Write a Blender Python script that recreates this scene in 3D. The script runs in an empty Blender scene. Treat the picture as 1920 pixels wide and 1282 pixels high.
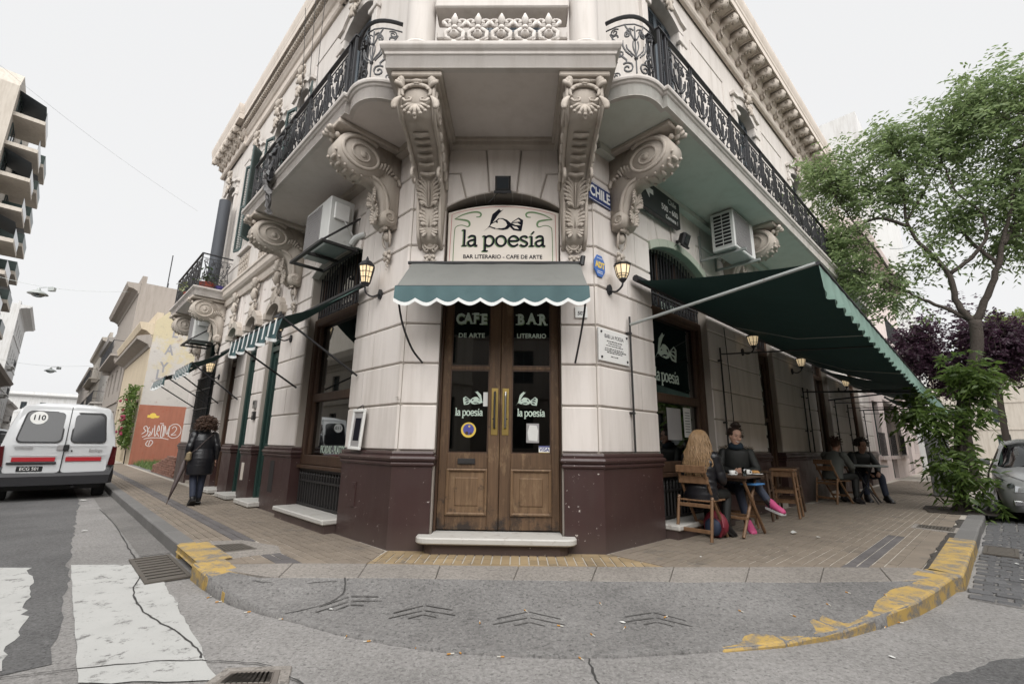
import bpy, bmesh, math, random
import numpy as np
from mathutils import Vector, Matrix, noise
random.seed(7); rng = np.random.default_rng(7)
S = bpy.context.scene; COL = S.collection
PI = math.pi; sin, cos, rad = math.sin, math.cos, math.radians

# ------------------------------------------------------------------ camera, sky, sun, exposure
cam = bpy.data.cameras.new('camera'); cam.sensor_width = 36; cam.lens = 15.994; cam.clip_end = 3000; cam.clip_start = .05
co = bpy.data.objects.new('camera', cam); COL.objects.link(co); S.camera = co
_p, _r = rad(12.65), rad(.79)
_f = Vector((0, cos(_p), sin(_p))); _u0 = Vector((0, -sin(_p), cos(_p))); _x0 = Vector((1, 0, 0))
_x = _x0 * cos(_r) + _u0 * sin(_r); _u = -_x0 * sin(_r) + _u0 * cos(_r)
co.matrix_world = Matrix(((_x.x, _u.x, -_f.x, 0), (_x.y, _u.y, -_f.y, 0), (_x.z, _u.z, -_f.z, 1.35), (0, 0, 0, 1)))

W = bpy.data.worlds.new('World'); S.world = W; W.use_nodes = True
wn = W.node_tree; wn.nodes.clear()
SUN_EL, SUN_AZ = rad(44), rad(174)          # azimuth clockwise from +Y: behind the camera, a little left
sky = wn.nodes.new('ShaderNodeTexSky'); sky.sky_type = 'NISHITA'; sky.sun_disc = False
sky.sun_elevation = SUN_EL; sky.sun_rotation = SUN_AZ; sky.dust_density = 4; sky.air_density = 1; sky.ozone_density = 1
hs = wn.nodes.new('ShaderNodeHueSaturation'); hs.inputs['Saturation'].default_value = .05
mx = wn.nodes.new('ShaderNodeMix'); mx.data_type = 'RGBA'; mx.inputs[0].default_value = .96
mx.inputs[7].default_value = (2.35, 2.36, 2.38, 1)          # the even overcast deck
bg = wn.nodes.new('ShaderNodeBackground'); bg.inputs['Strength'].default_value = .1
wo = wn.nodes.new('ShaderNodeOutputWorld')
wn.links.new(sky.outputs[0], hs.inputs['Color']); wn.links.new(hs.outputs[0], mx.inputs[6])
wn.links.new(mx.outputs[2], bg.inputs['Color']); wn.links.new(bg.outputs[0], wo.inputs['Surface'])
sl = bpy.data.lights.new('sun', 'SUN'); sl.energy = 1.5; sl.angle = rad(85); sl.color = (1, .985, .96)
so_ = bpy.data.objects.new('sun', sl); COL.objects.link(so_)
_d = Vector((sin(SUN_AZ) * cos(SUN_EL), cos(SUN_AZ) * cos(SUN_EL), sin(SUN_EL)))
so_.rotation_euler = (-_d).to_track_quat('-Z', 'Y').to_euler()
S.view_settings.view_transform = 'Standard'; S.view_settings.look = 'None'
S.view_settings.exposure = 1.9; S.view_settings.gamma = 1; S.view_settings.use_curve_mapping = False
try:
    S.cycles.max_bounces = 6; S.cycles.diffuse_bounces = 3; S.cycles.glossy_bounces = 3
    S.cycles.transparent_max_bounces = 12; S.cycles.use_denoising = True; S.cycles.caustics_reflective = False; S.cycles.caustics_refractive = False
except Exception: pass

# ------------------------------------------------------------------ materials
class NT:
    def __init__(s, name):
        s.m = bpy.data.materials.new(name); s.m.use_nodes = True; s.t = s.m.node_tree; s.t.nodes.clear()
        s.out = s.n('OutputMaterial'); s.b = s.n('BsdfPrincipled'); s.l(s.b.outputs[0], s.out.inputs[0]); s._pos = None
    def n(s, t, **k):
        o = s.t.nodes.new('ShaderNode' + t)
        for a, v in k.items(): setattr(o, a, v)
        return o
    def l(s, a, b): s.t.links.new(a, b)
    def pos(s, scale=(1, 1, 1), obj=False):
        src = s.n('TexCoord').outputs['Object'] if obj else s.n('NewGeometry').outputs['Position']
        if tuple(scale) == (1, 1, 1): return src
        v = s.n('VectorMath', operation='MULTIPLY'); s.l(src, v.inputs[0]); v.inputs[1].default_value = scale
        return v.outputs[0]
    def noise(s, scale, detail=4, rough=.55, vec=None):
        o = s.n('TexNoise'); o.inputs['Scale'].default_value = scale; o.inputs['Detail'].default_value = detail; o.inputs['Roughness'].default_value = rough
        s.l(vec if vec is not None else s.pos(), o.inputs['Vector']); return o.outputs['Fac']
    def vor(s, scale, vec=None, feat='F1', out='Distance'):
        o = s.n('TexVoronoi', feature=feat); o.inputs['Scale'].default_value = scale
        s.l(vec if vec is not None else s.pos(), o.inputs['Vector']); return o.outputs[out]
    def ramp(s, f, stops):
        o = s.n('ValToRGB'); e = o.color_ramp.elements
        while len(e) > 1: e.remove(e[-1])
        for i, (p, c) in enumerate(stops):
            q = e[0] if i == 0 else e.new(p)
            q.position = p; q.color = (c, c, c, 1) if isinstance(c, (int, float)) else (*c, 1)
        s.l(f, o.inputs[0]); return o.outputs[0]
    def mix(s, f, a, b, mode='MIX'):
        o = s.n('Mix', data_type='RGBA', blend_type=mode)
        for sock, v in ((o.inputs[0], f), (o.inputs[6], a), (o.inputs[7], b)):
            if hasattr(v, 'links'): s.l(v, sock)
            elif isinstance(v, (int, float)): sock.default_value = v if sock.type == 'VALUE' else (v, v, v, 1)
            else: sock.default_value = (*v, 1)
        return o.outputs[2]
    def math(s, op, a, b=0):
        o = s.n('Math', operation=op)
        for sock, v in ((o.inputs[0], a), (o.inputs[1], b)):
            if hasattr(v, 'links'): s.l(v, sock)
            else: sock.default_value = v
        return o.outputs[0]
    def sep(s, v):
        o = s.n('SeparateXYZ'); s.l(v, o.inputs[0]); return o.outputs
    def bump(s, h, st=.3, dist=.01):
        o = s.n('Bump'); o.inputs['Strength'].default_value = st; o.inputs['Distance'].default_value = dist
        s.l(h, o.inputs['Height']); s.l(o.outputs[0], s.b.inputs['Normal'])
    def fin(s, col=None, rough=None, metal=0, spec=None):
        for key, v in (('Base Color', col), ('Roughness', rough)):
            if v is None: continue
            sk = s.b.inputs[key]
            if hasattr(v, 'links'): s.l(v, sk)
            elif isinstance(v, (int, float)): sk.default_value = v
            else: sk.default_value = (*v, 1)
        s.b.inputs['Metallic'].default_value = metal
        if spec is not None: s.b.inputs['Specular IOR Level'].default_value = spec
        return s.m
    def rnd(s): return s.n('ObjectInfo').outputs['Random']

def gen(name, col, rough=.7, var=.15, scale=2., bump=.15, bscale=60, dist=.004, metal=0, spec=.5, streak=0, rvar=0, dirt=None, dirt_at=.6):
    """everyday surface: base colour broken up by noise at two sizes, streaks, dirt patches and fine relief"""
    t = NT(name); c = tuple(col)
    f = t.noise(scale, 6, .6); g = t.noise(scale * 9, 4)
    k = t.mix(f, tuple(x * (1 - var) for x in c), tuple(min(1, x * (1 + var)) for x in c))
    k = t.mix(t.math('MULTIPLY', g, var), k, tuple(x * .6 for x in c))
    if streak:
        st = t.ramp(t.noise(1, 5, .6, t.pos((9, 9, .7))), [(.42, 0), (.72, 1)])
        k = t.mix(t.math('MULTIPLY', st, streak), k, tuple(x * .55 for x in c))
    if dirt:
        d = t.ramp(t.noise(scale * 1.7, 8, .7), [(dirt_at, 0), (dirt_at + .1, 1)]); k = t.mix(d, k, dirt)
    if rvar:
        k = t.mix(t.math('MULTIPLY', t.rnd(), rvar), k, tuple(x * .55 for x in c))
    if bump: t.bump(t.noise(bscale, 5, .65), bump, dist)
    return t.fin(k, rough, metal, spec)

def emit(name, col, st):
    t = NT(name); t.fin(col, .5); t.b.inputs['Emission Color'].default_value = (*col, 1); t.b.inputs['Emission Strength'].default_value = st; return t.m

def glass(name, tint=(.55, .58, .58), rough=.01, refl=1.):
    t = NT(name); t.t.nodes.remove(t.b)
    tr = t.n('BsdfTransparent'); tr.inputs[0].default_value = (*tint, 1)
    gl = t.n('BsdfGlossy'); gl.inputs['Roughness'].default_value = rough; gl.inputs['Color'].default_value = (.9, .92, .92, 1)
    fr = t.n('Fresnel'); fr.inputs[0].default_value = 1.5
    w = t.math('MINIMUM', t.math('ADD', t.math('MULTIPLY', fr.outputs[0], 1.5 * refl), .03), 1)
    m = t.n('MixShader'); t.l(w, m.inputs[0]); t.l(tr.outputs[0], m.inputs[1]); t.l(gl.outputs[0], m.inputs[2]); t.l(m.outputs[0], t.out.inputs[0])
    return t.m

def m_wood(name, a, b, rough=.55, worn=None, sc=(30, 30, 1.6)):
    t = NT(name); g = t.noise(1, 6, .6, t.pos(sc)); k = t.mix(t.ramp(g, [(.3, 0), (.7, 1)]), a, b)
    k = t.mix(t.math('MULTIPLY', t.noise(2.2, 5), .55), k, tuple(x * .45 for x in a))
    if worn:
        z = t.sep(t.pos())[2]
        low = t.ramp(z, [(.30, 1), (.62, 0)])
        wf = t.ramp(t.math('ADD', t.noise(5, 7, .7), t.math('MULTIPLY', low, .22)), [(.62, 0), (.74, 1)]); k = t.mix(wf, k, worn)
        pale = t.ramp(t.noise(3.1, 6, .7, t.pos((2.2, 2.2, .9))), [(.54, 0), (.66, 1)])
        k = t.mix(t.math('MULTIPLY', pale, .55), k, (.26, .175, .10))
    t.bump(g, .35, .003); return t.fin(k, rough, 0, .35)

def m_plaster(name, col, stain=.35, pit=.2):
    t = NT(name); c = col
    k = t.mix(t.noise(.9, 6, .6), tuple(x * .93 for x in c), tuple(x * 1.05 for x in c))
    st = t.ramp(t.noise(1, 6, .65, t.pos((5, 5, .5))), [(.45, 0), (.8, 1)])
    k = t.mix(t.math('MULTIPLY', st, min(1, stain)), k, (c[0] * .60, c[1] * .57, c[2] * .53)); so2 = t.ramp(t.noise(1, 7, .7, t.pos((7, 7, 1.3))), [(.56, 0), (.74, 1)]); k = t.mix(t.math('MULTIPLY', so2, stain * .22), k, (c[0] * .4, c[1] * .38, c[2] * .35))
    bl = t.ramp(t.noise(2.6, 8, .72), [(.60, 0), (.75, 1)]); k = t.mix(t.math('MULTIPLY', bl, stain * .7), k, (c[0] * .72, c[1] * .7, c[2] * .66))
    sp = t.ramp(t.noise(46, 3, .6), [(.72, 0), (.76, 1)]); k = t.mix(t.math('MULTIPLY', sp, pit), k, (.16, .14, .12))
    k = t.mix(t.math('MULTIPLY', t.rnd(), .1), k, (c[0] * .8, c[1] * .78, c[2] * .75))
    t.bump(t.noise(35, 6, .7), .22, .004); return t.fin(k, .8, 0, .3)

def m_asphalt(name, dark, light, chip, sc=1.0, big=.5, patch=None):
    t = NT(name)
    k = t.mix(t.ramp(t.noise(.75, 7, .68), [(.36, 0), (.64, 1)]), tuple(x * .82 for x in dark), tuple(x * 1.06 for x in light)); gm = t.ramp(t.vor(3.1), [(.035, 1), (.055, 0)]); k = t.mix(t.math('MULTIPLY', gm, .55), k, tuple(x * .4 for x in dark))
    v = t.vor(90 * sc); k = t.mix(t.math('MULTIPLY', t.ramp(v, [(.10, 1), (.34, 0)]), .42), k, chip)
    d = t.ramp(t.noise(60 * sc, 4, .7), [(.52, 0), (.68, 1)]); k = t.mix(t.math('MULTIPLY', d, .5), k, tuple(x * .42 for x in dark))
    d2 = t.ramp(t.noise(2.3, 9, .75), [(.56, 0), (.70, 1)]); k = t.mix(t.math('MULTIPLY', d2, big), k, tuple(x * .6 for x in dark))
    if patch: k = t.mix(t.math('MULTIPLY', t.ramp(t.noise(1.1, 8, .7), [(.6, 0), (.66, 1)]), .5), k, patch)
    c1 = t.ramp(t.noise(38 * sc, 5, .75), [(.38, 0), (.5, .5), (.62, 1)]); k = t.mix(.36, k, t.mix(c1, tuple(x * .45 for x in dark), tuple(min(1, x * 1.25) for x in light)))
    c2 = t.ramp(t.vor(34 * sc), [(.08, 1), (.2, 0)]); k = t.mix(t.math('MULTIPLY', c2, .45), k, chip); c3 = t.ramp(t.noise(46 * sc, 2, .5), [(.60, 0), (.66, 1)]); k = t.mix(t.math('MULTIPLY', c3, .55), k, tuple(x * .35 for x in dark))
    h = t.math('ADD', t.noise(85 * sc, 3, .7), t.math('MULTIPLY', t.noise(9, 6, .7), .9)); t.bump(h, .55, .008)
    return t.fin(k, .86, 0, .3)

def m_worn(name, paint, under, sc=6, lo=.44, hi=.54, rough=.7):
    """worn-through paint over a bare surface"""
    t = NT(name); f = t.math('ADD', t.math('MULTIPLY', t.noise(sc, 9, .74), .75), t.math('MULTIPLY', t.noise(sc * 7, 5, .7), .25))
    m = t.ramp(f, [(lo, 0), (hi, 1)]); g = t.noise(70, 4)
    u = t.mix(g, tuple(x * .55 for x in under), tuple(x * 1.3 for x in under)); p = t.mix(t.noise(3, 6), tuple(x * .78 for x in paint), paint)
    p = t.mix(t.math('MULTIPLY', t.ramp(t.noise(120, 3), [(.6, 0), (.75, 1)]), .4), p, under)
    t.bump(t.math('ADD', g, m), .4, .004); return t.fin(t.mix(m, u, p), rough, 0, .3)

M = {}
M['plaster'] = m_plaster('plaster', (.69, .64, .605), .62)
M['plaster_up'] = m_plaster('plaster_upper', (.56, .525, .495), .6)  # upper floors toned darker than the piers to offset the strong light there
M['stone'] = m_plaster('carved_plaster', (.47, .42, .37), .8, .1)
M['cornice'] = m_plaster('cornice_plaster', (.58, .52, .465), .5)
M['joint'] = gen('joint', (.36, .32, .28), .9)
M['soffit'] = m_plaster('soffit_paint', (.62, .57, .535), .35)
M['soffit_green'] = m_plaster('soffit_grey_green', (.60, .625, .575), .35)
M['archgreen'] = gen('arch_band', (.42, .46, .38), .7, .12)
def m_plinth():
    t = NT('maroon_gloss'); k = t.mix(t.noise(1.3, 6), (.036, .019, .018), (.060, .030, .028))
    st = t.ramp(t.noise(1, 6, .6, t.pos((14, 14, .6))), [(.5, 0), (.75, 1)]); k = t.mix(t.math('MULTIPLY', st, .5), k, (.055, .035, .03))
    z = t.sep(t.pos())[2]; low = t.ramp(z, [(.14, 1), (.42, 0)])
    k = t.mix(t.math('MULTIPLY', low, .35), k, (.13, .11, .10))
    ch = t.ramp(t.math('ADD', t.noise(16, 7, .7), t.math('MULTIPLY', t.noise(1.5, 3), .12)), [(.722, 0), (.742, 1)]); k = t.mix(ch, k, (.55, .5, .46))
    t.bump(t.noise(14, 6, .6), .2, .006); r = t.ramp(t.noise(3, 5), [(.3, .28), (.8, .55)]); return t.fin(k, r, 0, .5)
M['plinth'] = m_plinth()
M['wood_door'] = m_wood('weathered_oak', (.080, .046, .026), (.165, .098, .054), .6, (.030, .022, .018))
M['wood_panel'] = m_wood('worn_oak_panel', (.13, .078, .042), (.25, .155, .088), .6, (.05, .034, .024))
M['wood_frame'] = m_wood('dark_timber', (.045, .024, .016), (.105, .060, .036), .5)
M['chairwood'] = m_wood('chair_wood', (.15, .082, .042), (.29, .17, .095), .5, None, (25, 25, 8))
M['tablewood'] = m_wood('table_wood', (.055, .032, .022), (.12, .075, .048), .45, None, (18, 18, 18))
M['green_paint'] = gen('green_door_paint', (.018, .042, .036), .35, .2)
M['shutter'] = gen('shutter_green', (.035, .058, .055), .5, .2)
M['shutter_dk'] = gen('shutter_blue_grey', (.065, .082, .098), .5, .2)
M['iron'] = gen('wrought_iron', (.014, .014, .017), .5, .2, 5, .2, 80)
M['iron_w'] = gen('rusty_iron', (.022, .02, .02), .6, .3, 6, dirt=(.09, .05, .03), dirt_at=.68)
M['brass'] = gen('brass', (.55, .40, .14), .35, .25, 9, .05, metal=1, dirt=(.16, .10, .05), dirt_at=.66)
M['steel'] = gen('steel', (.35, .35, .35), .35, .15, metal=1)
M['chrome'] = gen('chrome', (.7, .7, .72), .12, .05, metal=1, bump=0)
M['marble'] = gen('worn_marble', (.50, .485, .455), .5, .12, 4, .2, 30, dirt=(.34, .31, .28), dirt_at=.57)
M['plaque'] = gen('plaque_marble', (.70, .69, .67), .35, .05, 5, .05, dirt=(.52, .52, .51), dirt_at=.58)
M['glass'] = glass('shop_glass'); M['glass_dk'] = glass('dark_glass', (.16, .17, .18), .02, 1.1)
M['tint'] = gen('tinted_glass', (.012, .013, .016), .06, .2, bump=0, spec=.55); M['glass_car'] = glass('car_glass', (.10, .11, .115), .02, .45); M['pane_far'] = gen('far_pane', (.03, .035, .04), .12, .2, bump=0)
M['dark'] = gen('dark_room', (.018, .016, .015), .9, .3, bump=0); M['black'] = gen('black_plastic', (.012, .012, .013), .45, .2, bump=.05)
M['rubber'] = gen('tyre_rubber', (.018, .018, .019), .8, .2, 8); M['white'] = gen('white_enamel', (.72, .72, .71), .4, .06)
M['acwhite'] = gen('air_conditioner_white', (.58, .585, .57), .5, .08, 3, .05, dirt=(.42, .42, .40), dirt_at=.62, streak=.2)
M['acgrille'] = gen('air_conditioner_grille', (.30, .29, .29), .6, .15)
M['galv'] = gen('galvanised', (.34, .36, .35), .45, .2, 7, .1, metal=.4, dirt=(.17, .13, .10), dirt_at=.62)
M['signcream'] = gen('sign_cream', (.66, .60, .53), .45, .05); M['ink'] = gen('sign_black', (.012, .012, .018), .9, .1, bump=0, spec=.1)
M['signgreen'] = gen('sign_green', (.10, .19, .065), .5, .2, bump=0); M['signred'] = gen('sign_red', (.42, .12, .12), .5, .1, bump=0)
M['letter'] = gen('glass_lettering', (.50, .60, .52), .5, .08, bump=0); M['letter_g'] = gen('glass_lettering_shade', (.16, .25, .12), .5, .1, bump=0)
M['paper'] = gen('paper', (.62, .62, .60), .7, .08, 20, bump=0); M['blue'] = gen('enamel_blue', (.022, .04, .14), .3, .15)
M['sblue'] = gen('sticker_blue', (.05, .14, .42), .4, .1, bump=0); M['syellow'] = gen('sticker_yellow', (.70, .50, .09), .4, .1, bump=0)
M['visa'] = gen('card_blue', (.03, .04, .20), .4, .05, bump=0); M['sviolet'] = gen('sticker_violet', (.07, .07, .30), .5, .15, 30, bump=0)
M['signblack'] = gen('street_sign_black', (.012, .013, .014), .4, .1, bump=0); M['signwhite'] = gen('sign_white', (.72, .72, .70), .5, .05, bump=0)
def m_canvas(name, c, fade=.3, sc=1.4, top=None, trans=0.):
    t = NT(name); k = t.mix(t.noise(sc, 6, .6), tuple(x * (1 - fade) for x in c), tuple(x * (1 + fade) for x in c))
    k = t.mix(t.math('MULTIPLY', t.ramp(t.noise(7, 8, .75), [(.55, 0), (.75, 1)]), .3), k, tuple(x * .6 for x in c))
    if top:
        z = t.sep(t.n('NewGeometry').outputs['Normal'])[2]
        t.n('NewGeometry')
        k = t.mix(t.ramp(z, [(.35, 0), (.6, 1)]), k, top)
    wv = t.noise(420, 2); cr = t.noise(6, 4); t.bump(t.math('ADD', t.math('MULTIPLY', wv, .15), cr), .3, .01)
    t.fin(k, .75, 0, .25)
    if trans:
        tl = t.n('BsdfTranslucent'); t.l(k, tl.inputs[0]); m = t.n('MixShader'); m.inputs[0].default_value = trans
        t.l(t.b.outputs[0], m.inputs[1]); t.l(tl.outputs[0], m.inputs[2]); t.l(m.outputs[0], t.out.inputs[0])
    return t.m
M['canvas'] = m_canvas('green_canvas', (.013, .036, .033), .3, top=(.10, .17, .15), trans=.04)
M['canvas_f'] = m_canvas('faded_teal_canvas', (.070, .120, .128), .35)
M['canvas_t'] = m_canvas('sun_bleached_canvas', (.175, .178, .168), .2)
M['canvas_v'] = m_canvas('pale_green_canvas', (.25, .37, .32), .25, trans=.25)
M['trim'] = gen('white_trim', (.70, .71, .70), .7, .08, 12)
M['skin'] = gen('skin', (.50, .30, .22), .5, .08, 30, bump=0); M['skin2'] = gen('skin_tan', (.36, .20, .14), .5, .08, 30, bump=0)
M['hair_dk'] = gen('dark_hair', (.035, .020, .014), .45, .5, 30, .3, 200); M['hair_bl'] = gen('blonde_hair', (.34, .215, .11), .42, .6, 40, .4, 160)
M['hair_br'] = gen('brown_curls', (.065, .032, .018), .5, .6, 25, .4, 120)
M['puffer'] = gen('black_nylon', (.011, .011, .014), .33, .3, 6, .3, 30); M['jacket'] = gen('black_jacket', (.010, .011, .010), .65, .3, 9, .3, 60)
M['denim'] = gen('dark_denim', (.018, .024, .045), .75, .25, 14, .2, 150); M['leggings'] = gen('navy_leggings', (.035, .045, .075), .7, .15, 9, .15, 200)
M['boot'] = gen('boot_leather', (.012, .011, .012), .4, .2); M['pink'] = gen('pink_shoe', (.50, .07, .19), .6, .15, 30, .2, 200)
M['sole'] = gen('white_sole', (.55, .55, .55), .6, .1); M['scarf'] = gen('teal_scarf', (.008, .020, .034), .8, .3, 20)
M['fur'] = gen('fur_trim', (.16, .13, .10), .9, .5, 40); M['umb'] = gen('umbrella_cloth', (.06, .042, .04), .6, .2)
M['eye'] = gen('eye_dark', (.02, .014, .012), .2, .1, bump=0); M['lip'] = gen('lip', (.36, .10, .09), .5, .1, bump=0); M['teeth'] = gen('teeth', (.7, .68, .64), .3, .05, bump=0)
M['red'] = gen('red_cloth', (.16, .012, .025), .6, .2); M['bag_dk'] = gen('bag_navy', (.02, .03, .06), .7, .2); M['folder'] = gen('blue_folder', (.08, .25, .55), .4, .1, bump=0)
M['china'] = gen('china', (.72, .72, .70), .15, .03, bump=0); M['pastry'] = gen('pastry', (.50, .26, .08), .7, .3, 40)
M['van'] = gen('van_paint', (.55, .56, .57), .25, .03, 1.5, .02, spec=.6, dirt=(.60, .60, .59), dirt_at=.66); M['vanred'] = gen('van_red', (.42, .02, .03), .35, .1, bump=0)
M['bumper'] = gen('bumper_plastic', (.022, .022, .025), .55, .2); M['tail'] = gen('tail_lamp', (.08, .012, .014), .12, .2, bump=0)
M['silver'] = gen('silver_paint', (.30, .305, .305), .25, .05, 2, .02, metal=.35); M['headlamp'] = gen('headlamp', (.55, .56, .58), .1, .1, metal=.6, bump=0)
M['darkcar'] = gen('dark_car_paint', (.03, .032, .036), .2, .1, metal=.3, bump=0)
M['lampglow'] = emit('lamp_glow', (1, .62, .22), 1.0); M['lampdim'] = emit('lamp_frosted', (1, .78, .48), .12)
M['orange'] = gen('orange_wall_paint', (.33, .125, .078), .8, .12, 2.2, .2, streak=.3, dirt=(.30, .09, .05), dirt_at=.56)
M['graf'] = gen('graffiti_white', (.60, .56, .54), .7, .1, bump=0); M['bark'] = gen('bark', (.06, .048, .04), .9, .35, 5, .9, 22, .03)
M['brick'] = gen('old_brick', (.26, .13, .095), .85, .3, 6, .4, rvar=.7, dirt=(.36, .30, .26), dirt_at=.6)
M['pot'] = gen('terracotta', (.30, .065, .040), .7, .15); M['violet'] = gen('violet_pot', (.08, .06, .28), .5, .1)
M['bag'] = gen('torn_bag', (.014, .014, .016), .35, .4, 9, .6, 20); M['bag2'] = gen('torn_bag_grey', (.085, .08, .08), .5, .4, 9, .6, 20)
M['cab'] = gen('grey_cabinet', (.20, .20, .195), .6, .15, 3, streak=.4); M['butt'] = gen('cigarette_paper', (.62, .60, .55), .8); M['filter'] = gen('cigarette_filter', (.55, .27, .06), .8)

# ------------------------------------------------------------------ mesh builder
class MB:
    def __init__(s): s.v = []; s.f = []; s.mi = []; s.m = None; s.cur = 0
    def add(s, vs, fs):
        o = len(s.v)
        if s.m is not None: vs = [tuple(s.m @ Vector(p)) for p in vs]
        s.v.extend(tuple(p) for p in vs); s.f.extend(tuple(i + o for i in q) for q in fs); s.mi.extend([s.cur] * len(fs)); return s
    def box(s, x0, x1, y0, y1, z0, z1):
        return s.add([(x0, y0, z0), (x1, y0, z0), (x1, y1, z0), (x0, y1, z0), (x0, y0, z1), (x1, y0, z1), (x1, y1, z1), (x0, y1, z1)],
                     [(3, 2, 1, 0), (4, 5, 6, 7), (0, 1, 5, 4), (1, 2, 6, 5), (2, 3, 7, 6), (3, 0, 4, 7)])
    def bbox(s, x0, x1, y0, y1, z0, z1, b=.01):
        """box with chamfered edges"""
        b = min(b, (x1 - x0) * .45, (y1 - y0) * .45, (z1 - z0) * .45)
        r = lambda X0, X1, Y0, Y1, z: [(X0, Y0, z), (X1, Y0, z), (X1, Y1, z), (X0, Y1, z)]
        def oct_(z, d):
            return [(x0 + b, y0 + d, z), (x1 - b, y0 + d, z), (x1 - d, y0 + b, z), (x1 - d, y1 - b, z), (x1 - b, y1 - d, z), (x0 + b, y1 - d, z), (x0 + d, y1 - b, z), (x0 + d, y0 + b, z)]
        return s.rings([oct_(z0, b), oct_(z0 + b, 0), oct_(z1 - b, 0), oct_(z1, b)], True)
    def rings(s, R, caps=True, closed=True, loop=False):
        n = len(R[0]); vs = [p for r in R for p in r]; fs = []
        K = len(R) if loop else len(R) - 1
        for k in range(K):
            a, b = k * n, ((k + 1) % len(R)) * n
            for i in range(n if closed else n - 1):
                j = (i + 1) % n; fs.append((a + i, a + j, b + j, b + i))
        if caps and not loop: fs.append(tuple(range(n - 1, -1, -1))); fs.append(tuple((len(R) - 1) * n + i for i in range(n)))
        return s.add(vs, fs)
    def prism(s, poly, z0, z1, b=0):
        """plan polygon (counter-clockwise) extruded in z; b chamfers the rims"""
        if b: q = inset(poly, b); R = [[(x, y, z0) for x, y in q], [(x, y, z0 + b) for x, y in poly], [(x, y, z1 - b) for x, y in poly], [(x, y, z1) for x, y in q]]
        else: R = [[(x, y, z0) for x, y in poly], [(x, y, z1) for x, y in poly]]
        return s.rings(R)
    def fprism(s, poly, y0, y1, b=0):
        """facade polygon in x,z (counter-clockwise seen from the street, -y) from front y0 to back y1"""
        if b: q = inset(poly, b); R = [[(x, y1, z) for x, z in poly], [(x, y0 + b, z) for x, z in poly], [(x, y0, z) for x, z in q]]
        else: R = [[(x, y1, z) for x, z in poly], [(x, y0, z) for x, z in poly]]
        return s.rings(R)
    def tube(s, pts, r, n=6, caps=True, flat=1., loop=False):
        P = [Vector(p) for p in pts]; k = len(P); rr = r if isinstance(r, (list, tuple)) else [r] * k
        R = []; up = None
        for i in range(k):
            if loop: d = P[(i + 1) % k] - P[i - 1]
            else: d = P[min(i + 1, k - 1)] - P[max(i - 1, 0)]
            if d.length < 1e-9: d = Vector((0, 0, 1))
            d.normalize()
            if up is None:
                up = Vector((0, 1, 0)) if abs(d.y) < .9 else Vector((1, 0, 0))
            x = up.cross(d)
            if x.length < 1e-4: x = Vector((1, 0, 0)).cross(d)
            x.normalize(); u = d.cross(x); up = u
            R.append([tuple(P[i] + (x * cos(2 * PI * (j + .5) / n) + u * sin(2 * PI * (j + .5) / n) * flat) * rr[i]) for j in range(n)])
        return s.rings(R, caps, True, loop)
    def lathe(s, prof, c=(0, 0, 0), n=16, caps=True, sx=1, sy=1):
        R = [[(c[0] + r * cos(2 * PI * i / n) * sx, c[1] + r * sin(2 * PI * i / n) * sy, c[2] + z) for i in range(n)] for r, z in prof]
        return s.rings(R, caps)
    def grid(s, fn, nu, nv):
        vs = [tuple(fn(i / nu, j / nv)) for j in range(nv + 1) for i in range(nu + 1)]
        return s.add(vs, [(j * (nu + 1) + i, j * (nu + 1) + i + 1, (j + 1) * (nu + 1) + i + 1, (j + 1) * (nu + 1) + i) for j in range(nv) for i in range(nu)])
    def ball(s, c, r, n=8, m=6, jit=0):
        r = (r, r, r) if isinstance(r, (int, float)) else r
        R = []
        for j in range(m + 1):
            t = -PI / 2 + PI * max(.02, min(.98, j / m)); k = 1 + (random.uniform(-jit, jit) if jit else 0)
            R.append([(c[0] + r[0] * cos(t) * cos(2 * PI * i / n) * k, c[1] + r[1] * cos(t) * sin(2 * PI * i / n) * k, c[2] + r[2] * sin(t)) for i in range(n)])
        return s.rings(R)
    def sweep(s, path, prof, closed=False, caps=True):
        """profile (out, z) swept along a plan path; out is to the right of travel; corners mitred"""
        P = [Vector(p) for p in path]; n = len(P); R = []
        for i in range(n):
            a = (P[i] - P[i - 1]).normalized() if (i > 0 or closed) else None
            b = (P[(i + 1) % n] - P[i]).normalized() if (i < n - 1 or closed) else None
            a = a if a is not None else b; b = b if b is not None else a
            na, nb = Vector((a.y, -a.x)), Vector((b.y, -b.x)); m = (na + nb); m = m / max(.35, (1 + na.dot(nb)))
            R.append([(P[i].x + m.x * o, P[i].y + m.y * o, z) for o, z in prof])
        return s.rings(R, caps, True, closed)
    def disc(s, c, r, n=20, th=.01):       # facade disc facing -y
        return s.fprism([(c[0] + r * cos(2 * PI * i / n), c[2] + r * sin(2 * PI * i / n)) for i in range(n)], c[1] - th, c[1])
    def mesh(s, name, mats, smooth=False):
        me = bpy.data.meshes.new(name); me.from_pydata(s.v, [], s.f)
        mats = mats if isinstance(mats, (list, tuple)) else [mats]
        for q in mats: me.materials.append(q)
        if len(mats) > 1: me.polygons.foreach_set('material_index', s.mi)
        if smooth: me.polygons.foreach_set('use_smooth', [True] * len(me.polygons))
        me.update()
        if smooth == 'auto':
            try: me.set_sharp_from_angle(angle=rad(40))
            except Exception: pass
        return me

def inset(poly, b):
    n = len(poly); out = []
    for i in range(n):
        p0, p1, p2 = Vector(poly[i - 1]), Vector(poly[i]), Vector(poly[(i + 1) % n])
        a = (p1 - p0); c = (p2 - p1)
        if a.length < 1e-9: a = c
        if c.length < 1e-9: c = a
        a.normalize(); c.normalize(); na, nc = Vector((-a.y, a.x)), Vector((-c.y, c.x)); m = (na + nc) / max(.3, 1 + na.dot(nc))
        q = p1 + m * b; out.append((q.x, q.y))
    return out

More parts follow.
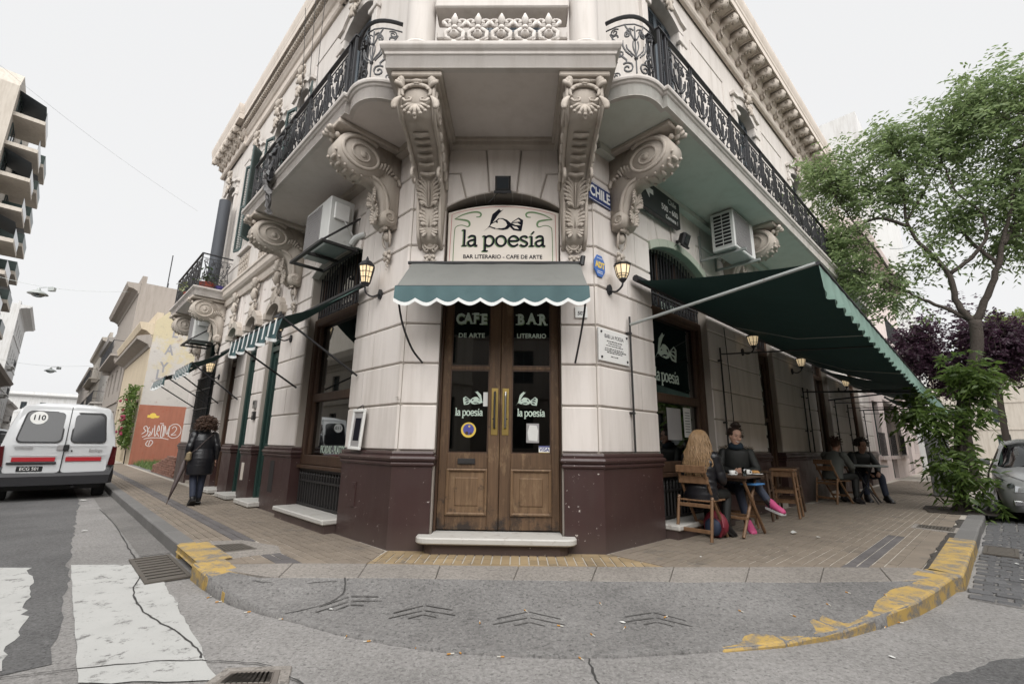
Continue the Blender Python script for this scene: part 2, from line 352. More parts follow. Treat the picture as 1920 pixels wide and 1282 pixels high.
def ob(name, me, mat=None, parent=None, mtx=None, smooth=False, stuff=False, label=None):
    if isinstance(me, MB): me = me.mesh(name, mat, smooth)
    o = bpy.data.objects.new(name, me); COL.objects.link(o)
    if mtx is not None: o.matrix_world = mtx
    if parent is not None:
        o.parent = parent
        inv = W0[parent.name].inverted()
        o.matrix_basis = inv @ (mtx if mtx is not None else W0[parent.name])
    W0[o.name] = mtx.copy() if mtx is not None else (W0[parent.name].copy() if parent is not None else Matrix())
    if stuff: o['kind'] = 'stuff'
    if label: o['label'] = label
    return o
W0 = {}
def T(x=0, y=0, z=0): return Matrix.Translation((x, y, z))
def RZ(a): return Matrix.Rotation(a, 4, 'Z')
def RX(a): return Matrix.Rotation(a, 4, 'X')
def RY(a): return Matrix.Rotation(a, 4, 'Y')
def tag(o, label, cat, group=None, kind=None):
    if label: o['label'] = label
    if cat: o['category'] = cat
    if group: o['group'] = group
    if kind: o['kind'] = kind
    return o
def thing(name, label, cat, mtx=None, group=None):
    return tag(ob(name, None, mtx=mtx if mtx is not None else Matrix()), label, cat, group)
def struct(name, mb, mat, mtx=None, label=None, smooth=False):
    o = ob(name, mb, mat, None, mtx, smooth); o['kind'] = 'structure'
    if label: o['label'] = label
    return o
def dup(o, mtx, label=None, group=None, parent=None):
    c = o.copy(); COL.objects.link(c)
    if parent is not None: c.parent = parent; W0[c.name] = W0[parent.name] @ c.matrix_basis
    else: c.matrix_world = mtx; W0[c.name] = mtx.copy()
    if label: c['label'] = label
    if group: c['group'] = group
    for ch in list(o.children): dup(ch, None, None, None, c)
    return c

# facade frames: x to the right seen from the street, y into the wall, z up
_t = rad(-1.0)
A2 = Vector((-1.43, 5.69)); dC = Vector((cos(_t), sin(_t))); B2 = A2 + dC * 2.55
dL = Vector((-.7044, .7098)); dR = Vector((.7296, .6838))
def frame(o, d):   # d = direction of +x
    return Matrix(((d.x, -d.y, 0, o.x), (d.y, d.x, 0, o.y), (0, 0, 1, 0), (0, 0, 0, 1)))
FC = frame(A2, dC); FL = frame(A2, -dL); FR = frame(B2, dR)
def P2(F, x, y): v = F @ Vector((x, y, 0)); return (v.x, v.y)
oL = Vector((-.7098, -.7044)); oR = Vector((.6838, -.7296)); oC = Vector((dC.y, -dC.x))
def Lw(s, o, z=0): q = A2 + dL * s + oL * o; return Vector((q.x, q.y, z))
def Rw(s, o, z=0): q = B2 + dR * s + oR * o; return Vector((q.x, q.y, z))
def Cw(u, o, z=0): q = A2 + dC * u + oC * o; return Vector((q.x, q.y, z))
Z0 = .14                                    # pavement level

def spiral(cx, cz, r0, r1, a0, turns, n=18):
    return [(cx + (r0 + (r1 - r0) * i / n) * cos(a0 + turns * 2 * PI * i / n), cz + (r0 + (r1 - r0) * i / n) * sin(a0 + turns * 2 * PI * i / n)) for i in range(n + 1)]
def bez(p0, p1, p2, p3, n=10):
    p0, p1, p2, p3 = map(Vector, (p0, p1, p2, p3)); return [tuple(p0 * (1 - t) ** 3 + p1 * 3 * t * (1 - t) ** 2 + p2 * 3 * t * t * (1 - t) + p3 * t ** 3) for t in [i / n for i in range(n + 1)]]
def smooth_path(pts, n=6):
    P = [Vector(p) for p in pts]; out = []
    for i in range(len(P) - 1):
        a, b, c, d = P[max(i - 1, 0)], P[i], P[i + 1], P[min(i + 2, len(P) - 1)]
        for k in range(n):
            t = k / n; out.append(tuple(.5 * ((2 * b) + (c - a) * t + (2 * a - 5 * b + 4 * c - d) * t * t + (3 * b - a - 3 * c + d) * t ** 3)))
    out.append(tuple(P[-1])); return out

_fc = {}
def text(s, size, mat, mtx, parent=None, name='lettering', depth=.003, bold=0, sx=1, align='CENTER', serif=False, spacing=1., width=None):
    key = (s, size, depth, bold, align, spacing)
    cu = bpy.data.curves.new('t', 'FONT'); cu.body = s; cu.size = size; cu.extrude = depth; cu.offset = bold; cu.align_x = align; cu.align_y = 'CENTER'
    cu.resolution_u = 3; cu.space_character = spacing
    o = bpy.data.objects.new('t', cu); COL.objects.link(o)
    dg = bpy.context.evaluated_depsgraph_get(); me = bpy.data.meshes.new_from_object(o.evaluated_get(dg))
    bpy.data.objects.remove(o); bpy.data.curves.remove(cu)
    if width: xs_ = [v.co.x for v in me.vertices]; sx = width / (max(xs_) - min(xs_))
    me.transform(Matrix.Diagonal((sx, 1, 1, 1))); me.transform(RX(PI / 2)); me.name = name
    me.materials.clear(); me.materials.append(mat)
    return ob(name, me, None, parent, mtx)

def ortho(mb, pts, w, y0, y1, wl=None):
    """a flat ribbon stroke in a facade plane (for painted lines, lettering, scrolls)"""
    P = [Vector(p) for p in pts]; n = len(P); Lp = []; Rp = []
    for i in range(n):
        d = P[min(i + 1, n - 1)] - P[max(i - 1, 0)]
        if d.length < 1e-9: d = Vector((1, 0))
        d.normalize(); q = Vector((-d.y, d.x)) * ((wl[i] if wl else w) / 2); Lp.append(P[i] + q); Rp.append(P[i] - q)
    for i in range(n - 1):
        a, b, c, d = Rp[i], Rp[i + 1], Lp[i + 1], Lp[i]
        mb.rings([[(p.x, y1, p.y) for p in (a, b, c, d)], [(p.x, y0, p.y) for p in (a, b, c, d)]])
    return mb
# ================================================================== GROUND
M['concrete_road'] = m_asphalt('road_concrete', (.215, .207, .20), (.30, .289, .28), (.44, .43, .42), .8, .35)
M['asphalt'] = m_asphalt('dark_asphalt', (.10, .099, .10), (.145, .143, .143), (.26, .255, .25), .9, .5)
M['ramp'] = m_asphalt('ramp_concrete', (.145, .140, .137), (.225, .218, .212), (.38, .37, .36), .8, .6)
M['gutter'] = m_asphalt('gutter_concrete', (.15, .144, .138), (.215, .205, .196), (.29, .28, .27), 1., .6)
M['tile'] = gen('ochre_tile', (.235, .195, .155), .75, .3, 1.6, .3, 60, rvar=.35, dirt=(.15, .13, .11), dirt_at=.56)
M['tile_y'] = gen('yellow_tile', (.33, .245, .14), .75, .3, 2.5, .3, 60, rvar=.6, dirt=(.16, .135, .11), dirt_at=.55)
M['tile_g'] = gen('grey_tile', (.135, .125, .125), .75, .2, 3, .3, 60, rvar=.5)
M['mortar'] = gen('mortar', (.42, .385, .335), .9, .25, 3, .3, 60, dirt=(.2, .185, .17), dirt_at=.58)
M['band'] = m_asphalt('kerb_band_concrete', (.235, .215, .195), (.295, .27, .245), (.37, .35, .33), .8, .5)
M['kerbstone'] = gen('granite_kerb', (.175, .17, .165), .75, .25, 3, .5, 60, .01, rvar=.4)
M['kerby'] = m_worn('yellow_painted_kerb', (.50, .34, .11), (.20, .19, .18), 5, .42, .54)
M['zebra'] = m_worn('white_road_paint', (.50, .50, .485), (.17, .165, .16), 7, .38, .46)
M['cobble'] = gen('granite_sett', (.125, .125, .13), .7, .25, 6, .6, 50, .01, rvar=.7)
M['crack'] = gen('tar_crack', (.05, .048, .046), .9, .3)
M['groove'] = gen('groove_dark', (.10, .096, .092), .95, .4)
M['grate'] = gen('cast_iron', (.10, .088, .075), .6, .3, 8, .3, dirt=(.11, .08, .06))

road = struct('road', MB().add([(-300, -200, 0), (300, -200, 0), (300, 350, 0), (-300, 350, 0)], [(0, 1, 2, 3)]), M['concrete_road'])
def wavy(p, q, amp, n, seed=0):
    out = []
    for i in range(n + 1):
        t = i / n; x = p[0] + (q[0] - p[0]) * t; y = p[1] + (q[1] - p[1]) * t; d = Vector((q[0] - p[0], q[1] - p[1])).normalized()
        k = amp * (noise.noise((x * 3 + seed, y * 3, 0)) + .6 * noise.noise((x * 11, y * 11, seed))) * (0 if i in (0, n) else 1)
        out.append((x - d.y * k, y + d.x * k))
    return out
def sheet(name, poly, z, mat, label=None):
    return struct(name, MB().add([(x, y, z) for x, y in poly], [tuple(range(len(poly)))]), mat, None, label)
def w2(F, pts): return [P2(F, x, y) for x, y in pts]
# dark asphalt lane of the left street; its edge follows the gutter strip
e = wavy(Lw(-.85, 2.75)[:2], Lw(9, 2.28)[:2], .05, 60) + wavy(Lw(9, 2.28)[:2], Lw(120, 2.3)[:2], .03, 20)[1:]
sheet('asphalt_lane', e + [tuple(Lw(120, 7.6)[:2]), tuple(Lw(-.6, 7.6)[:2])] + wavy(Lw(-.6, 7.6)[:2], Lw(-.85, 2.75)[:2], .05, 20)[1:-1], .004, M['asphalt'])
# gutter concrete strip along the left kerb and the dark wet edge
sheet('gutter_strip', wavy(Lw(2.1, 1.7)[:2], Lw(60, 1.7)[:2], 0, 4) + wavy(Lw(60, 2.05)[:2], Lw(2.1, 2.0)[:2], .03, 30), .006, M['gutter'])
# asphalt repair patch bottom right
sheet('road_patch', [(2.0, 2.7), (2.5, 3.06)] + wavy((2.5, 3.06), (3.53, 3.49), .06, 14)[1:] + [(5.5, 4.4), (5.5, 1.2), (2.2, 1.0)], .004, M['asphalt'])
# zebra crossing
z1 = [(-4.76, 5.37)] + wavy((-4.76, 5.37), (-3.13, 3.67), .012, 20)[1:] + wavy((-3.13, 3.67), (-2.42, 2.93), .012, 10)[1:] + wavy((-2.42, 2.93), (-1.66, 2.98), .03, 8)[1:] + wavy((-1.66, 2.98), (-3.30, 4.78), .025, 30)[1:] + [(-3.6, 5.05), (-4.06, 5.42)]
sheet('zebra_stripe', list(reversed(z1)), .008, M['zebra'])
z0 = wavy((-5.05, 5.24), (-3.83, 4.02), .06, 16, 3) + wavy((-3.83, 4.02), (-2.98, 3.05), .08, 14, 5)[1:] + wavy((-2.98, 3.05), (-3.6, 2.9), .05, 6)[1:] + wavy((-3.6, 2.9), (-5.85, 5.2), .03, 12)[1:]
sheet('zebra_stripe', list(reversed(z0)), .008, M['zebra'])
sheet('zebra_stripe', list(reversed([(-6.6, 5.3), (-6.0, 5.3), (-4.2, 2.9), (-4.9, 2.9)])), .008, M['zebra'])
sheet('zebra_stripe', list(reversed([(-2.33, 2.84), (-1.58, 2.90), (-1.3, 2.5), (-2.1, 2.45)])), .008, M['zebra'])

def crackline(name, pts, w, z, zf=None):
    mb = MB(); P = smooth_path([(x, y, 0) for x, y in pts], 5); V = []
    for i, p in enumerate(P):
        q = Vector(P[min(i + 1, len(P) - 1)]) - Vector(P[max(i - 1, 0)]); q.z = 0; q.normalize()
        j = .018 * noise.noise((p[0] * 13, p[1] * 13, 1)); ww = w * (.55 + .9 * abs(noise.noise((p[0] * 7, p[1] * 7, 4))))
        zz = zf(p[0], p[1]) + z if zf else z
        V += [(p[0] - q.y * (ww + j), p[1] + q.x * (ww + j), zz), (p[0] + q.y * (ww - j), p[1] - q.x * (ww - j), zz)]
    mb.add(V, [(2 * i, 2 * i + 1, 2 * i + 3, 2 * i + 2) for i in range(len(P) - 1)]); return struct(name, mb, M['crack'])
crackline('road_crack', [(-4.02, 5.38), (-3.72, 5.0), (-3.42, 4.55), (-3.1, 4.2), (-2.75, 3.9), (-2.35, 3.62), (-2.05, 3.38), (-1.93, 3.25)], .008, .0115)
crackline('road_crack', [(-3.2, 2.85), (-2.6, 3.08), (-2.1, 3.2), (-1.8, 3.2), (-1.5, 3.17), (-1.3, 3.05), (-1.1, 2.9)], .006, .0115)
crackline('road_crack', [(.53, 3.34), (.52, 3.1), (.55, 2.9), (.56, 2.6)], .009, .003)
crackline('road_crack', [(-4.04, 5.42), (-4.6, 5.98), (-5.2, 6.6), (-6.3, 7.75), (-8, 9.4)], .008, .0085)

# ---- pavement bases
CURVE = [(-3.16, 4.94), (-2.9, 4.69), (-2.59, 4.40), (-2.24, 4.15), (-1.9, 3.98), (-1.58, 3.83), (-1.19, 3.63), (-.77, 3.47), (-.39, 3.38), (-.03, 3.34), (.32, 3.32), (.6, 3.33), (.91, 3.37), (1.25, 3.42), (1.75, 3.51), (2.35, 3.67), (2.84, 3.88), (3.36, 4.16), (3.87, 4.50), (4.4, 4.92)]
HC = [.15, .14, .12, .08, .035, .02, .016, .014, .012, .012, .012, .012, .014, .018, .025, .05, .08, .105, .125, .14]
BAND_O = [(-2.75, 4.75), (-2.27, 4.50), (-1.54, 4.55), (-.51, 4.54), (.5, 4.54), (1.6, 4.55), (2.7, 4.6), (3.74, 4.68), (4.3, 4.84)]
pavL = struct('pavement', MB().prism([Lw(0, -.3)[:2], Lw(150, -.3)[:2], Lw(150, 1.6)[:2], Lw(1.2, 1.6)[:2], (-2.95, 4.98), (-1.47, 5.1), (-1.3, 5.6)], -.05, .122), M['mortar'], None, 'ochre tiled pavement of the left street')
pavR = struct('pavement', MB().prism([(1.0, 5.4), (1.62, 5.12), (4.25, 5.2), Rw(2.0, 2.66)[:2], Rw(80, 2.66)[:2], Rw(80, -.3)[:2], Rw(0, -.3)[:2]], -.05, .124), M['mortar'], None, 'ochre tiled pavement of the right street')
pavC = struct('pavement', MB().prism([(-3.02, 4.95), (-1.5, 5.02), (4.3, 5.16), (3.6, 6.2), (1.1, 6.0), (-1.4, 6.1), (-3.4, 6.3)], -.05, .126), M['mortar'], None, 'corner pavement in front of the cafe door')

def sampleline(pl, t):
    L_ = [0]
    for i in range(len(pl) - 1): L_.append(L_[-1] + math.dist(pl[i], pl[i + 1]))
    d = t * L_[-1]
    for i in range(len(pl) - 1):
        if d <= L_[i + 1] + 1e-9:
            k = (d - L_[i]) / max(1e-9, L_[i + 1] - L_[i]); return tuple(a + (b - a) * k for a, b in zip(pl[i], pl[i + 1]))
    return pl[-1]
CV3 = [(x, y, h) for (x, y), h in zip(CURVE, HC)]
def ramp_pt(u, v):
    a = sampleline(BAND_O, u); b = sampleline(CV3, u)
    e = v ** 1.0; x = a[0] + (b[0] - a[0]) * v; y = a[1] + (b[1] - a[1]) * v
    z = .137 * (1 - v) + b[2] * v - .02 * sin(PI * v) * (1 if b[2] < .06 else .2) + .006 * noise.noise((x * 2.5, y * 2.5, 0))
    if v > .98: y += .02 * noise.noise((x * 6, 0, 3)); x += .01 * noise.noise((x * 5, 3, 0))
    return (x, y, max(z, .012))
mb = MB(); mb.grid(ramp_pt, 90, 14)
n0 = len(mb.v) - 91
mb.add([(p[0], p[1], -.02) for p in mb.v[n0:n0 + 91]], []); mb.f += [(n0 + i, n0 + i + 1, n0 + 92 + i, n0 + 91 + i) for i in range(90)]; mb.mi += [0] * 90
ramp = struct('corner_ramp', mb, M['ramp'], None, None, True)
def ramp_z(x, y):
    yc = np.interp(x, [p[0] for p in CURVE], [p[1] for p in CURVE]); yb = np.interp(x, [p[0] for p in BAND_O], [p[1] for p in BAND_O]); hc = np.interp(x, [p[0] for p in CURVE], HC)
    v = max(0, min(1, (yb - y) / max(.05, yb - yc))); return max(.137 * (1 - v) + hc * v - .02 * sin(PI * v) * (1 if hc < .06 else .2), .012) + .006 * noise.noise((x * 2.5, y * 2.5, 0))
# concrete band slabs between ramp and tiles
bi = [(-2.98, 4.93), (-2.2, 5.02), (-1.45, 5.05), (-.7, 5.03), (.1, 5.03), (.9, 5.05), (1.7, 5.08), (2.5, 5.12), (3.3, 5.16), (3.9, 5.18), (4.3, 5.18)]
bo = [sampleline(BAND_O, i / (len(bi) - 1)) for i in range(len(bi))]
for i in range(len(bi) - 1):
    g = .004; lerp = lambda a, b, t: (a[0] + (b[0] - a[0]) * t, a[1] + (b[1] - a[1]) * t)
    q = [lerp(bo[i], bo[i + 1], g), lerp(bo[i], bo[i + 1], 1 - g), lerp(bi[i], bi[i + 1], 1 - g), lerp(bi[i], bi[i + 1], g)]
    zz = .141 + random.uniform(-.002, .002)
    ob('concrete_slab', MB().prism(q, .02, zz, .006), M['band'], pavC)

# ---- tiles
def tile_mesh(mat, cut=False):
    mb = MB(); pr = [(0, 0), (.005, .014), (.008, .018), (.090, .018), (.094, .014), (.106, .014), (.110, .018), (.192, .018), (.195, .014), (.2, 0)]
    mb.cur = 0
    for a, b in ((0.0, .5), (.5, 1)): mb.rings([[(x, y * .1 - .1 + a * .2, z) for y, z in ((.07, .0), (.075, .014), (.10, .018), (.90, .018), (.925, .014), (.93, .0))] for x in (-.0975, .0975)])
    return mb.mesh('paving_tile', mat)
TM = {k: tile_mesh(M[k]) for k in ('tile', 'tile_y', 'tile_g')}
def inpoly(p, poly):
    c = False; n = len(poly)
    for i in range(n):
        a, b = poly[i], poly[i - 1]
        if (a[1] > p[1]) != (b[1] > p[1]) and p[0] < (b[0] - a[0]) * (p[1] - a[1]) / (b[1] - a[1]) + a[0]: c = not c
    return c
skipL = [(-4.0, 5.92), (-3.0, 5.15), (-2.55, 5.5), (-2.75, 5.82), (-3.35, 6.12)]
skipR1 = [(6.5, 7.74), (6.74, 7.32), (7.1, 7.7), (6.78, 8.0)]
skipTree = [(8.75, 10.05), (8.5, 9.6), (9.25, 9.25), (9.85, 9.6), (9.8, 10.1), (9.3, 10.55)]
def clip(poly, reg):
    for k in range(len(reg)):
        a, b = reg[k], reg[(k + 1) % len(reg)]; out = []; sd = lambda p: (b[0] - a[0]) * (p[1] - a[1]) - (b[1] - a[1]) * (p[0] - a[0])
        for i in range(len(poly)):
            p, q = poly[i], poly[(i + 1) % len(poly)]; u, v = sd(p), sd(q)
            if u >= 0: out.append(p)
            if u * v < 0: t = u / (u - v); out.append((p[0] + (q[0] - p[0]) * t, p[1] + (q[1] - p[1]) * t))
        poly = out
        if len(poly) < 3: return []
    return poly
def lay(F, xs, ys, ok, matf, par, ang=0, limit=300, reg=None):
    c = []
    for i in xs:
        for j in ys:
            p = P2(F, i, j)
            if not ok(i, j, p): continue
            if reg:
                sq = [P2(F, i + a, j + b) for a, b in ((-.098, -.098), (.098, -.098), (.098, .098), (-.098, .098))]; q = clip(sq, reg)
                if not q: continue
                ar = abs(sum(q[k][0] * q[k - 1][1] - q[k - 1][0] * q[k][1] for k in range(len(q)))) / 2
                if ar < .0375:
                    if ar > .0012 and p[0] ** 2 + p[1] ** 2 < 160: ob('paving_tile', MB().prism(q, .1, .134), M[matf(i, j)], par)
                    continue
            c.append((p[0] ** 2 + p[1] ** 2, i, j))
    c.sort(); far = {}
    base = F.copy()
    for k, (d, i, j) in enumerate(c):
        mk = matf(i, j); m = base @ T(i, j, .116 + random.uniform(-.0015, .002)) @ RZ(random.uniform(-.006, .006) + ang)
        if k < limit: ob('paving_tile', TM[mk], None, par, m)
        else: far.setdefault(mk, []).append(m)
    for mk, ms in far.items():
        tv = np.array([v.co[:] for v in TM[mk].vertices]); tf = [tuple(p.vertices) for p in TM[mk].polygons]; mb = MB()
        for m in ms:
            a = np.array(m); mb.add((tv @ a[:3, :3].T + a[:3, 3]).tolist(), tf)
        ob('far_paving', mb, M[mk], par, Matrix(), stuff=True)
N2 = lambda a, b, st: [a + st * k for k in range(int((b - a) / st) + 1)]
REGL = [Lw(-.02, .03)[:2], Lw(26, .03)[:2], Lw(26, 1.545)[:2], Lw(1.25, 1.545)[:2], (-2.9, 5.0), (-1.47, 5.07)]; REGR = [(1.62, 5.10), Rw(2.05, 2.545)[:2], Rw(20, 2.545)[:2], Rw(20, .03)[:2], Rw(.02, .03)[:2]]; REGC = [(-1.46, 5.065), (.1, 5.045), (1.61, 5.095), (1.14, 5.61), (-1.40, 5.655)]
lay(FL, [-x for x in N2(-1.4, 26, .2)], [-y for y in N2(.04, 1.64, .2)],
    lambda i, j, p: not inpoly(p, skipL),
    lambda i, j: 'tile_g' if abs(j + 1.04) < .11 else 'tile', pavL, reg=REGL)
lay(FR, N2(-.9, 20, .2), [-y for y in N2(.06, 2.7, .2)],
    lambda i, j, p: not inpoly(p, skipR1) and not inpoly(p, skipTree),
    lambda i, j: 'tile_g' if abs(j + 2.06) < .11 and i < 4.2 else 'tile', pavR, reg=REGR)
lay(FC @ RZ(PI / 2), [-y for y in N2(.06, .8, .2)], [-x for x in N2(-.05, 3.3, .2)],
    lambda i, j, p: True, lambda i, j: 'tile_y', pavC, reg=REGC)

sheet('rubble_strip', wavy(Rw(1.8, 2.66)[:2], Rw(7.2, 2.66)[:2], .0, 4) + wavy(Rw(7.2, 2.56)[:2], Rw(1.9, 2.56)[:2], .05, 30), .1395, gen('rubble', (.07, .062, .055), .95, .6, 12, .9, 40, .03))
# ---- kerbs
def kerb_run(par, pts, w, hs, mat, gap=.006):
    """stones along a plan polyline (outer edge), w inwards (to the left of travel)"""
    for k in range(len(pts) - 1):
        p, q = Vector(pts[k]), Vector(pts[k + 1]); d = (q - p).normalized(); nn = Vector((-d.y, d.x)); p = p + d * gap; q = q - d * gap
        h0, h1 = hs[k], hs[k + 1]; b = .018; R = []
        for pt, h in ((p, h0), (p + d * .012, h0), (q - d * .012, h1), (q, h1)):
            e_ = .008 if pt in (p, q) else 0; j = random.uniform(-.006, .006)
            o_ = pt + nn * (e_ + j); i_ = pt + nn * (w - e_)
            R.append([(o_.x, o_.y, -.03), (o_.x, o_.y, h - b - e_), (o_.x + nn.x * b * .5, o_.y + nn.y * b * .5, h - b * .35 - e_), (o_.x + nn.x * b * 1.3, o_.y + nn.y * b * 1.3, h - e_), (i_.x, i_.y, h - e_), (i_.x, i_.y, -.03)])
        ob('kerb_stone', MB().rings(R), mat, par)
kerb = thing('kerb', None, None); kerb['kind'] = 'structure'
xs = [1.85 + .95 * i for i in range(60)]
kerb_run(kerb, [tuple(Lw(s, 1.70)[:2]) for s in reversed(xs)], .17, [.15] * len(xs), M['kerbstone'])
kerb_run(kerb, [tuple(Lw(1.85, 1.70)[:2]), tuple(Lw(1.7, 1.7)[:2])], .17, [.15, .15], M['kerby'])
ci = [(-3.0, 4.78), (-2.66, 4.47), (-2.3, 4.2), (-1.95, 4.02)]
kerb_run(kerb, [(-3.16, 4.93), (-2.82, 4.60), (-2.42, 4.27), (-1.98, 4.03)], .27, [.155, .14, .09, .03], M['kerby'])
rc = [(1.45, 3.445), (1.95, 3.54), (2.45, 3.70), (2.95, 3.93), (3.45, 4.20), (3.95, 4.54), (4.35, 4.84)]
kerb_run(kerb, rc, .26, [.022, .035, .06, .09, .115, .135, .145], M['kerby'])
rk = [tuple(Rw(s, 2.86)[:2]) for s in [1.95, 2.8, 3.7, 4.6]]
kerb_run(kerb, [(4.35, 4.84)] + rk[0:], .26, [.145] * 5, M['kerby'])
kerb_run(kerb, [tuple(Rw(4.6 + .95 * i, 2.86)[:2]) for i in range(40)], .22, [.145] * 40, M['kerbstone'])
# inlet: a stone slab bridging the gutter mouth, the dark throat and the grate in the road
ob('kerb_stone', MB().prism([tuple(Lw(.66, 1.43)[:2]), tuple(Lw(.66, 1.72)[:2]), tuple(Lw(1.7, 1.72)[:2]), tuple(Lw(1.7, 1.43)[:2])][::1], .085, .155, .012), M['kerby'], kerb)
ob('gutter_mouth', MB().prism([tuple(Lw(.64, 1.45)[:2]), tuple(Lw(.64, 1.62)[:2]), tuple(Lw(1.72, 1.62)[:2]), tuple(Lw(1.72, 1.45)[:2])], .0, .084), M['dark'], kerb)
def grate(name, label, F, x0, x1, y0, y1, z, n, along='y', parent=None):
    t = thing(name, label, 'drain cover', F @ T((x0 + x1) / 2, (y0 + y1) / 2, 0))
    w = .035
    ob('frame', MB().box(x0, x1, y0, y0 + w, z, z + .018).box(x0, x1, y1 - w, y1, z, z + .018).box(x0, x0 + w, y0 + w, y1 - w, z, z + .018).box(x1 - w, x1, y0 + w, y1 - w, z, z + .018), M['grate'], t, F)
    ob('pit', MB().box(x0 + w, x1 - w, y0 + w, y1 - w, z, z + .003), M['dark'], t, F)  # flat dark plate; the shade of the hollow is put into its colour
    for i in range(n):
        if along == 'y':
            c = x0 + w + (x1 - x0 - 2 * w) * (i + .5) / n; h = (x1 - x0 - 2 * w) / n * .28; b = MB().bbox(c - h, c + h, y0 + w, y1 - w, z + .003, z + .016, .004)
        else:
            c = y0 + w + (y1 - y0 - 2 * w) * (i + .5) / n; h = (y1 - y0 - 2 * w) / n * .28; b = MB().bbox(x0 + w, x1 - w, c - h, c + h, z + .003, z + .016, .004)
        ob('grate_bar', b, M['grate'], t, F)
    return t
grate('storm_drain', 'rusty storm drain grate in the gutter beside the zebra crossing', FL, -1.95, -.72, -2.12, -1.74, .006, 9, 'y')
grate('storm_drain', 'small iron drain grate in the cobbles below the yellow kerb', FR, 4.35, 5.1, -3.25, -2.92, .012, 6, 'y')
def cover(label, poly, z, mat=None):
    t = thing('utility_cover', label, 'utility cover', T(poly[0][0], poly[0][1], z))
    ob('frame', MB().prism(poly, z - .03, z, .006), M['band'], t, Matrix()); q = inset(poly, .06)
    ob('lid', MB().prism(q, z - .02, z + .005, .004), mat or M['grate'], t, Matrix())
    mb = MB(); a, b, c, d = [Vector(p) for p in inset(poly, .1)]
    for i in range(9):
        for j in range(9):
            u, v = (i + .5) / 9, (j + .5) / 9; p = a * (1 - u) * (1 - v) + b * u * (1 - v) + c * u * v + d * (1 - u) * v
            mb.box(p.x - .018, p.x + .018, p.y - .012, p.y + .012, z + .004, z + .011)
    ob('tread', mb, mat or M['grate'], t, Matrix(), stuff=True); return t
cover('square iron access cover in grey concrete on the left pavement', [(-3.22, 5.28), (-2.78, 5.60), (-3.2, 5.95), (-3.68, 5.74)], .143)
ob('concrete_slab', MB().prism(skipL[::1], .09, .137, .006), M['band'], pavL)
cover('long iron access cover near the right kerb', [(6.42, 7.74), (6.72, 7.24), (7.2, 7.7), (6.78, 8.08)], .143)
cover('worn manhole cover with raised studs at the end of the zebra crossing', [(-1.72, 2.80), (-1.20, 2.84), (-1.32, 3.16), (-1.70, 3.12)], .012, gen('manhole_iron', (.17, .15, .132), .7, .3, 9))
# chevron grooves drawn as thin dark ribbons laid on the ramp
def chev(cx, cy, sc, rot):
    mb = MB(); c, s_ = cos(rot), sin(rot)
    for k, (wd, off) in enumerate(((.30, .0), (.33, -.11), (.16, -.2))):
        pts = [(-wd, off - .14), (0, off), (wd, off - .14)]
        if k == 2: pts = [(-.14, off - .07), (0, off), (.14, off - .07)]
        for a, b in ((0, 1), (1, 2)):
            P = []
            for t in np.linspace(0.03, .95, 9):
                x = pts[a][0] + (pts[b][0] - pts[a][0]) * t; y = pts[a][1] + (pts[b][1] - pts[a][1]) * t
                X = cx + (x * c - y * s_) * sc; Y = cy + (x * s_ + y * c) * sc; w = .008 + .005 * noise.noise((X * 9, Y * 9, 0)); P.append((X, Y, w))
            V = []
            for X, Y, w in P: V += [(X - w * .3, Y + w, ramp_z(X, Y) + .004), (X + w * .3, Y - w, ramp_z(X, Y) + .004)]
            mb.add(V, [(2 * i, 2 * i + 1, 2 * i + 3, 2 * i + 2) for i in range(len(P) - 1)])
    struct('chevron_groove', mb, M['groove'])
for c_ in ((-1.35, 4.25, .8, .35), (-.68, 4.08, .8, .1), (.16, 3.98, .85, 0), (1.15, 4.0, .8, -.1)): chev(*c_)
crackline('pavement_crack', [(-1.5, 4.55), (-1.42, 4.3), (-1.5, 4.12), (-1.75, 3.95)], .007, .004, ramp_z)
crackline('pavement_crack', [(-2.3, 4.45), (-1.98, 4.42), (-1.55, 4.5)], .006, .004, ramp_z)
# setts of the right street
sm = MB(); sm.bbox(-.085, .085, -.05, .05, -.03, .022, .012)
sett = sm.mesh('cobblestone', M['cobble']); cob = struct('cobbled_road', MB().add([(*P2(FR, 1.62, -2.9), .003), (*P2(FR, 1.62, -9), .003), (*P2(FR, 60, -9), .003), (*P2(FR, 60, -2.9), .003)], [(0, 1, 2, 3)]), M['gutter'])
cc = []
for j in range(45):
    x = 1.72 + .125 * j
    for i in range(34):
        y = -2.97 - .19 * i - (.09 if j % 2 else 0); p = P2(FR, x, y); cc.append((p[0] ** 2 + p[1] ** 2, x, y))
for j in range(110):
    for i in range(30):
        x = 7.4 + .125 * j; y = -2.97 - .19 * i; cc.append((1e4 + x, x, y))
cc = [c for c in cc if not (4.3 < c[1] < 5.15 and c[2] > -3.28)]
cc.sort(); fm = MB(); tv = np.array([v.co[:] for v in sett.vertices]); tf = [tuple(p.vertices) for p in sett.polygons]
for k, (d, x, y) in enumerate(cc):
    m = FR @ T(x + random.uniform(-.008, .008), y + random.uniform(-.012, .012), random.uniform(-.012, .004)) @ RZ(PI / 2 + random.uniform(-.07, .07)) @ RX(random.uniform(-.04, .04)) @ Matrix.Diagonal((random.uniform(.9, 1.04), random.uniform(.9, 1.08), 1, 1))
    if k < 300: ob('cobblestone', sett, None, cob, m)
    elif k < 4200:
        a = np.array(m); fm.add((tv @ a[:3, :3].T + a[:3, 3]).tolist(), tf)
ob('far_cobbles', fm, M['cobble'], cob, Matrix(), stuff=True)
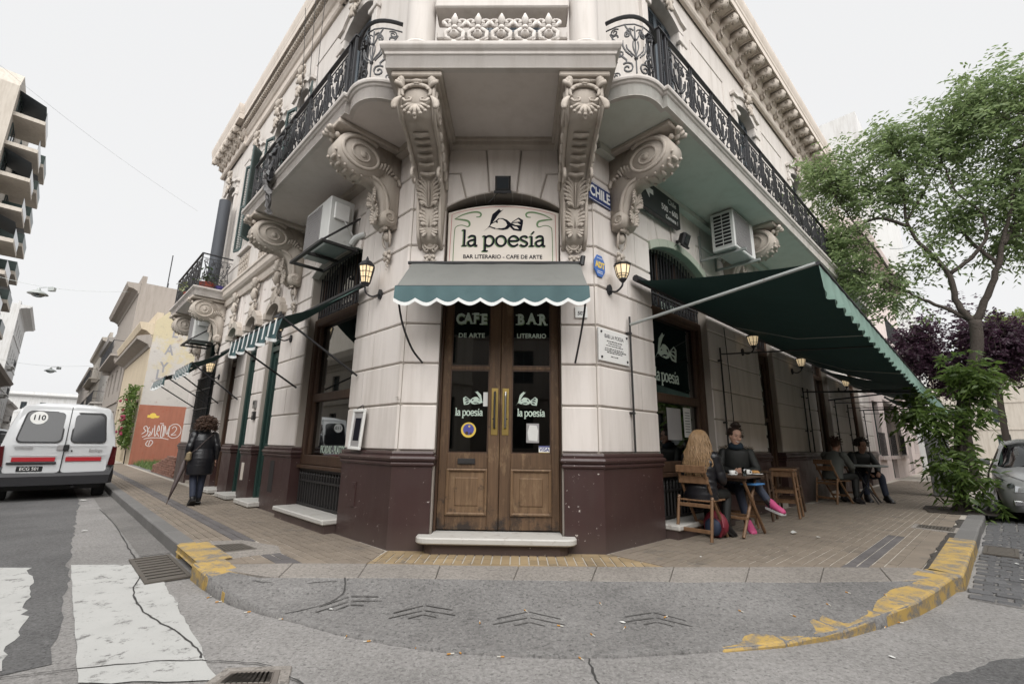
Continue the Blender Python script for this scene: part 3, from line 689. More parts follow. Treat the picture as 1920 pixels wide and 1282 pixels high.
# litter: cigarette ends and scraps
def butt(x, y, z, a):
    t = thing('cigarette_butt', None, 'cigarette butt', T(x, y, z), 'cigarette butts scattered over the ramp')
    t['label'] = 'flattened cigarette butt lying on the grey concrete of the corner'
    m = T(x, y, z + .005) @ RZ(a); ob('paper', MB().tube([(-.005, 0, 0), (.018, 0, 0)], .0045, 6, flat=.8), M['butt'], t, m); ob('filter', MB().tube([(-.03, 0, 0), (-.006, 0, 0)], .0048, 6, flat=.8), M['filter'], t, m)
for i in range(26):
    u = random.random(); v = random.choice([random.uniform(.3, .8), random.uniform(.93, 1.0)]); p = ramp_pt(u * .9 + .05, min(v, .97)); butt(p[0], p[1] - (.06 if v > .93 else 0), ramp_z(p[0], p[1]) + .002 if v < .93 else .004, random.uniform(0, 6))
def scrap(x, y, z, s_, lb):
    n = 7; P = [(s_ * random.uniform(.5, 1) * cos(2 * PI * i / n), s_ * .6 * random.uniform(.5, 1) * sin(2 * PI * i / n)) for i in range(n)]
    mb = MB(); mb.add([(px, py, .004 + .3 * s_ * abs(noise.noise((i, x, 0)))) for i, (px, py) in enumerate(P)] + [(0, 0, .012)], [(i, (i + 1) % n, n) for i in range(n)])
    o = ob('paper_scrap', mb, M['paper'], None, T(x, y, z) @ RZ(random.uniform(0, 6))); tag(o, lb, 'litter', 'paper scraps on the ground')
for x, y, z, s_, lb in [(.87, 3.82, None, .035, 'white scrap right of the chevron grooves on the ramp'), (-9.4, 10.6, .012, .1, 'white paper lying on the road behind the van'), (4.3, 6.75, .145, .04, 'white scrap on the tiles near the crossed table legs'), (-1.42, 4.02, None, .025, 'tiny white scrap at the left end of the ramp'), (2.55, 3.4, .004, .03, 'white scrap on the road below the yellow kerb'), (4.9, 4.55, .03, .04, 'white scrap on the nearest cobbles'), (5.4, 5.2, .03, .04, 'white scrap on the cobbles beside the yellow kerb'), (2.15, 5.5, .145, .025, 'tiny scrap on the tiles by the corner of the right pier'), (6.1, 5.9, .03, .04, 'white scrap on the cobbles near the small drain'), (-6.3, 7.2, .014, .05, 'white scrap in the left gutter above the storm drain')]:
    scrap(x, y, ramp_z(x, y) + .002 if z is None else z, s_, lb)
# ================================================================== THE CORNER BUILDING
bld = thing('corner_building', 'ornate two storey corner building with carved brackets, iron balconies and a maroon base', 'building')
LE, RE = 13.0, 17.3
LOPS = [(1.36, 3.29, .2, 4.32, .22), (4.66, 5.48, .2, 3.98, .2), (6.18, 6.98, .2, 3.98, .2), (7.72, 8.52, .2, 3.98, .2), (9.75, 11.5, .2, 4.32, .2)]
LO = [(-b, -a, c, d, e) for a, b, c, d, e in LOPS]
RO = [(1.40, 3.32, .2, 4.36, .24), (5.75, 6.72, .2, 3.98, .12), (9.9, 11.4, .2, 3.98, .15), (14.2, 15.6, .2, 3.98, .15)]
CO = [(.50, 2.06, .1, 4.52, .24)]
def arcz(xa, xb, sp, rise, x):
    if rise < .001: return sp
    h = (xb - xa) / 2; R = (h * h + rise * rise) / (2 * rise); c = (xa + xb) / 2; return sp + rise - R + math.sqrt(max(0, R * R - (x - c) ** 2))
def arcpts(xa, xb, sp, rise, a=None, b=None, n=12):
    a = xa if a is None else a; b = xb if b is None else b
    return [(a + (b - a) * i / n, arcz(xa, xb, sp, rise, a + (b - a) * i / n)) for i in range(n + 1)]
def wall(name, F, x0, x1, z0, z1, ops, y0, y1, mat, parent):
    mb = MB(); x = x0
    for xa, xb, za, zb, rise in sorted(ops):
        mb.fprism([(x, z0), (xa, z0), (xa, z1), (x, z1)], y0, y1)
        if za > z0 + .01: mb.fprism([(xa, z0), (xb, z0), (xb, za), (xa, za)], y0, y1)
        mb.fprism(arcpts(xa, xb, zb, rise) + [(xb, z1), (xa, z1)], y0, y1)
        x = xb
    mb.fprism([(x, z0), (x1, z0), (x1, z1), (x, z1)], y0, y1)
    return ob(name, mb, mat, parent, F)
wall('wall', FL, -LE, .02, .1, 5.46, LO, .05, .38, M['joint'], bld)
wall('wall', FR, -.02, RE, .1, 5.46, RO, .05, .38, M['joint'], bld)
wall('wall', FC, .0, 2.55, .1, 5.46, CO, .051, .381, M['joint'], bld)

def isect(Fa, ya, Fb, yb):
    """corner where the line y=ya of one facade meets y=yb of the next"""
    p = Vector(P2(Fa, 0, ya)); d = Vector((Fa[0][0], Fa[1][0])); q = Vector(P2(Fb, 0, yb)); e = Vector((Fb[0][0], Fb[1][0]))
    t = ((q.x - p.x) * e.y - (q.y - p.y) * e.x) / (d.x * e.y - d.y * e.x); r = p + d * t; return (r.x, r.y)
def cornA(y): return isect(FL, y, FC, y)
def cornB(y): return isect(FC, y, FR, y)
ZC = [1.255, 1.82, 2.34, 2.86, 3.40, 3.95, 4.48, 5.0, 5.46]
g = .009
def block(poly, z0, z1, bev=.014): ob('stone_block', MB().prism(poly, z0 + g, z1 - g, bev), M['plaster'], bld)
YF, YB = .028, .30
def flatblock(F, a, b, z0, z1): block([P2(F, a + g, YB), P2(F, a + g, YF), P2(F, b - g, YF), P2(F, b - g, YB)], z0, z1)
for k in range(len(ZC) - 1):
    z0_, z1_ = ZC[k], ZC[k + 1]; sp = (.74, .98)[k % 2]
    ztop = 4.48
    # left corner pier wraps round the edge of the chamfer; above the springing the reveals are left to the voussoirs
    wr = .50 if z1_ < 4.6 else .50
    block([P2(FL, -sp, YB), P2(FL, -sp, YF), cornA(YF), P2(FC, wr - .002, YF), P2(FC, wr - .002, YB + .05)], z0_, z1_)
    flatblock(FL, -1.362, -sp, z0_, z1_)
    block([P2(FC, 2.062, YB + .05), P2(FC, 2.062, YF), cornB(YF), P2(FR, sp, YF), P2(FR, sp, YB)], z0_, z1_)
    flatblock(FR, sp, 1.402, z0_, z1_)
    off = (0, .0)[k % 2]
    def run(F, a, b, step):
        if k % 2 == 0 or b - a < .9:
            flatblock(F, a, b, z0_, z1_)
        else:
            n = max(1, round((b - a) / step)); 
            for i in range(n): flatblock(F, a + (b - a) * i / n, a + (b - a) * (i + 1) / n, z0_, z1_)
    for a, b in ((-4.66, -3.29), (-6.18, -5.48), (-7.72, -6.98), (-9.75, -8.52), (-13, -11.5)): run(FL, a, b, .7)
    for a, b in ((3.32, 5.75), (6.72, 9.9), (11.4, 14.2), (15.6, 17.3)):
        n = max(1, round((b - a) / (1.05 if k % 2 else 1.6)))
        for i in range(n): flatblock(FR, a + (b - a) * i / n, a + (b - a) * (i + 1) / n, z0_, z1_)
# voussoirs over the openings
def voussoirs(F, xa, xb, sp, rise, zt, mat=None):
    c = (xa + xb) / 2; kb, kt = min(.19, (xb - xa) * .14), min(.25, (xb - xa) * .19); w = xb - xa
    zm = sp + (zt - sp) * .55 if zt - sp > .6 else zt
    xl = xa + w * .17; xt = xa + w * .11
    A = lambda a, b: arcpts(xa, xb, sp, rise, a, b, 6)
    L_ = [A(xa + .004, xl - g) + [(xt - g, zm - g), (xa + .004, zm - g)]]
    if zm < zt: L_.append(A(xl + g, c - kb - g) + [(c - kt - g, zt - g), (xa + .004, zt - g), (xa + .004, zm + g), (xt + g, zm + g)])
    else: L_.append(A(xl + g, c - kb - g) + [(c - kt - g, zt - g), (xt + g, zt - g)])
    K = A(c - kb + g, c + kb - g) + [(c + kt - g, zt - g), (c - kt + g, zt - g)]
    R_ = [[(2 * c - x, z) for x, z in reversed(p)] for p in L_]
    for p in L_ + R_: ob('voussoir', MB().fprism(p, YF + .001, YB, .012), mat or M['plaster'], bld, F)
    ob('keystone', MB().fprism(K, YF - .02, YB, .012), mat or M['plaster'], bld, F)
for F, ops in ((FC, CO), (FL, LO), (FR, RO)):
    for xa, xb, za, sp, rise in ops: voussoirs(F, xa, xb, sp, rise, 5.46)
def archband(F, xa, xb, sp, rise, y0, y1, w, mat, n=7):
    for i in range(n):
        a, b = xa + (xb - xa) * i / n + .003, xa + (xb - xa) * (i + 1) / n - .003
        lo = arcpts(xa, xb, sp, rise, a, b, 3); hi = [(x + (x - (xa + xb) / 2) * .04, z + w) for x, z in reversed(lo)]
        ob('arch_stone', MB().fprism(lo + hi, y0, y1, .008), mat, bld, F)
archband(FR, 1.41, 3.31, 4.35, .24, -.012, .12, .13, M['archgreen'])
archband(FL, -3.28, -1.37, 4.31, .22, -.012, .12, .13, M['plaster'])
# ---- plinth: maroon base with a rolled moulding
PLP = [(.0, 1.07), (.022, 1.085), (.026, 1.105), (.012, 1.125), (.034, 1.14), (.044, 1.165), (.034, 1.19), (.012, 1.20), (.018, 1.225), (.008, 1.25), (-.05, 1.25), (-.05, 1.07)]
def plinth(path, back):
    ob('plinth', MB().prism(path + back, .06, 1.075, .006), M['plinth'], bld)
    ob('plinth_moulding', MB().sweep(path, PLP), M['plinth'], bld)
yp = .0; RV = .24
plinth([P2(FL, -1.345, RV), P2(FL, -1.345, yp), cornA(yp), P2(FC, .485, yp), P2(FC, .485, RV)], [P2(FC, .3, .5), P2(FL, -1.0, .5)])
plinth([P2(FC, 2.075, RV), P2(FC, 2.075, yp), cornB(yp), P2(FR, 1.385, yp), P2(FR, 1.385, RV)], [P2(FR, 1.0, .5), P2(FC, 2.3, .5)])
for a, b in ((-4.675, -3.275), (-6.19, -5.47), (-7.73, -6.97), (-9.76, -8.51), (-13, -11.49)): plinth([P2(FL, a, RV), P2(FL, a, yp), P2(FL, b, yp), P2(FL, b, RV)], [])
for a, b in ((3.305, 5.765), (6.705, 9.915), (11.385, 14.215), (15.585, 17.3)): plinth([P2(FR, a, RV), P2(FR, a, yp), P2(FR, b, yp), P2(FR, b, RV)], [])
ob('service_hatch', MB().fprism([(-.98, .52), (-.86, .52), (-.86, .83), (-.98, .83)], -.012, .02, .004).fprism([(-.95, .76), (-.89, .76), (-.89, .80), (-.95, .80)], -.02, -.01), M['plinth'], bld, FL)
ob('niche', MB().fprism([(-4.28, .45), (-4.05, .45), (-4.05, 1.0), (-4.28, 1.0)], -.004, .01), M['iron_w'], bld, FL)
ob('vent_grille', MB().box(-.02, .03, -.004, .02, 1.9, 1.905), M['joint'], bld, FL)
# interior: dark rooms behind the glass, floors and back walls
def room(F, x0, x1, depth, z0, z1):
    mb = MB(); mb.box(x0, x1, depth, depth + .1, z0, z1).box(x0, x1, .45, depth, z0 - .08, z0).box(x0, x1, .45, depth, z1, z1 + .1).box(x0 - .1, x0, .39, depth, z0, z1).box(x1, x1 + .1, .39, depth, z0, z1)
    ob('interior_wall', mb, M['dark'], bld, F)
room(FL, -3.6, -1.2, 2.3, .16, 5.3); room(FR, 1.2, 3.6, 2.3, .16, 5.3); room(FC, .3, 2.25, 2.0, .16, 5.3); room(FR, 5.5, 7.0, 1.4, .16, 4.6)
ob('roof', MB().add([(*P2(FL, -LE, .3), 11.6), (*cornA(.3), 11.6), (*cornB(.3), 11.6), (*P2(FR, 13.6, .3), 11.6), (*P2(FR, 13.6, 9), 11.6), (*P2(FL, -LE, 9), 11.6)], [(0, 1, 2, 3, 4, 5)]), M['joint'], bld)
ob('party_wall', MB().box(-LE - .01, -LE + .3, .4, 9, 0, 11.55), M['plaster_up'], bld, FL)
ob('party_wall', MB().box(13.3, 13.59, .36, 9, 5.5, 11.55), M['plaster_up'], bld, FR); ob('roof', MB().box(13.6, RE, .36, 9, 8.3, 8.4), M['joint'], bld, FR)
ob('party_wall', MB().box(RE - .3, RE + .01, .4, 9, 0, 8.3), M['plaster_up'], bld, FR)

# ---- carving helpers (all in facade coordinates, y negative is outward)
def leaf(mb, base, tip, side, r, curl=.5, n=7):
    """one acanthus lobe: a fat tapering curl from base to tip bending to side"""
    b, t = Vector(base), Vector(tip); P = []; R = []
    for i in range(n):
        u = i / (n - 1); p = b.lerp(t, u) + Vector(side) * (sin(u * PI * .9) * curl) * (t - b).length; p.y -= r * 1.1 * sin(u * PI)
        if u > .75: p.y -= r * (u - .75) * 5
        P.append(p); R.append(max(.004, r * (.45 + 1.1 * sin(min(1, u * 1.25) * PI * .62)) * (1 if u < .8 else 1.6 - u * .85)))
    mb.tube(P, R, 5, True, .7)
def leafband(mb, path, w, n, r=.024, up=False):
    """pairs of lobes either side of a rib along a vertical path of (y,z)"""
    P = smooth_path([(0, y, z) for y, z in path], 4); mb.tube([(p[0], p[1] - .012, p[2]) for p in P], [r * .8] * len(P), 5)
    for k in range(n):
        i = int((k + .3) / n * (len(P) - 1)); p = Vector(P[i]); j = min(len(P) - 1, i + max(1, len(P) // n)); q = Vector(P[j] if not up else P[max(0, i - len(P) // n)])
        ww = w * (.55 + .45 * sin(PI * (k + .6) / (n + .4)))
        for sx in (-1, 1):
            for m_, (fw, ln) in enumerate(((1.0, .75), (.72, .25), (.42, .1))):
                tip = p.lerp(q, .35 + ln) + Vector((sx * ww * fw, -.012, .03 * (1 - m_)))
                leaf(mb, p + Vector((sx * .006, 0, -.01 * m_)), tip, (sx * .3, -.15, .35), r * (1 - .12 * m_), .4, 6)
def tier(mb, zb, zt, w, yf, n=7, r=.0145):
    """one tier of acanthus: slender lobes springing from the midrib and curling outwards"""
    h = zt - zb; mb.tube([(0, yf(zb) - .02, zb), (0, yf(zb + h * .6) - .03, zb + h * .6), (0, yf(zt) - .025, zt)], [r * 1.2, r, r * .5], 5)
    for sx in (-1, 1):
        for k in range(n):
            u = k / (n - 1); b = (sx * .010, yf(zb + h * .5 * u) - .008, zb + h * .52 * u); ww = w * (.62 + .38 * sin(PI * (u * .8 + .1))); q = (sx * ww, yf(zb + h * (.2 + .8 * u)) - .03, zb + h * (.12 + .86 * u))
            leaf(mb, b, q, (-sx * .1, -.15, .45), r * (1.15 - .3 * u), .38, 8)
            if k % 2 == 0: leaf(mb, (sx * ww * .55, b[1], (b[2] + q[2]) / 2), (sx * ww * .8, q[1] - .015, q[2] - h * .07), (0, -.3, .3), r * .8, .4, 5)
def shellfan(mb, c, w, h, n=7, r=.02, flip=1):
    for i in range(n):
        a = PI * (.1 + .8 * i / (n - 1)); e = (c[0] + w * cos(a), c[1] - .03 * sin(a), c[2] - flip * h * sin(a)); mb.tube([c, ((c[0] + e[0]) / 2, c[1] - .03, (c[2] + e[2]) / 2), e], [r * .5, r, r * .9], 6)
        mb.ball(e, r * 1.15, 6, 4)
def flower(mb, c, r):
    mb.ball((c[0], c[1] - r * .5, c[2]), r * .38, 6, 4)
    for i in range(6):
        a = 2 * PI * i / 6; mb.ball((c[0] + r * .62 * cos(a), c[1] - r * .2, c[2] + r * .62 * sin(a)), (r * .4, r * .3, r * .4), 6, 4)
def pendant(mb, c, h):
    """flower with a tail of buds hanging on the wall"""
    flower(mb, c, h * .32)
    for sx in (-1, 1): leaf(mb, (c[0], c[1], c[2] + h * .2), (c[0] + sx * h * .36, c[1] - .01, c[2] + .05 * h), (0, 0, .4), h * .09, .3); leaf(mb, c, (c[0] + sx * h * .32, c[1], c[2] - h * .3), (0, 0, .3), h * .09, .3)
    for i in range(4): mb.ball((c[0] + (-1) ** i * h * .05, c[1] - .012, c[2] - h * (.38 + .15 * i)), h * (.11 - .02 * i), 6, 4)
def cartouche(mb, c, w, h):
    """keystone ornament: a head-like boss in scrolls and leaves"""
    x, y, z = c; mb.ball((x, y - .05, z + h * .1), (w * .2, .07, h * .17), 8, 6); mb.ball((x, y - .1, z + h * .06), (w * .05, .03, h * .07), 5, 4)
    for sx in (-1, 1):
        sp = spiral(x + sx * w * .3, z + h * .27, w * .04, w * .17, PI / 2, sx * 1.3, 12); mb.tube([(a, y - .03, b) for a, b in sp], .016, 5)
        sp = spiral(x + sx * w * .26, z - h * .22, w * .03, w * .15, -PI / 2, -sx * 1.2, 12); mb.tube([(a, y - .03, b) for a, b in sp], .016, 5)
        for k in range(4): leaf(mb, (x + sx * w * .12, y, z + h * (.3 - .2 * k)), (x + sx * w * (.46 - .06 * k), y - .03, z + h * (.40 - .27 * k)), (0, 0, .3), w * .06, .4)
        leaf(mb, (x, y - .02, z - h * .1), (x + sx * w * .14, y - .02, z - h * .48), (sx * .3, 0, 0), w * .07, .3)
    for k in (-1, 0, 1): leaf(mb, (x, y - .02, z + h * .25), (x + k * w * .16, y - .04, z + h * .52), (0, 0, 0), w * .07, .2)
    mb.ball((x, y - .03, z - h * .42), (w * .1, .04, h * .1), 6, 4)
def extr(mb, prof, x0, x1):
    """side profile of (out, z) extruded along x"""
    return mb.rings([[(x0, -o, z) for o, z in prof], [(x1, -o, z) for o, z in prof]])
# ---- the two tall front consoles under the bay
def bay_console(u):
    F = FC @ T(u, .02, 0); w = .16
    r = ob('console', None, None, bld, F)
    prof = smooth_path([(1.20, 5.43), (1.235, 5.32), (1.21, 5.16), (1.10, 5.03), (.95, 4.985), (.76, 4.96), (.55, 4.88), (.38, 4.73), (.285, 4.52), (.235, 4.28), (.18, 4.08), (.13, 3.98), (.05, 3.93), (.0, 3.90)], 4)
    body = extr(MB(), [(o, z) for o, z, *_ in prof] + [(0, 5.43)] if len(prof[0]) > 2 else prof + [(0, 5.43)], -1, 1); wz = lambda z: .155 + .05 * max(0, min(1, (z - 4.6) / .5)); body.v = [(x * wz(z), y, z) for x, y, z in body.v]
    for sx in (-1, 1):
        body.tube([(sx * (wz(z) - .012), -o - .004, z) for o, z in prof], [.026] * len(prof), 5)
        body.tube([(sx * (wz(5.2) + .004), -a, b) for a, b in spiral(1.0, 5.215, .02, .19, 0, 2.1, 36)], [.012 + .016 * i / 36 for i in range(37)], 5)
        body.lathe([(.001, 0), (.17, 0), (.17, .012), (.001, .012)], (0, 0, 0), 3) if False else None
        body.tube([(sx * (w + .006), -a, b) for a, b in spiral(.50, 4.66, .02, .12, PI, -1.6, 24)], [.010 + .012 * i / 24 for i in range(25)], 5)
        for k in range(6): leaf(body, (sx * wz(5.08 - .05 * k), -.80 + .12 * k, 5.08 - .05 * k), (sx * (w + .035), -.70 + .12 * k, 4.98 - .06 * k), (0, 0, .3), .025, .5)
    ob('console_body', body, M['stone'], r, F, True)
    ob('console_cap', MB().bbox(-.29, .29, -1.31, .03, 5.43, 5.505, .012).bbox(-.25, .25, -1.27, .03, 5.39, 5.43, .01), M['stone'], r, F)
    mb = MB()
    # cartouche on the scroll front
    yf = -1.245
    yf -= .012; K0 = len(mb.v); mb.tube([(.125 * cos(a), yf, 5.25 + .10 * sin(a)) for a in np.linspace(-.5, PI + .5, 20)], [.012 + .012 * sin(PI * i / 19) for i in range(20)], 6)
    for k in range(5): a = PI * (.14 + .18 * k); mb.ball((.118 * cos(a), yf - .012, 5.25 + .095 * sin(a)), (.022, .014, .022), 6, 4)
    for sx in (-1, 1):
        mb.tube([(sx * .115, yf, 5.17), (sx * .09, yf - .01, 5.125), (sx * .045, yf - .014, 5.13), (sx * .04, yf - .014, 5.165), (sx * .065, yf - .012, 5.175)], [.014, .015, .013, .011, .008], 5)
        for k in range(3): leaf(mb, (sx * .11, yf, 5.30 + .02 * k), (sx * (.19 - .02 * k), yf - .01, 5.36 + .03 * k), (0, -.1, .3), .022, .5)
        leaf(mb, (sx * .13, yf, 5.2), (sx * .175, yf, 5.02), (sx * .3, 0, 0), .022, .4)
    mb.ball((0, yf - .01, 5.385), (.055, .035, .028), 8, 5); mb.ball((0, yf - .01, 5.352), (.04, .03, .014), 6, 4)
    shellfan(mb, (0, yf + .01, 5.10), .12, .15, 7, .017); mb.ball((0, yf + .01, 4.935), (.018, .02, .03), 6, 4)
    mb.v = mb.v[:K0] + [(x * 1.3, y, z) for x, y, z in mb.v[K0:]]
    # reeded ribs under the scroll
    for k in range(6):
        t = k / 5; y = -.93 + .50 * t; z = 4.965 - .17 * t * t - .03 * t; mb.tube([(-.095, y, z - .012), (0, y, z - .03), (.095, y, z - .012)], [.022, .03, .022], 6)
    tier(mb, 4.36, 4.74, .16, lambda z: -.185 - (z - 4.1) * .235); tier(mb, 4.12, 4.36, .15, lambda z: -.16 - (z - 4.1) * .2, 5)
    for sx in (-1, 1):
        for k in range(4): leaf(mb, (sx * .03, -.17, 4.12 - .02 * k), (sx * (.15 - .02 * k), -.17, 4.15 - .05 * k), (0, 0, -.35), .015, .5)
    # shell and drop on the wall
    shellfan(mb, (0, -.10, 4.05), .10, .05, 5, .02, -1); mb.tube([(.105 * cos(a) * (1 - .25 * (a / PI - .5)), -.05, 3.965 + .09 * sin(a)) for a in np.linspace(PI + .25, 2 * PI - .25, 12)], .018, 5)
    mb.ball((0, -.02, 3.95), (.075, .05, .07), 8, 6)
    for sx in (-1, 1): mb.tube([(a, -.045, b) for a, b in spiral(sx * .055, 3.86, .01, .035, PI / 2, -sx * 1.1, 10)], .012, 5); mb.tube([(sx * .1, -.045, 3.97), (sx * .098, -.05, 3.9), (sx * .06, -.045, 3.83)], .014, 5)
    pendant(mb, (0, -.02, 3.74), .2)
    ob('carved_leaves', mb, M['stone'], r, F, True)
bay_console(.32); bay_console(2.235)
# ---- scrolled side brackets
def volute_mesh():
    b = MB(); w = .15; ell = lambda c, rx, rz, n=28: [(c[0] + rx * cos(2 * PI * i / n), c[1] + rz * sin(2 * PI * i / n)) for i in range(n)]
    extr(b, ell((.60, 5.17), .37, .285), -w, w)
    web = smooth_path([(.62, 5.44), (.60, 4.93), (.40, 4.87), (.29, 4.74), (.245, 4.55), (.20, 4.38), (.12, 4.33), (.0, 4.30)], 4); extr(b, [(p[0], p[1]) for p in web] + [(0, 5.44)], -w * .8, w * .8)
    extr(b, ell((.135, 4.415), .115, .11, 18), -w * 1.02, w * 1.02)
    for sx in (-1, 1):
        b.tube([(sx * (w + .003), -a, z) for a, z in [(.60 + (x - .60) * 1.28, y) for x, y in spiral(.60, 5.17, .03, .262, .3, sx * 0 + 2.3, 46)]], [.012 + .020 * i / 46 for i in range(47)], 6)
        b.ball((sx * w, -.60, 5.17), (.03, .05, .05), 8, 5)
        b.tube([(sx * (w * 1.02), -a, z) for a, z in spiral(.135, 4.415, .015, .085, 2.5, -1.8, 22)], [.008 + .012 * i / 22 for i in range(23)], 5)
        pth = smooth_path([(.44, 4.93), (.30, 4.88), (.21, 4.76), (.17, 4.6), (.17, 4.5)], 4); b.tube([(sx * w * .82, -p[0], p[1]) for p in pth], .03, 6)
        for k in range(7): leaf(b, (sx * (w * .8), -.36 + .05 * k, 5.02 + .01 * k), (sx * (w * 1.0), -.30 + .05 * k, 5.16 + .035 * k - .012 * k * k), (0, .3, .2), .024, .5)
    rim = MB()
    for k in range(9):
        a = rad(-25 - 19 * k); o, z = .60 + .375 * cos(a), 5.17 + .29 * sin(a); rim.ball((0, -o, z), (.085, .03, .03), 8, 5)
        for sx in (-1, 1): rim.ball((sx * .12, -.60 - .38 * cos(a + .16), 5.17 + .295 * sin(a + .16)), .022, 6, 4)
    pth = [(-.27, 4.78), (-.30, 4.68), (-.25, 4.52), (-.24, 4.36)]
    tier(rim, 4.52, 4.80, .13, lambda z: -.27 - .05 * (z > 4.6)); tier(rim, 4.32, 4.54, .12, lambda z: -.255, 5)
    for k in range(5): leaf(rim, (0, -.93, 5.36), ((k - 2) * .06, -1.03, 5.44 - .03 * abs(k - 2)), (0, -.2, .3), .03, .3)
    rim.ball((0, -.98, 5.36), (.05, .05, .05), 8, 5)
    for sx in (-1, 1): rim.ball((sx * .08, -.95, 5.33), (.04, .04, .04), 6, 4)
    shellfan(rim, (0, -.13, 4.26), .09, .05, 5, .02, -1); rim.ball((0, -.07, 4.2), (.07, .06, .08), 8, 6)
    for sx in (-1, 1): rim.tube([(sx * .05, -.09, 4.30), (sx * .10, -.09, 4.2), (sx * .085, -.07, 4.08), (sx * .04, -.06, 4.03)], [.014, .018, .016, .012], 5)
    pendant(rim, (0, -.03, 3.92), .24)
    return b.mesh('bracket_body', M['stone'], True), rim.mesh('carved_leaves', M['stone'], True)
VB, VR = volute_mesh()
VF, VFR = VB, VR
def side_bracket(F):
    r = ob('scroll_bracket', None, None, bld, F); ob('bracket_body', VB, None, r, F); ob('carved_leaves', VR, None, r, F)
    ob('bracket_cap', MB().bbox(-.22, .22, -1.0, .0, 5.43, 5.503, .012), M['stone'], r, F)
for s in (.46, 4.0): side_bracket(FL @ T(-s, .02, 0))
for s in (.50, 4.4, 8.4, 12.4): side_bracket(FR @ T(s, .02, 0))
for s in (9.75, 12.3): side_bracket(FL @ T(-s, .02, -.28) @ Matrix.Diagonal((1, .86, 1, 1)))
# ---- balcony slabs
def arc_between(p, q, sag, n=10):
    p, q = Vector(p), Vector(q); d = q - p; nrm = Vector((d.y, -d.x)).normalized(); return [tuple(p + d * (i / n) + nrm * (sag * (1 - (2 * i / n - 1) ** 2))) for i in range(n + 1)]
SL, SR = 4.5, 13.0; OL, OR = .97, 1.08
aL = arc_between(Lw(.12, OL - .06)[:2], Cw(-.03, .80)[:2], .17); aR = arc_between(Cw(2.58, .80)[:2], Rw(.06, OR - .06)[:2], .17)
front = [tuple(Lw(SL, 0)[:2]), tuple(Lw(SL, OL)[:2]), tuple(Lw(.12, OL)[:2])] + aL
frontR = aR + [tuple(Rw(.06, OR)[:2]), tuple(Rw(SR, OR)[:2]), tuple(Rw(SR, 0)[:2])]
FAS = [(0, 5.50), (.0, 5.66), (.018, 5.672), (.03, 5.69), (.05, 5.70), (.058, 5.72), (.058, 5.745), (-.06, 5.745), (-.06, 5.50)]
balc = ob('balcony', None, None, bld)
ob('balcony_slab', MB().prism(front + [tuple(Cw(.2, -.02)[:2]), tuple(Lw(.1, -.02)[:2])], 5.505, 5.74), M['soffit'], balc)
ob('balcony_slab', MB().prism(frontR + [tuple(Rw(.1, -.02)[:2]), tuple(Cw(2.35, -.02)[:2])], 5.505, 5.74), M['soffit_green'], balc)
ob('balcony_edge', MB().sweep(front, FAS), M['plaster_up'], balc); ob('balcony_edge', MB().sweep(frontR, FAS), M['plaster_up'], balc)
bay = [tuple(Cw(-.03, -.0)[:2]), tuple(Cw(-.03, 1.33)[:2]), tuple(Cw(2.58, 1.33)[:2]), tuple(Cw(2.58, 0)[:2])]
ob('bay_slab', MB().prism(bay, 5.502, 5.76), M['soffit'], balc)
ob('bay_edge', MB().sweep(bay, [(0, 5.497), (0, 5.66), (.015, 5.67), (.02, 5.70), (.045, 5.72), (.065, 5.745), (.07, 5.76), (.07, 5.79), (-.08, 5.79), (-.08, 5.497)]), M['plaster_up'], balc)
# soffit beams
ob('soffit_beam', MB().box(.0, 2.55, -.10, .03, 5.40, 5.499), M['stone'], bld, FC); ob('soffit_beam', MB().box(.47, 2.08, -.14, -.101, 5.455, 5.4985), M['stone'], bld, FC)
ob('soffit_beam', MB().box(-4.5, -.02, -.09, .03, 5.40, 5.50), M['stone'], bld, FL); ob('soffit_beam', MB().box(.02, 13, -.09, .03, 5.40, 5.50), M['soffit_green'], bld, FR)
# string course between the balconies on the left street
ob('string_course', MB().sweep([tuple(Lw(LE, 0)[:2]), tuple(Lw(SL + .02, 0)[:2])], [(-.05, 5.05), (.03, 5.05), (.05, 5.12), (.06, 5.2), (.12, 5.24), (.16, 5.30), (.17, 5.42), (.20, 5.45), (.20, 5.5), (-.05, 5.5)]), M['cornice'], bld)

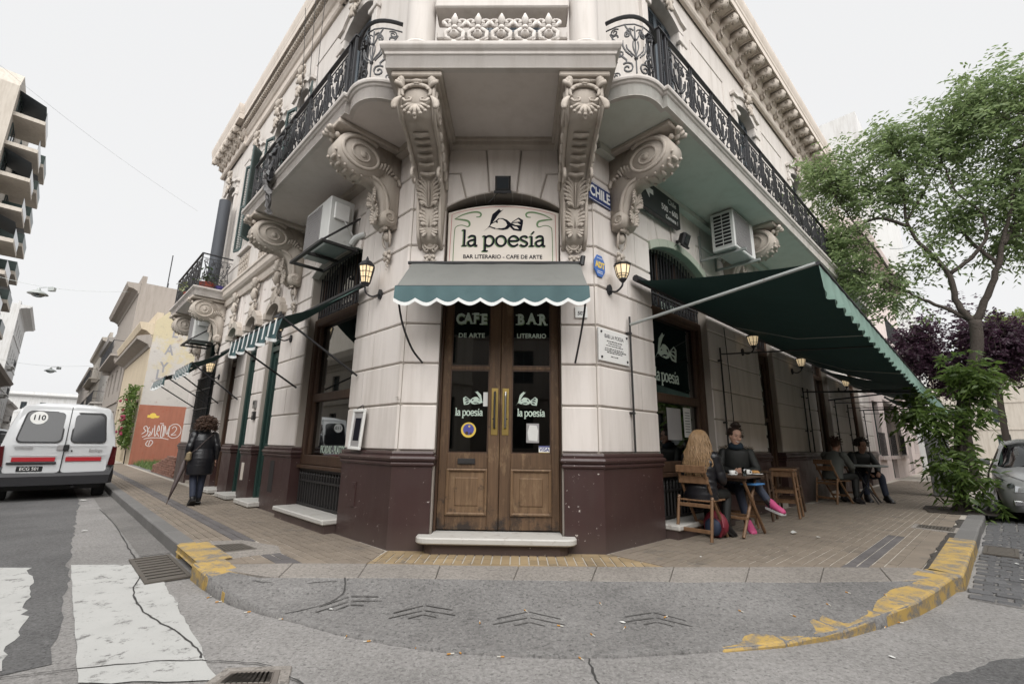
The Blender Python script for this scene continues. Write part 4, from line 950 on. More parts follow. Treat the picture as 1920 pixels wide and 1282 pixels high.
# ---- wrought-iron railing
def rail_lines(w, h):
    c = w / 2; Ls = []
    for sx in (-1, 1):
        f = lambda x: c + sx * x
        sp = spiral(0, 0, .012, .085, 0, 1.35, 20); Ls.append(([(f(.115 - a), .20 + b) for a, b in sp], .010))
        e = sp[-1]; Ls.append(([(f(x), z) for x, z in bez((.115 - e[0], .20 + e[1]), (.03, .30), (.27, .40), (.235, .60))] + [(f(.235 + .06 * sin(t) * (1 - t / 7)), .66 + .0 + .055 * (1 - cos(t)) * (1 - t / 9)) for t in np.linspace(.3, 4.6, 10)], .010))
        sp = spiral(w / 2 - .10, .115, .010, .05, PI, -1.3, 14); Ls.append(([(f(a), b) for a, b in sp], .008))
        sp = spiral(w / 2 - .10, h - .2, .010, .055, 0, 1.4, 14); Ls.append(([(f(a), b) for a, b in sp], .008))
        Ls.append(([(f(x), z) for x, z in bez((w / 2 - .05, .12), (w / 2 - .02, .4), (w / 2 - .16, .5), (w / 2 - .045, h - .2))], .008))
        sp = spiral(.07, h - .235, .01, .05, PI / 2, 1.2, 14); Ls.append(([(f(a), b) for a, b in sp], .008))
        Ls.append(([(f(x), z) for x, z in bez((0, .33), (.03, .42), (.12, .44), (.115, .55))], .008)); Ls.append(([(f(x), z) for x, z in bez((0, .35), (.02, .46), (.05, .5), (.03, .60))], .008))
        for (a, z, r, a0, tn) in ((.20, .42, .05, PI, -1.3), (.10, .70, .045, 0, 1.3), (.27, .30, .04, PI / 2, 1.2)): Ls.append(([(f(p), q) for p, q in spiral(a, z, .008, r, a0, tn, 12)], .009))
        Ls.append(([(f(x), z) for x, z in bez((.02, .62), (.05, .72), (.10, .78), (.12, h - .13))], .008)); Ls.append(([(f(x), z) for x, z in bez((.05, .36), (.12, .45), (.17, .48), (.16, .62))], .010))
    Ls.append(([(c, .12), (c, h - .16)], .009)); return Ls
RH = .98
def rail_panel(fmap, w, name='railing_panel', thick=1.):
    mb = MB()
    for pts, r in rail_lines(w, RH): mb.tube([fmap(x, z) for x, z in pts], r * 1.25 * thick, 4)
    for z, r in ((.06, .012), (RH - .12, .009)): mb.tube([fmap(w * i / 6, z) for i in range(7)], r, 4)
    mb.ball(fmap(w / 2, .34), .028, 6, 4); mb.ball(fmap(w / 2, .62), .022, 6, 4)
    return mb
pw = .70
PM = rail_panel(lambda x, z: (x, 0, z), pw).mesh('railing_panel', M['iron'])
PST = MB().box(-.035, -.015, -.012, .012, .0, RH).box(.015, .035, -.012, .012, 0, RH).tube([(0, 0, .03), (0, 0, RH - .1)], .006, 4).ball((0, 0, .5), .02, 6, 4).mesh('railing_post', M['iron'])
def railing(F, x0, x1, y, z, par):
    n = max(1, round((x1 - x0) / pw)); st = (x1 - x0) / n
    for i in range(n):
        ob('railing_panel', PM, None, par, F @ T(x0 + st * i, y, z) @ Matrix.Diagonal((st / pw, 1, 1, 1))); ob('railing_post', PST, None, par, F @ T(x0 + st * i, y, z))
    ob('railing_post', PST, None, par, F @ T(x1, y, z))
    ob('handrail', MB().bbox(x0 - .03, x1 + .03, y - .028, y + .028, z + RH - .012, z + RH + .018, .008), M['iron'], par, F)
ZR = 5.745
railing(FL, -SL + .05, -.32, -(OL - .07), ZR, balc); railing(FR, .28, SR - .05, -(OR - .07), ZR, balc)
def side_rail(F, x, y0, y1, z, par):
    G = F @ T(x, y0, z) @ RZ(PI / 2); w = abs(y1 - y0); ob('railing_panel', PM, None, par, G @ Matrix.Diagonal((w / pw, 1, 1, 1))); ob('handrail', MB().box(0, w, -.025, .025, RH - .01, RH + .018), M['iron'], par, G)
side_rail(FL, -SL + .05, -(OL - .07), -.02, ZR, balc); side_rail(FR, SR - .05, -(OR - .07), -.02, ZR, balc)
# curved panels beside the bay and the square corner posts
def curved(arc, off):
    P = [Vector(p) for p in arc]; Lc = [0]
    for i in range(len(P) - 1): Lc.append(Lc[-1] + (P[i + 1] - P[i]).length)
    def at(d):
        d = max(0, min(Lc[-1], d)); i = max(k for k in range(len(P) - 1) if Lc[k] <= d + 1e-9); t = (d - Lc[i]) / (Lc[i + 1] - Lc[i]); q = P[i].lerp(P[i + 1], t); dd = (P[i + 1] - P[i]).normalized(); return q + Vector((-dd.y, dd.x)) * off
    w = Lc[-1]; fm = lambda x, z: (at(x).x, at(x).y, ZR + z)
    k = w / pw; mb = rail_panel(lambda x, z: fm(x * k, z), pw); ob('railing_panel', mb, M['iron'], balc)
    ob('handrail', MB().tube([fm(w * i / 10, RH) for i in range(11)], .026, 6, True), M['iron'], balc)
curved(aL, .06); curved(aR, .06)
for F, x in ((FL, -.22), (FR, .17)):
    y = -(OL - .07) if F is FL else -(OR - .07)
    mb = MB()
    for a, b in ((-.08, y), (.08, y), (-.08, y + .16), (.08, y + .16)): mb.box(x + a - .016, x + a + .016, b - .016, b + .016, ZR, ZR + RH + .01)
    mb.box(x - .11, x + .11, y - .03, y + .19, ZR + RH + .01, ZR + RH + .03); mb.box(x - .10, x + .10, y - .02, y + .18, ZR, ZR + .03)
    for yy in (y, y + .16):
        mb.tube([(x, yy, ZR + .05), (x, yy, ZR + RH)], .008, 4); mb.tube([(x - .05, yy, ZR + .4), (x, yy, ZR + .5), (x + .05, yy, ZR + .4)], .008, 4); mb.tube([(x - .05, yy, ZR + .6), (x, yy, ZR + .5), (x + .05, yy, ZR + .6)], .008, 4)
    ob('railing_post', mb, M['iron'], balc, F)
# second balcony on the left street
b2 = ob('small_balcony', None, None, bld)
pth = [tuple(Lw(12.95, 0)[:2]), tuple(Lw(12.95, .82)[:2]), tuple(Lw(9.45, .82)[:2]), tuple(Lw(9.45, 0)[:2])]
ob('balcony_slab', MB().prism(pth, 5.225, 5.43), M['soffit'], b2); ob('balcony_edge', MB().sweep(pth, [(o, z - .28) for o, z in FAS]), M['plaster_up'], b2)
railing(FL, -12.9, -9.5, -.76, 5.465, b2); side_rail(FL, -9.5, -.76, -.02, 5.465, b2); side_rail(FL, -12.9, -.76, -.02, 5.465, b2)
# bay columns, balustrade and entablature
for u in (.28, 2.27):
    c = ob('column', None, None, bld, FC @ T(u, -1.07, 0)); Fm = FC @ T(u, -1.07, 5.79)
    ob('column_plinth', MB().bbox(-.235, .235, -.235, .235, 0, .09, .01), M['plaster_up'], c, Fm)
    ob('shaft', MB().lathe([(.215, .09), (.23, .12), (.215, .155), (.185, .165), (.19, .19), (.175, .2), (.175, 1.1), (.16, 4.1), (.19, 4.15), (.2, 4.3)], (0, 0, 0), 32), M['plaster_up'], c, Fm, 'auto')
ob('entablature', MB().prism([P2(FC, -.06, -1.4), P2(FC, 2.61, -1.4), P2(FC, 2.61, .1), P2(FC, -.06, .1)], 10.08, 11.0), M['plaster_up'], bld)
bal = MB()
for sx in (-1, 1):
    bal.tube([(a, 0, b) for a, b in spiral(sx * .058, .47, .012, .05, -PI / 2, -sx * 1.1, 14)], .017, 6)
    bal.tube([(sx * .01, 0, .385), (sx * .065, 0, .41), (sx * .092, 0, .47)], .017, 6)
    bal.tube([(sx * .012, 0, .20), (sx * .075, 0, .25), (sx * .075, 0, .33), (sx * .03, 0, .375)], .020, 6); bal.tube([(a, 0, b) for a, b in spiral(sx * .06, .235, .008, .026, 0, sx * 1.1, 10)], .011, 5)
    for k in range(3): bal.tube([(0, 0, .17), (sx * (.03 + .03 * k), -.01, .12 - .012 * k), (sx * (.045 + .045 * k), 0, .02 + .015 * k)], [.014, .024, .018], 6)
bal.tube([(0, 0, .0), (0, 0, .19)], [.05, .03], 8); bal.tube([(0, 0, .40), (0, -.01, .5), (0, 0, .6)], [.016, .032, .006], 8); bal.ball((0, -.01, .295), (.04, .04, .045), 8, 6); bal.ball((0, -.045, .295), (.016, .016, .016), 6, 4)
bal.tube([(0, 0, .37), (0, 0, .41)], .026, 8)
BM = bal.mesh('baluster', M['plaster_up'], True)
bst = ob('balustrade', None, None, bld)
for i in range(5): ob('baluster', BM, None, bst, FC @ T(.715 + .28 * i, -1.2, 5.79) @ Matrix.Diagonal((1.4, 1.2, 1, 1)))
ob('rail', MB().bbox(.48, 2.07, -1.12, -.98, 5.90, 5.99, .015).bbox(.48, 2.07, -1.10, -1.0, 6.14, 6.24, .015), M['plaster_up'], bst, FC)
ob('rail', MB().bbox(.47, 2.08, -1.22, -.92, 6.47, 6.60, .015).bbox(.47, 2.08, -1.18, -.96, 6.60, 6.68, .015), M['plaster_up'], bst, FC)
# ---- upper walls
ULO = [(-2.95, -1.75, 5.76, 9.4, .25), (-5.5, -4.75, 6.55, 9.3, .2), (-7.05, -6.3, 6.55, 9.3, .2), (-8.85, -8.1, 6.55, 9.3, .2), (-11.85, -10.75, 5.45, 9.3, .2)]
URO = [(1.75, 3.0, 5.76, 9.62, .18), (5.95, 7.15, 5.76, 9.62, .18), (10.15, 11.35, 5.76, 9.62, .18)]
UCO = [(.72, 1.83, 5.76, 9.2, .2)]
wall('upper_wall', FL, -LE, .02, 5.46, 11.5, ULO, .03, .35, M['plaster_up'], bld); wall('upper_wall', FR, 13.6, RE, 5.46, 8.6, [(14.3, 15.4, 5.76, 7.9, .1)], .03, .35, M['plaster_up'], bld); wall('upper_wall', FR, -.02, 13.6, 5.46, 11.5, URO, .03, .35, M['plaster_up'], bld); wall('upper_wall', FC, 0, 2.55, 5.46, 11.5, UCO, .031, .351, M['plaster_up'], bld)
def louvres(mb, x0, x1, y, z0, z1, st=.06):
    fw = .05; mb.box(x0, x0 + fw, y, y + .035, z0, z1).box(x1 - fw, x1, y, y + .035, z0, z1)
    for z in (z0, (z0 + z1) / 2, z1 - .07): mb.box(x0 + fw, x1 - fw, y, y + .035, z, z + .07)
    z = z0 + .09
    while z < z1 - .1:
        mb.add([(x0 + fw, y + .004, z), (x1 - fw, y + .004, z), (x1 - fw, y + .03, z + .045), (x0 + fw, y + .03, z + .045), (x0 + fw, y + .010, z - .006), (x1 - fw, y + .010, z - .006), (x1 - fw, y + .036, z + .039), (x0 + fw, y + .036, z + .039)],
               [(0, 1, 2, 3), (7, 6, 5, 4), (0, 4, 5, 1), (3, 2, 6, 7)]); z += st
def surround(F, xa, xb, za, zb, rise, orn=True):
    w = ob('window', None, None, bld, F)
    mb = MB()
    for sx, x in ((-1, xa), (1, xb)):
        a, b = (x - .17, x) if sx < 0 else (x, x + .17); mb.fprism([(a, za), (b, za), (b, zb), (a, zb)], -.03, .04, .012); a2, b2 = (a - .05, b - .1) if sx < 0 else (a + .1, b + .05); mb.fprism([(a2, za), (b2, za), (b2, zb - .3), (a2, zb - .3)], -.045, .035, .01)
        mb.bbox(a - .08, b + .08, -.07, .02, zb - .3, zb - .2, .01)
    lo = arcpts(xa, xb, zb, rise); mb.fprism(lo + [(xb + .17, zb + .02), (xb + .17, zb + .18)] + [(x, z + .2) for x, z in reversed(lo)] + [(xa - .17, zb + .18), (xa - .17, zb + .02)], -.035, .04, .0)
    lo2 = [(x, z + .2) for x, z in lo]; mb.fprism([(xa - .24, zb + .18)] + lo2 + [(xb + .24, zb + .18), (xb + .24, zb + .26)] + [(x, z + .1) for x, z in reversed(lo2)] + [(xa - .24, zb + .26)], -.09, .02, .0)
    ob('frame', mb, M['plaster_up'], w, F)
    if orn:
        mb = MB(); cartouche(mb, ((xa + xb) / 2, -.08, zb + rise + .18), .55, .75); ob('carved_keystone', mb, M['stone'], w, F, True)
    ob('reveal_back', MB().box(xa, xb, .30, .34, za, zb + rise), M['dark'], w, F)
    return w
def closed_shutters(w, F, xa, xb, za, zb, y=.16, mat=None):
    c = (xa + xb) / 2
    for a, b in ((xa + .01, (xa + c) / 2 - .004), ((xa + c) / 2 + .004, c - .004), (c + .004, (xb + c) / 2 - .004), ((xb + c) / 2 + .004, xb - .01)):
        mb = MB(); louvres(mb, a, b, y, za + .03, zb + .1, .055); mb.box(a + .05, b - .05, y + .045, y + .05, za + .05, zb + .05); ob('shutter', mb, mat or M['shutter_dk'], w, F)
for xa, xb, za, zb, rise in URO:
    w = surround(FR, xa, xb, za, zb, rise); closed_shutters(w, FR, xa, xb, za, zb)
xa, xb, za, zb, rise = ULO[0]; w = surround(FL, xa, xb, za, zb, rise); closed_shutters(w, FL, xa, xb, za, zb)
w = surround(FC, *UCO[0]); closed_shutters(w, FC, UCO[0][0], UCO[0][1], UCO[0][2], UCO[0][3])
def open_shutter(w, F, x, za, zb, wd, ang, hinge):
    G = F @ T(x, -.01, 0) @ RZ(ang); mb = MB(); a, b = (0, wd) if hinge > 0 else (-wd, 0); louvres(mb, a, b, -.017, za, zb, .055); ob('shutter', mb, M['shutter'], w, G)
for k, (xa, xb, za, zb, rise) in enumerate(ULO[1:4]):
    w = surround(FL, xa, xb, za, zb, rise); ob('pane', MB().box(xa, xb, .24, .25, za, zb + rise), M['pane_far'], w, FL); ob('glazing_bars', MB().box(xa, xa + .06, .20, .24, za, zb + .1).box(xb - .06, xb, .2, .24, za, zb + .1).box((xa + xb) / 2 - .04, (xa + xb) / 2 + .04, .2, .24, za, zb + .1), M['shutter'], w, FL)
    open_shutter(w, FL, xb, za + .02, zb, .36, -.2 if k < 2 else -.9, 1); open_shutter(w, FL, xa, za + .02, zb, .36, .3, -1)
    p = MB(); p.bbox(xa - .15, xb + .15, -.06, .04, 6.42, 6.55, .012); ob('sill', p, M['plaster_up'], w, FL)
    p = MB()
    for i in range(5):
        for j in range(3):
            x, z = xa - .02 + (xb - xa + .04) * (i + .5) / 5, 5.86 + .17 * j; p.tube([(x + .06 * cos(a), -.0, z + .07 * sin(a)) for a in np.linspace(0, 2 * PI, 9)], .016, 4); p.ball((x, -.005, z), .022, 5, 4)
    ob('pierced_panel', p, M['stone'], w, FL); ob('panel_back', MB().box(xa - .1, xb + .1, .012, .04, 5.75, 6.35), M['joint'], w, FL)
xa, xb, za, zb, rise = ULO[4]; w = surround(FL, xa, xb, za, zb, rise); ob('pane', MB().box(xa, xb, .24, .25, za, zb + rise), M['pane_far'], w, FL)
for x0_, x1_, F in ((-4.6, -3.2, FL), (-10.2, -8.95, FL), (3.6, 5.3, FR), (7.8, 9.5, FR), (11.9, 13.4, FR)):
    pm = MB(); t_ = .035
    for a, b, c, d in ((x0_, x1_, 6.2, 6.2 + t_), (x0_, x1_, 9.9 - t_, 9.9), (x0_, x0_ + t_, 6.2 + t_, 9.9 - t_), (x1_ - t_, x1_, 6.2 + t_, 9.9 - t_)): pm.bbox(a, b, .012, .04, c, d, .008)
    ob('wall_panel', pm, M['plaster_up'], bld, F)
# ---- cornice
def cornice(path, sc, name='cornice'):
    ob('frieze_moulding', MB().sweep(path, [(-.05, 10.57), (.02, 10.57), (.05, 10.61), (.05, 10.67), (.02, 10.7), (.02, 10.91), (.06, 10.94), (.09, 10.99), (.12, 11.03), (.12, 11.09), (-.05, 11.09)]), M['cornice'], bld)
    o = sc; ob(name, MB().sweep(path, [(-.05, 11.09), (.12, 11.11), (.16, 11.25), (o * .86, 11.27), (o * .88, 11.235), (o * .93, 11.235), (o * .93, 11.41), (o * .96, 11.43), (o * .97, 11.49), (o, 11.53), (o * 1.04, 11.61), (o * 1.06, 11.69), (o * 1.06, 11.73), (-.05, 11.77)]), M['cornice'], bld)
cornice([tuple(Lw(10.7, 0)[:2]), tuple(Lw(3.2, 0)[:2])], .30)
cornice([tuple(Lw(LE, -.3)[:2]), tuple(Lw(LE, 0.06)[:2]), tuple(Lw(10.2, .06)[:2]), tuple(Lw(10.2, -.2)[:2])], .36)
CW_ = [tuple(Lw(3.3, -.2)[:2]), tuple(Lw(3.3, .06)[:2]), tuple(Lw(0, .06)[:2]), tuple(Cw(2.55, .06)[:2]), tuple(Rw(13.6, .06)[:2]), tuple(Rw(13.6, -.3)[:2])]
cornice(CW_, .56)
def modillion_mesh(d):
    mb = MB(); pr = smooth_path([(.10, 10.81), (.19, 10.85), (.22, 10.96), (.34, 11.04), (d * .6, 11.03), (d * .78, 10.985), (d * .89, 11.05), (d * .9, 11.15), (d * .8, 11.235)], 3); extr(mb, [(p[0], p[1]) for p in pr] + [(.05, 11.235), (.05, 10.81)], -.07, .07)
    for sx in (-1, 1): mb.tube([(sx * .073, -a, b) for a, b in spiral(d * .74, 11.12, .01, .075, 0, 1.5, 12)], .013, 4); mb.tube([(sx * .073, -a, b) for a, b in spiral(.2, 10.93, .01, .05, 0, 1.3, 10)], .011, 4)
    for k in range(3):
        for sx in (-1, 1): leaf(mb, (0, -(.26 + .13 * k), 11.045), (sx * .06, -(.34 + .13 * k), 10.995), (0, -.2, -.3), .018, .3, 5)
    for k in range(4): leaf(mb, (0, -.17, 11.01 - .04 * k), ((k - 1.5) * .05, -.2, 10.85 - .01 * k), (0, -.3, 0), .025, .2, 5)
    mb.ball((0, -d * .9, 11.1), (.05, .035, .06), 6, 5)
    return mb.mesh('modillion', M['stone'], True)
def coffer_mesh(d, w):
    mb = MB(); 
    for a, b, c, e in ((-w, w, .24, .27), (-w, w, d * .8, d * .8 + .03), (-w, -w + .03, .27, d * .8), (w - .03, w, .27, d * .8)): mb.box(a, b, -e * .6, -c * .6, 11.235, 11.26)
    return mb.mesh('cornice_coffer', M['cornice'])
md, mdl = modillion_mesh(.92), modillion_mesh(.66); cf = coffer_mesh(.92, .19)
DM = Matrix.Diagonal((.85, .60, 1, 1)); DL_ = Matrix.Diagonal((.85, .62, 1, 1))
for i in range(24): ob('modillion', md, None, bld, FR @ T(.5 + .56 * i, -.06, 0) @ DM); ob('cornice_coffer', cf, None, bld, FR @ T(.78 + .56 * i, -.06, 0))
for i in range(5): ob('modillion', md, None, bld, FL @ T(-.55 - .62 * i, -.06, 0) @ DM)
for i in range(5): ob('modillion', md, None, bld, FC @ T(.2 + .54 * i, -.06, 0) @ DM)
for i in range(6): ob('modillion', mdl, None, bld, FL @ T(-10.4 - .5 * i, -.06, 0) @ DL_)
dent = MB()
for i in range(62): dent.bbox(-10.45 + .115 * i, -10.385 + .115 * i, -.22, -.10, 11.11, 11.235, .008)
ob('dentil_row', dent, M['stone'], bld, FL, stuff=True)
orn = MB()
for s in (5.1, 6.65, 8.35): cartouche(orn, (-s, .0, 4.62), .5, .85)
for s in (5.1, 6.65, 8.35):
    mbx = MB(); cartouche(mbx, (-s, -.02, 4.66), .55, .95); ob('carved_keystone', mbx, M['stone'], bld, FL, True)
for s, a, b in ((5.07, 4.66, 5.48), (6.58, 6.18, 6.98), (8.12, 7.72, 8.52)):
    lo = arcpts(-b - .02, -a + .02, 3.98, .2); ob('hood_mould', MB().fprism(lo + [(x * 1 + (0), z + .16) for x, z in reversed(lo)], -.09, .05, .0).bbox(-b - .14, -b + .02, -.1, .05, 3.9, 4.06, .01).bbox(-a - .02, -a + .14, -.1, .05, 3.9, 4.06, .01), M['stone'], bld, FL)
# ================================================================== DOORS, WINDOWS, SIGNS, AWNINGS, LAMPS
# ---- lettering drawn as pen strokes
GL = {'l': (.36, [[(.16, .02), (.17, 1.55)], [(-.0, .03), (.34, .03)], [(.0, 1.5), (.17, 1.52)]]),
      'a': (.72, [[(.10, .80), (.22, .95), (.40, .97), (.53, .82), (.54, .18), (.58, .05), (.70, .03)], [(.53, .60), (.30, .56), (.10, .42), (.08, .20), (.20, .04), (.36, .06), (.53, .24)]]),
      'p': (.82, [[(.14, -.48), (.14, .97)], [(-.04, -.46), (.34, -.46)], [(-.03, .94), (.14, .95)], [(.14, .72), (.30, .94), (.50, .96), (.68, .78), (.72, .50), (.64, .20), (.46, .03), (.28, .05), (.14, .2)]]),
      'o': (.86, [[(.40 + .33 * cos(t), .5 + .47 * sin(t)) for t in np.linspace(0, 2 * PI, 20)]]),
      'e': (.78, [[(.07, .50), (.70, .54), (.66, .78), (.52, .94), (.36, .97), (.16, .82), (.06, .5), (.14, .2), (.32, .03), (.52, .05), (.70, .22)]]),
      's': (.66, [[(.54, .78), (.46, .93), (.28, .96), (.12, .84), (.12, .66), (.30, .52), (.48, .40), (.54, .22), (.42, .05), (.24, .03), (.06, .16)]]),
      'i': (.40, [[(.18, .02), (.18, .94)], [(.0, .03), (.36, .03)], [(.02, .92), (.18, .94)], [(.17, 1.14), (.34, 1.42)]]), ' ': (.36, [])}
def poesia(x0, z0, h, y, mb, w=.19, ex=1.):
    x = x0
    for ch in 'la poesi' + 'a':
        adv, st = GL[ch]
        for s in st:
            P = smooth_path([(a, b) for a, b in s], 4) if len(s) > 2 else s
            ortho(mb, [(x + a * h * ex, z0 + b * h) for a, b in P], w * h * (1 if len(s) > 2 or s[0][0] - s[1][0] == 0 or abs(s[0][1] - s[1][1]) > .5 else .7), y - .002, y)
        x += adv * h * ex
    return x - x0
PW = sum(GL[c][0] for c in 'la poesia')
def quill(F, cx, cz, s, y, parent, ink, fill, mir=1, solid=False):
    X = lambda p: [(cx + mir * a * s, cz + b * s) for a, b in (p if mir > 0 else list(reversed(p)))]
    a = MB()
    a.fprism(X([(-1.0, -.62), (-.62, -.30), (-.55, -.2), (-.95, -.58)]), y - .002, y)
    a.fprism(X([(-.78, -.42), (-.50, -.12), (-.25, .28), (.02, .72), (.34, 1.04), (.16, .94), (.02, 1.08), (-.44, .66), (-.56, .16), (-.62, -.18)]), y - .002, y)
    a.fprism(X([(-.66, -.30), (-.30, -.46), (.34, -.54), (.66, -.46), (.90, -.20), (.86, .0), (.60, .24), (.30, .36), (.0, .36), (-.18, .18), (-.46, -.02)]), y - .0019, y)
    a.fprism(X([(.82, -.30), (1.05, -.55), (1.62, -.62), (1.72, -.10), (1.74, .22), (1.42, .42), (1.0, .12), (.85, -.05)]), y - .0018, y)
    b = MB()
    if solid:
        for q in ([(-.1, -.36), (.3, -.40), (.52, -.28), (.1, -.28)], [(.42, .02), (.62, -.16), (.66, .02), (.5, .14)], [(-.35, -.12), (-.1, -.06), (-.2, .02)]): b.fprism(X(q), y - .004, y - .0021)
    else: b.fprism(X([(-.58, -.27), (-.3, -.36), (.2, -.42), (.46, -.36), (.62, -.16), (.52, .08), (.28, .27), (.06, .30), (-.08, .16), (-.02, .04), (-.1, -.04), (-.2, .06), (-.34, -.02), (-.5, -.12)]), y - .004, y - .0021)
    for q in ([(-.22, -.46), (.02, -.44), (-.02, -.36), (-.2, -.38)], [(.95, -.22), (1.15, -.44), (1.45, -.48), (1.30, -.30)], [(.95, -.02), (1.2, -.16), (1.58, -.18), (1.35, .0)], [(1.02, .06), (1.25, .08), (1.55, .12), (1.40, .30)]): b.fprism(X(q), y - .004, y - .0021)
    ob('quill_hand', a, ink, parent, F); ob('quill_hand_highlight', b, fill, parent, F)
# ---- double door
door = ob('double_door', None, None, bld, FC)
jm = MB(); jm.bbox(.502, .535, .13, .26, .32, 4.5, .008).bbox(2.037, 2.06, .13, .26, .32, 4.5, .008).bbox(.535, 2.037, .14, .26, 3.60, 3.72, .01); ob('door_frame', jm, M['wood_frame'], door, FC)
def door_leaf(xa, xb, inner):     # inner: +1 meeting stile on the right
    y0, y1 = .185, .235; wo, wi = .10, .142
    xl, xr = (xa + wo, xb - wi) if inner > 0 else (xa + wi, xb - wo)
    L_ = ob('door_leaf', MB().bbox(xa, xl, y0, y1, .335, 3.59, .006).bbox(xr, xb, y0, y1, .335, 3.59, .006), M['wood_door'], door, FC)
    for za, zb in ((.336, .50), (1.05, 1.235), (3.45, 3.589)): ob('rail', MB().bbox(xl, xr, y0 + .001, y1, za, zb, .005), M['wood_door'], L_, FC)
    ob('rail', MB().bbox(xl, xr, y0 + .004, y1, 2.29, 2.335, .008), M['wood_door'], L_, FC)
    for za, zb in ((1.235, 2.29), (2.335, 3.45)):
        ob('pane', MB().box(xl, xr, .212, .218, za, zb), M['glass_dk'], L_, FC); b = .016
        ob('glazing_bead', MB().box(xl, xl + b, y0 + .008, .211, za, zb).box(xr - b, xr, y0 + .008, .211, za, zb).box(xl + b, xr - b, y0 + .008, .211, za, za + b).box(xl + b, xr - b, y0 + .008, .211, zb - b, zb), M['wood_frame'], L_, FC)
    p = MB(); za, zb = .50, 1.05
    R = lambda d, y: [(xl + d, y, za + d), (xr - d, y, za + d), (xr - d, y, zb - d), (xl + d, y, zb - d)]
    p.rings([R(0, .186), R(.0, .168), R(.018, .160), R(.034, .172), R(.040, .205), R(.062, .205), R(.074, .196), R(.088, .198), R(.112, .182), R(.118, .176)]); ob('panel', p, M['wood_panel'], L_, FC)
    hx = xb - .066 if inner > 0 else xa + .066
    ob('handle_plate', MB().bbox(hx - .043, hx + .043, .176, .1845, 1.46, 2.05, .003), M['brass'], L_, FC)
    ob('handle', MB().tube([(hx, .176, 1.55), (hx, .135, 1.56), (hx, .130, 1.60), (hx, .130, 1.95), (hx, .135, 1.99), (hx, .176, 2.0)], .014, 8), M['iron_w'] if inner > 0 else M['steel'], L_, FC)
    ob('keyhole', MB().disc((hx - .02 * inner, .1755, 1.66), .009, 10, .002), M['black'], L_, FC)
    c = (xl + xr) / 2; yy = .2105
    def word(s, z, h, mat, sx=1, bold=.004, nm='lettering', sp=1.05): return text(s, h, mat, FC @ T(c, yy, z), L_, nm, .001, bold, sx, spacing=sp)
    w1, w2 = ('CAFE', 'DE ARTE') if inner > 0 else ('BAR', 'LITERARIO')
    n = len(w1); tw = .40 if n == 4 else .36
    for k, ch in enumerate(w1):
        u = (k - (n - 1) / 2) / ((n - 1) / 2); zc = 2.985 - .012 * u * u; xc = c + u * tw * .40; hh = .19
        serif = MB(); 
        text(ch, hh, M['letter_g'], FC @ T(xc + .006, yy + .0008, zc - .010), L_, 'lettering', .0006, .010, .80); text(ch, hh, M['letter'], FC @ T(xc, yy - .002, zc), L_, 'lettering', .001, .008, .80)
        ft = {'C': [(.045, .055)], 'A': [(-.05, -.068), (.05, -.068)], 'F': [(-.035, -.068), (-.035, .068)], 'E': [(-.035, -.068), (-.035, .068)], 'B': [(-.045, -.068), (-.045, .068)], 'R': [(-.045, -.068), (.05, -.068), (-.045, .068)]}[ch]
        for a, b in ft: serif.box(xc + a - .022, xc + a + .022, yy - .003, yy - .001, zc + b * hh / .2 - .008, zc + b * hh / .2 + .008)
        ob('serif', serif, M['letter'], L_, FC)
    word(w2, 2.75, .085, M['letter'], 1.02 if inner > 0 else .92, .002)
    h = .062; mb = MB(); poesia(c - PW * h / 2, 1.70, h, yy, mb, .21); ob('lettering', mb, M['letter'], L_, FC)
    quill(FC, c + (-.10 if inner < 0 else .10), 1.90, .105, yy, L_, M['letter'], M['ink'], 1 if inner < 0 else -1, True)
    if inner > 0:
        ob('round_sticker', MB().disc((c, yy, 1.52), .095, 28, .001), M['syellow'], L_, FC); ob('round_sticker', MB().disc((c, yy - .0012, 1.525), .070, 28, .001), M['sviolet'], L_, FC)
        s_ = MB(); s_.disc((c - .02, yy - .0025, 1.48), .022, 9, .001).disc((c + .03, yy - .0025, 1.475), .016, 8, .001); ob('sticker_print', s_, M['wood_frame'], L_, FC); ob('sticker_print', MB().disc((c + .01, yy - .0025, 1.565), .013, 10, .001), M['syellow'], L_, FC)
        ob('notice', MB().box(xr - .075, xr - .018, yy - .002, yy, 1.82, 2.0), M['paper'], L_, FC)
        ob('mail_slot', MB().bbox(c - .12, c + .10, .168, .184, 1.10, 1.17, .006).box(c - .095, c + .075, .164, .169, 1.12, 1.15), M['iron_w'], L_, FC)
    else:
        nt = MB(); nt.box(c - .06, c + .10, yy - .001, yy, 1.37, 1.61); ob('notice', nt, M['acgrille'], L_, FC)
        nt = MB(); nt.fprism([(c - .03, 1.40), (c + .08, 1.39), (c + .088, 1.52), (c + .07, 1.585), (c - .02, 1.59), (c - .045, 1.5)], yy - .003, yy - .0012); ob('notice', nt, M['paper'], L_, FC)
        v = ob('card_sticker', MB().box(xr - .155, xr - .018, yy - .002, yy, 1.242, 1.335), M['signwhite'], L_, FC); ob('sticker_band', MB().box(xr - .154, xr - .019, yy - .0035, yy - .0021, 1.318, 1.334), M['visa'], L_, FC); ob('sticker_band', MB().box(xr - .154, xr - .019, yy - .0035, yy - .0021, 1.243, 1.256), M['syellow'], L_, FC)
        text('VISA', .062, M['visa'], FC @ T(xr - .086, yy - .003, 1.287), L_, 'lettering', .0006, .0015)
    return L_
door_leaf(.536, 1.284, 1); door_leaf(1.290, 2.036, -1)
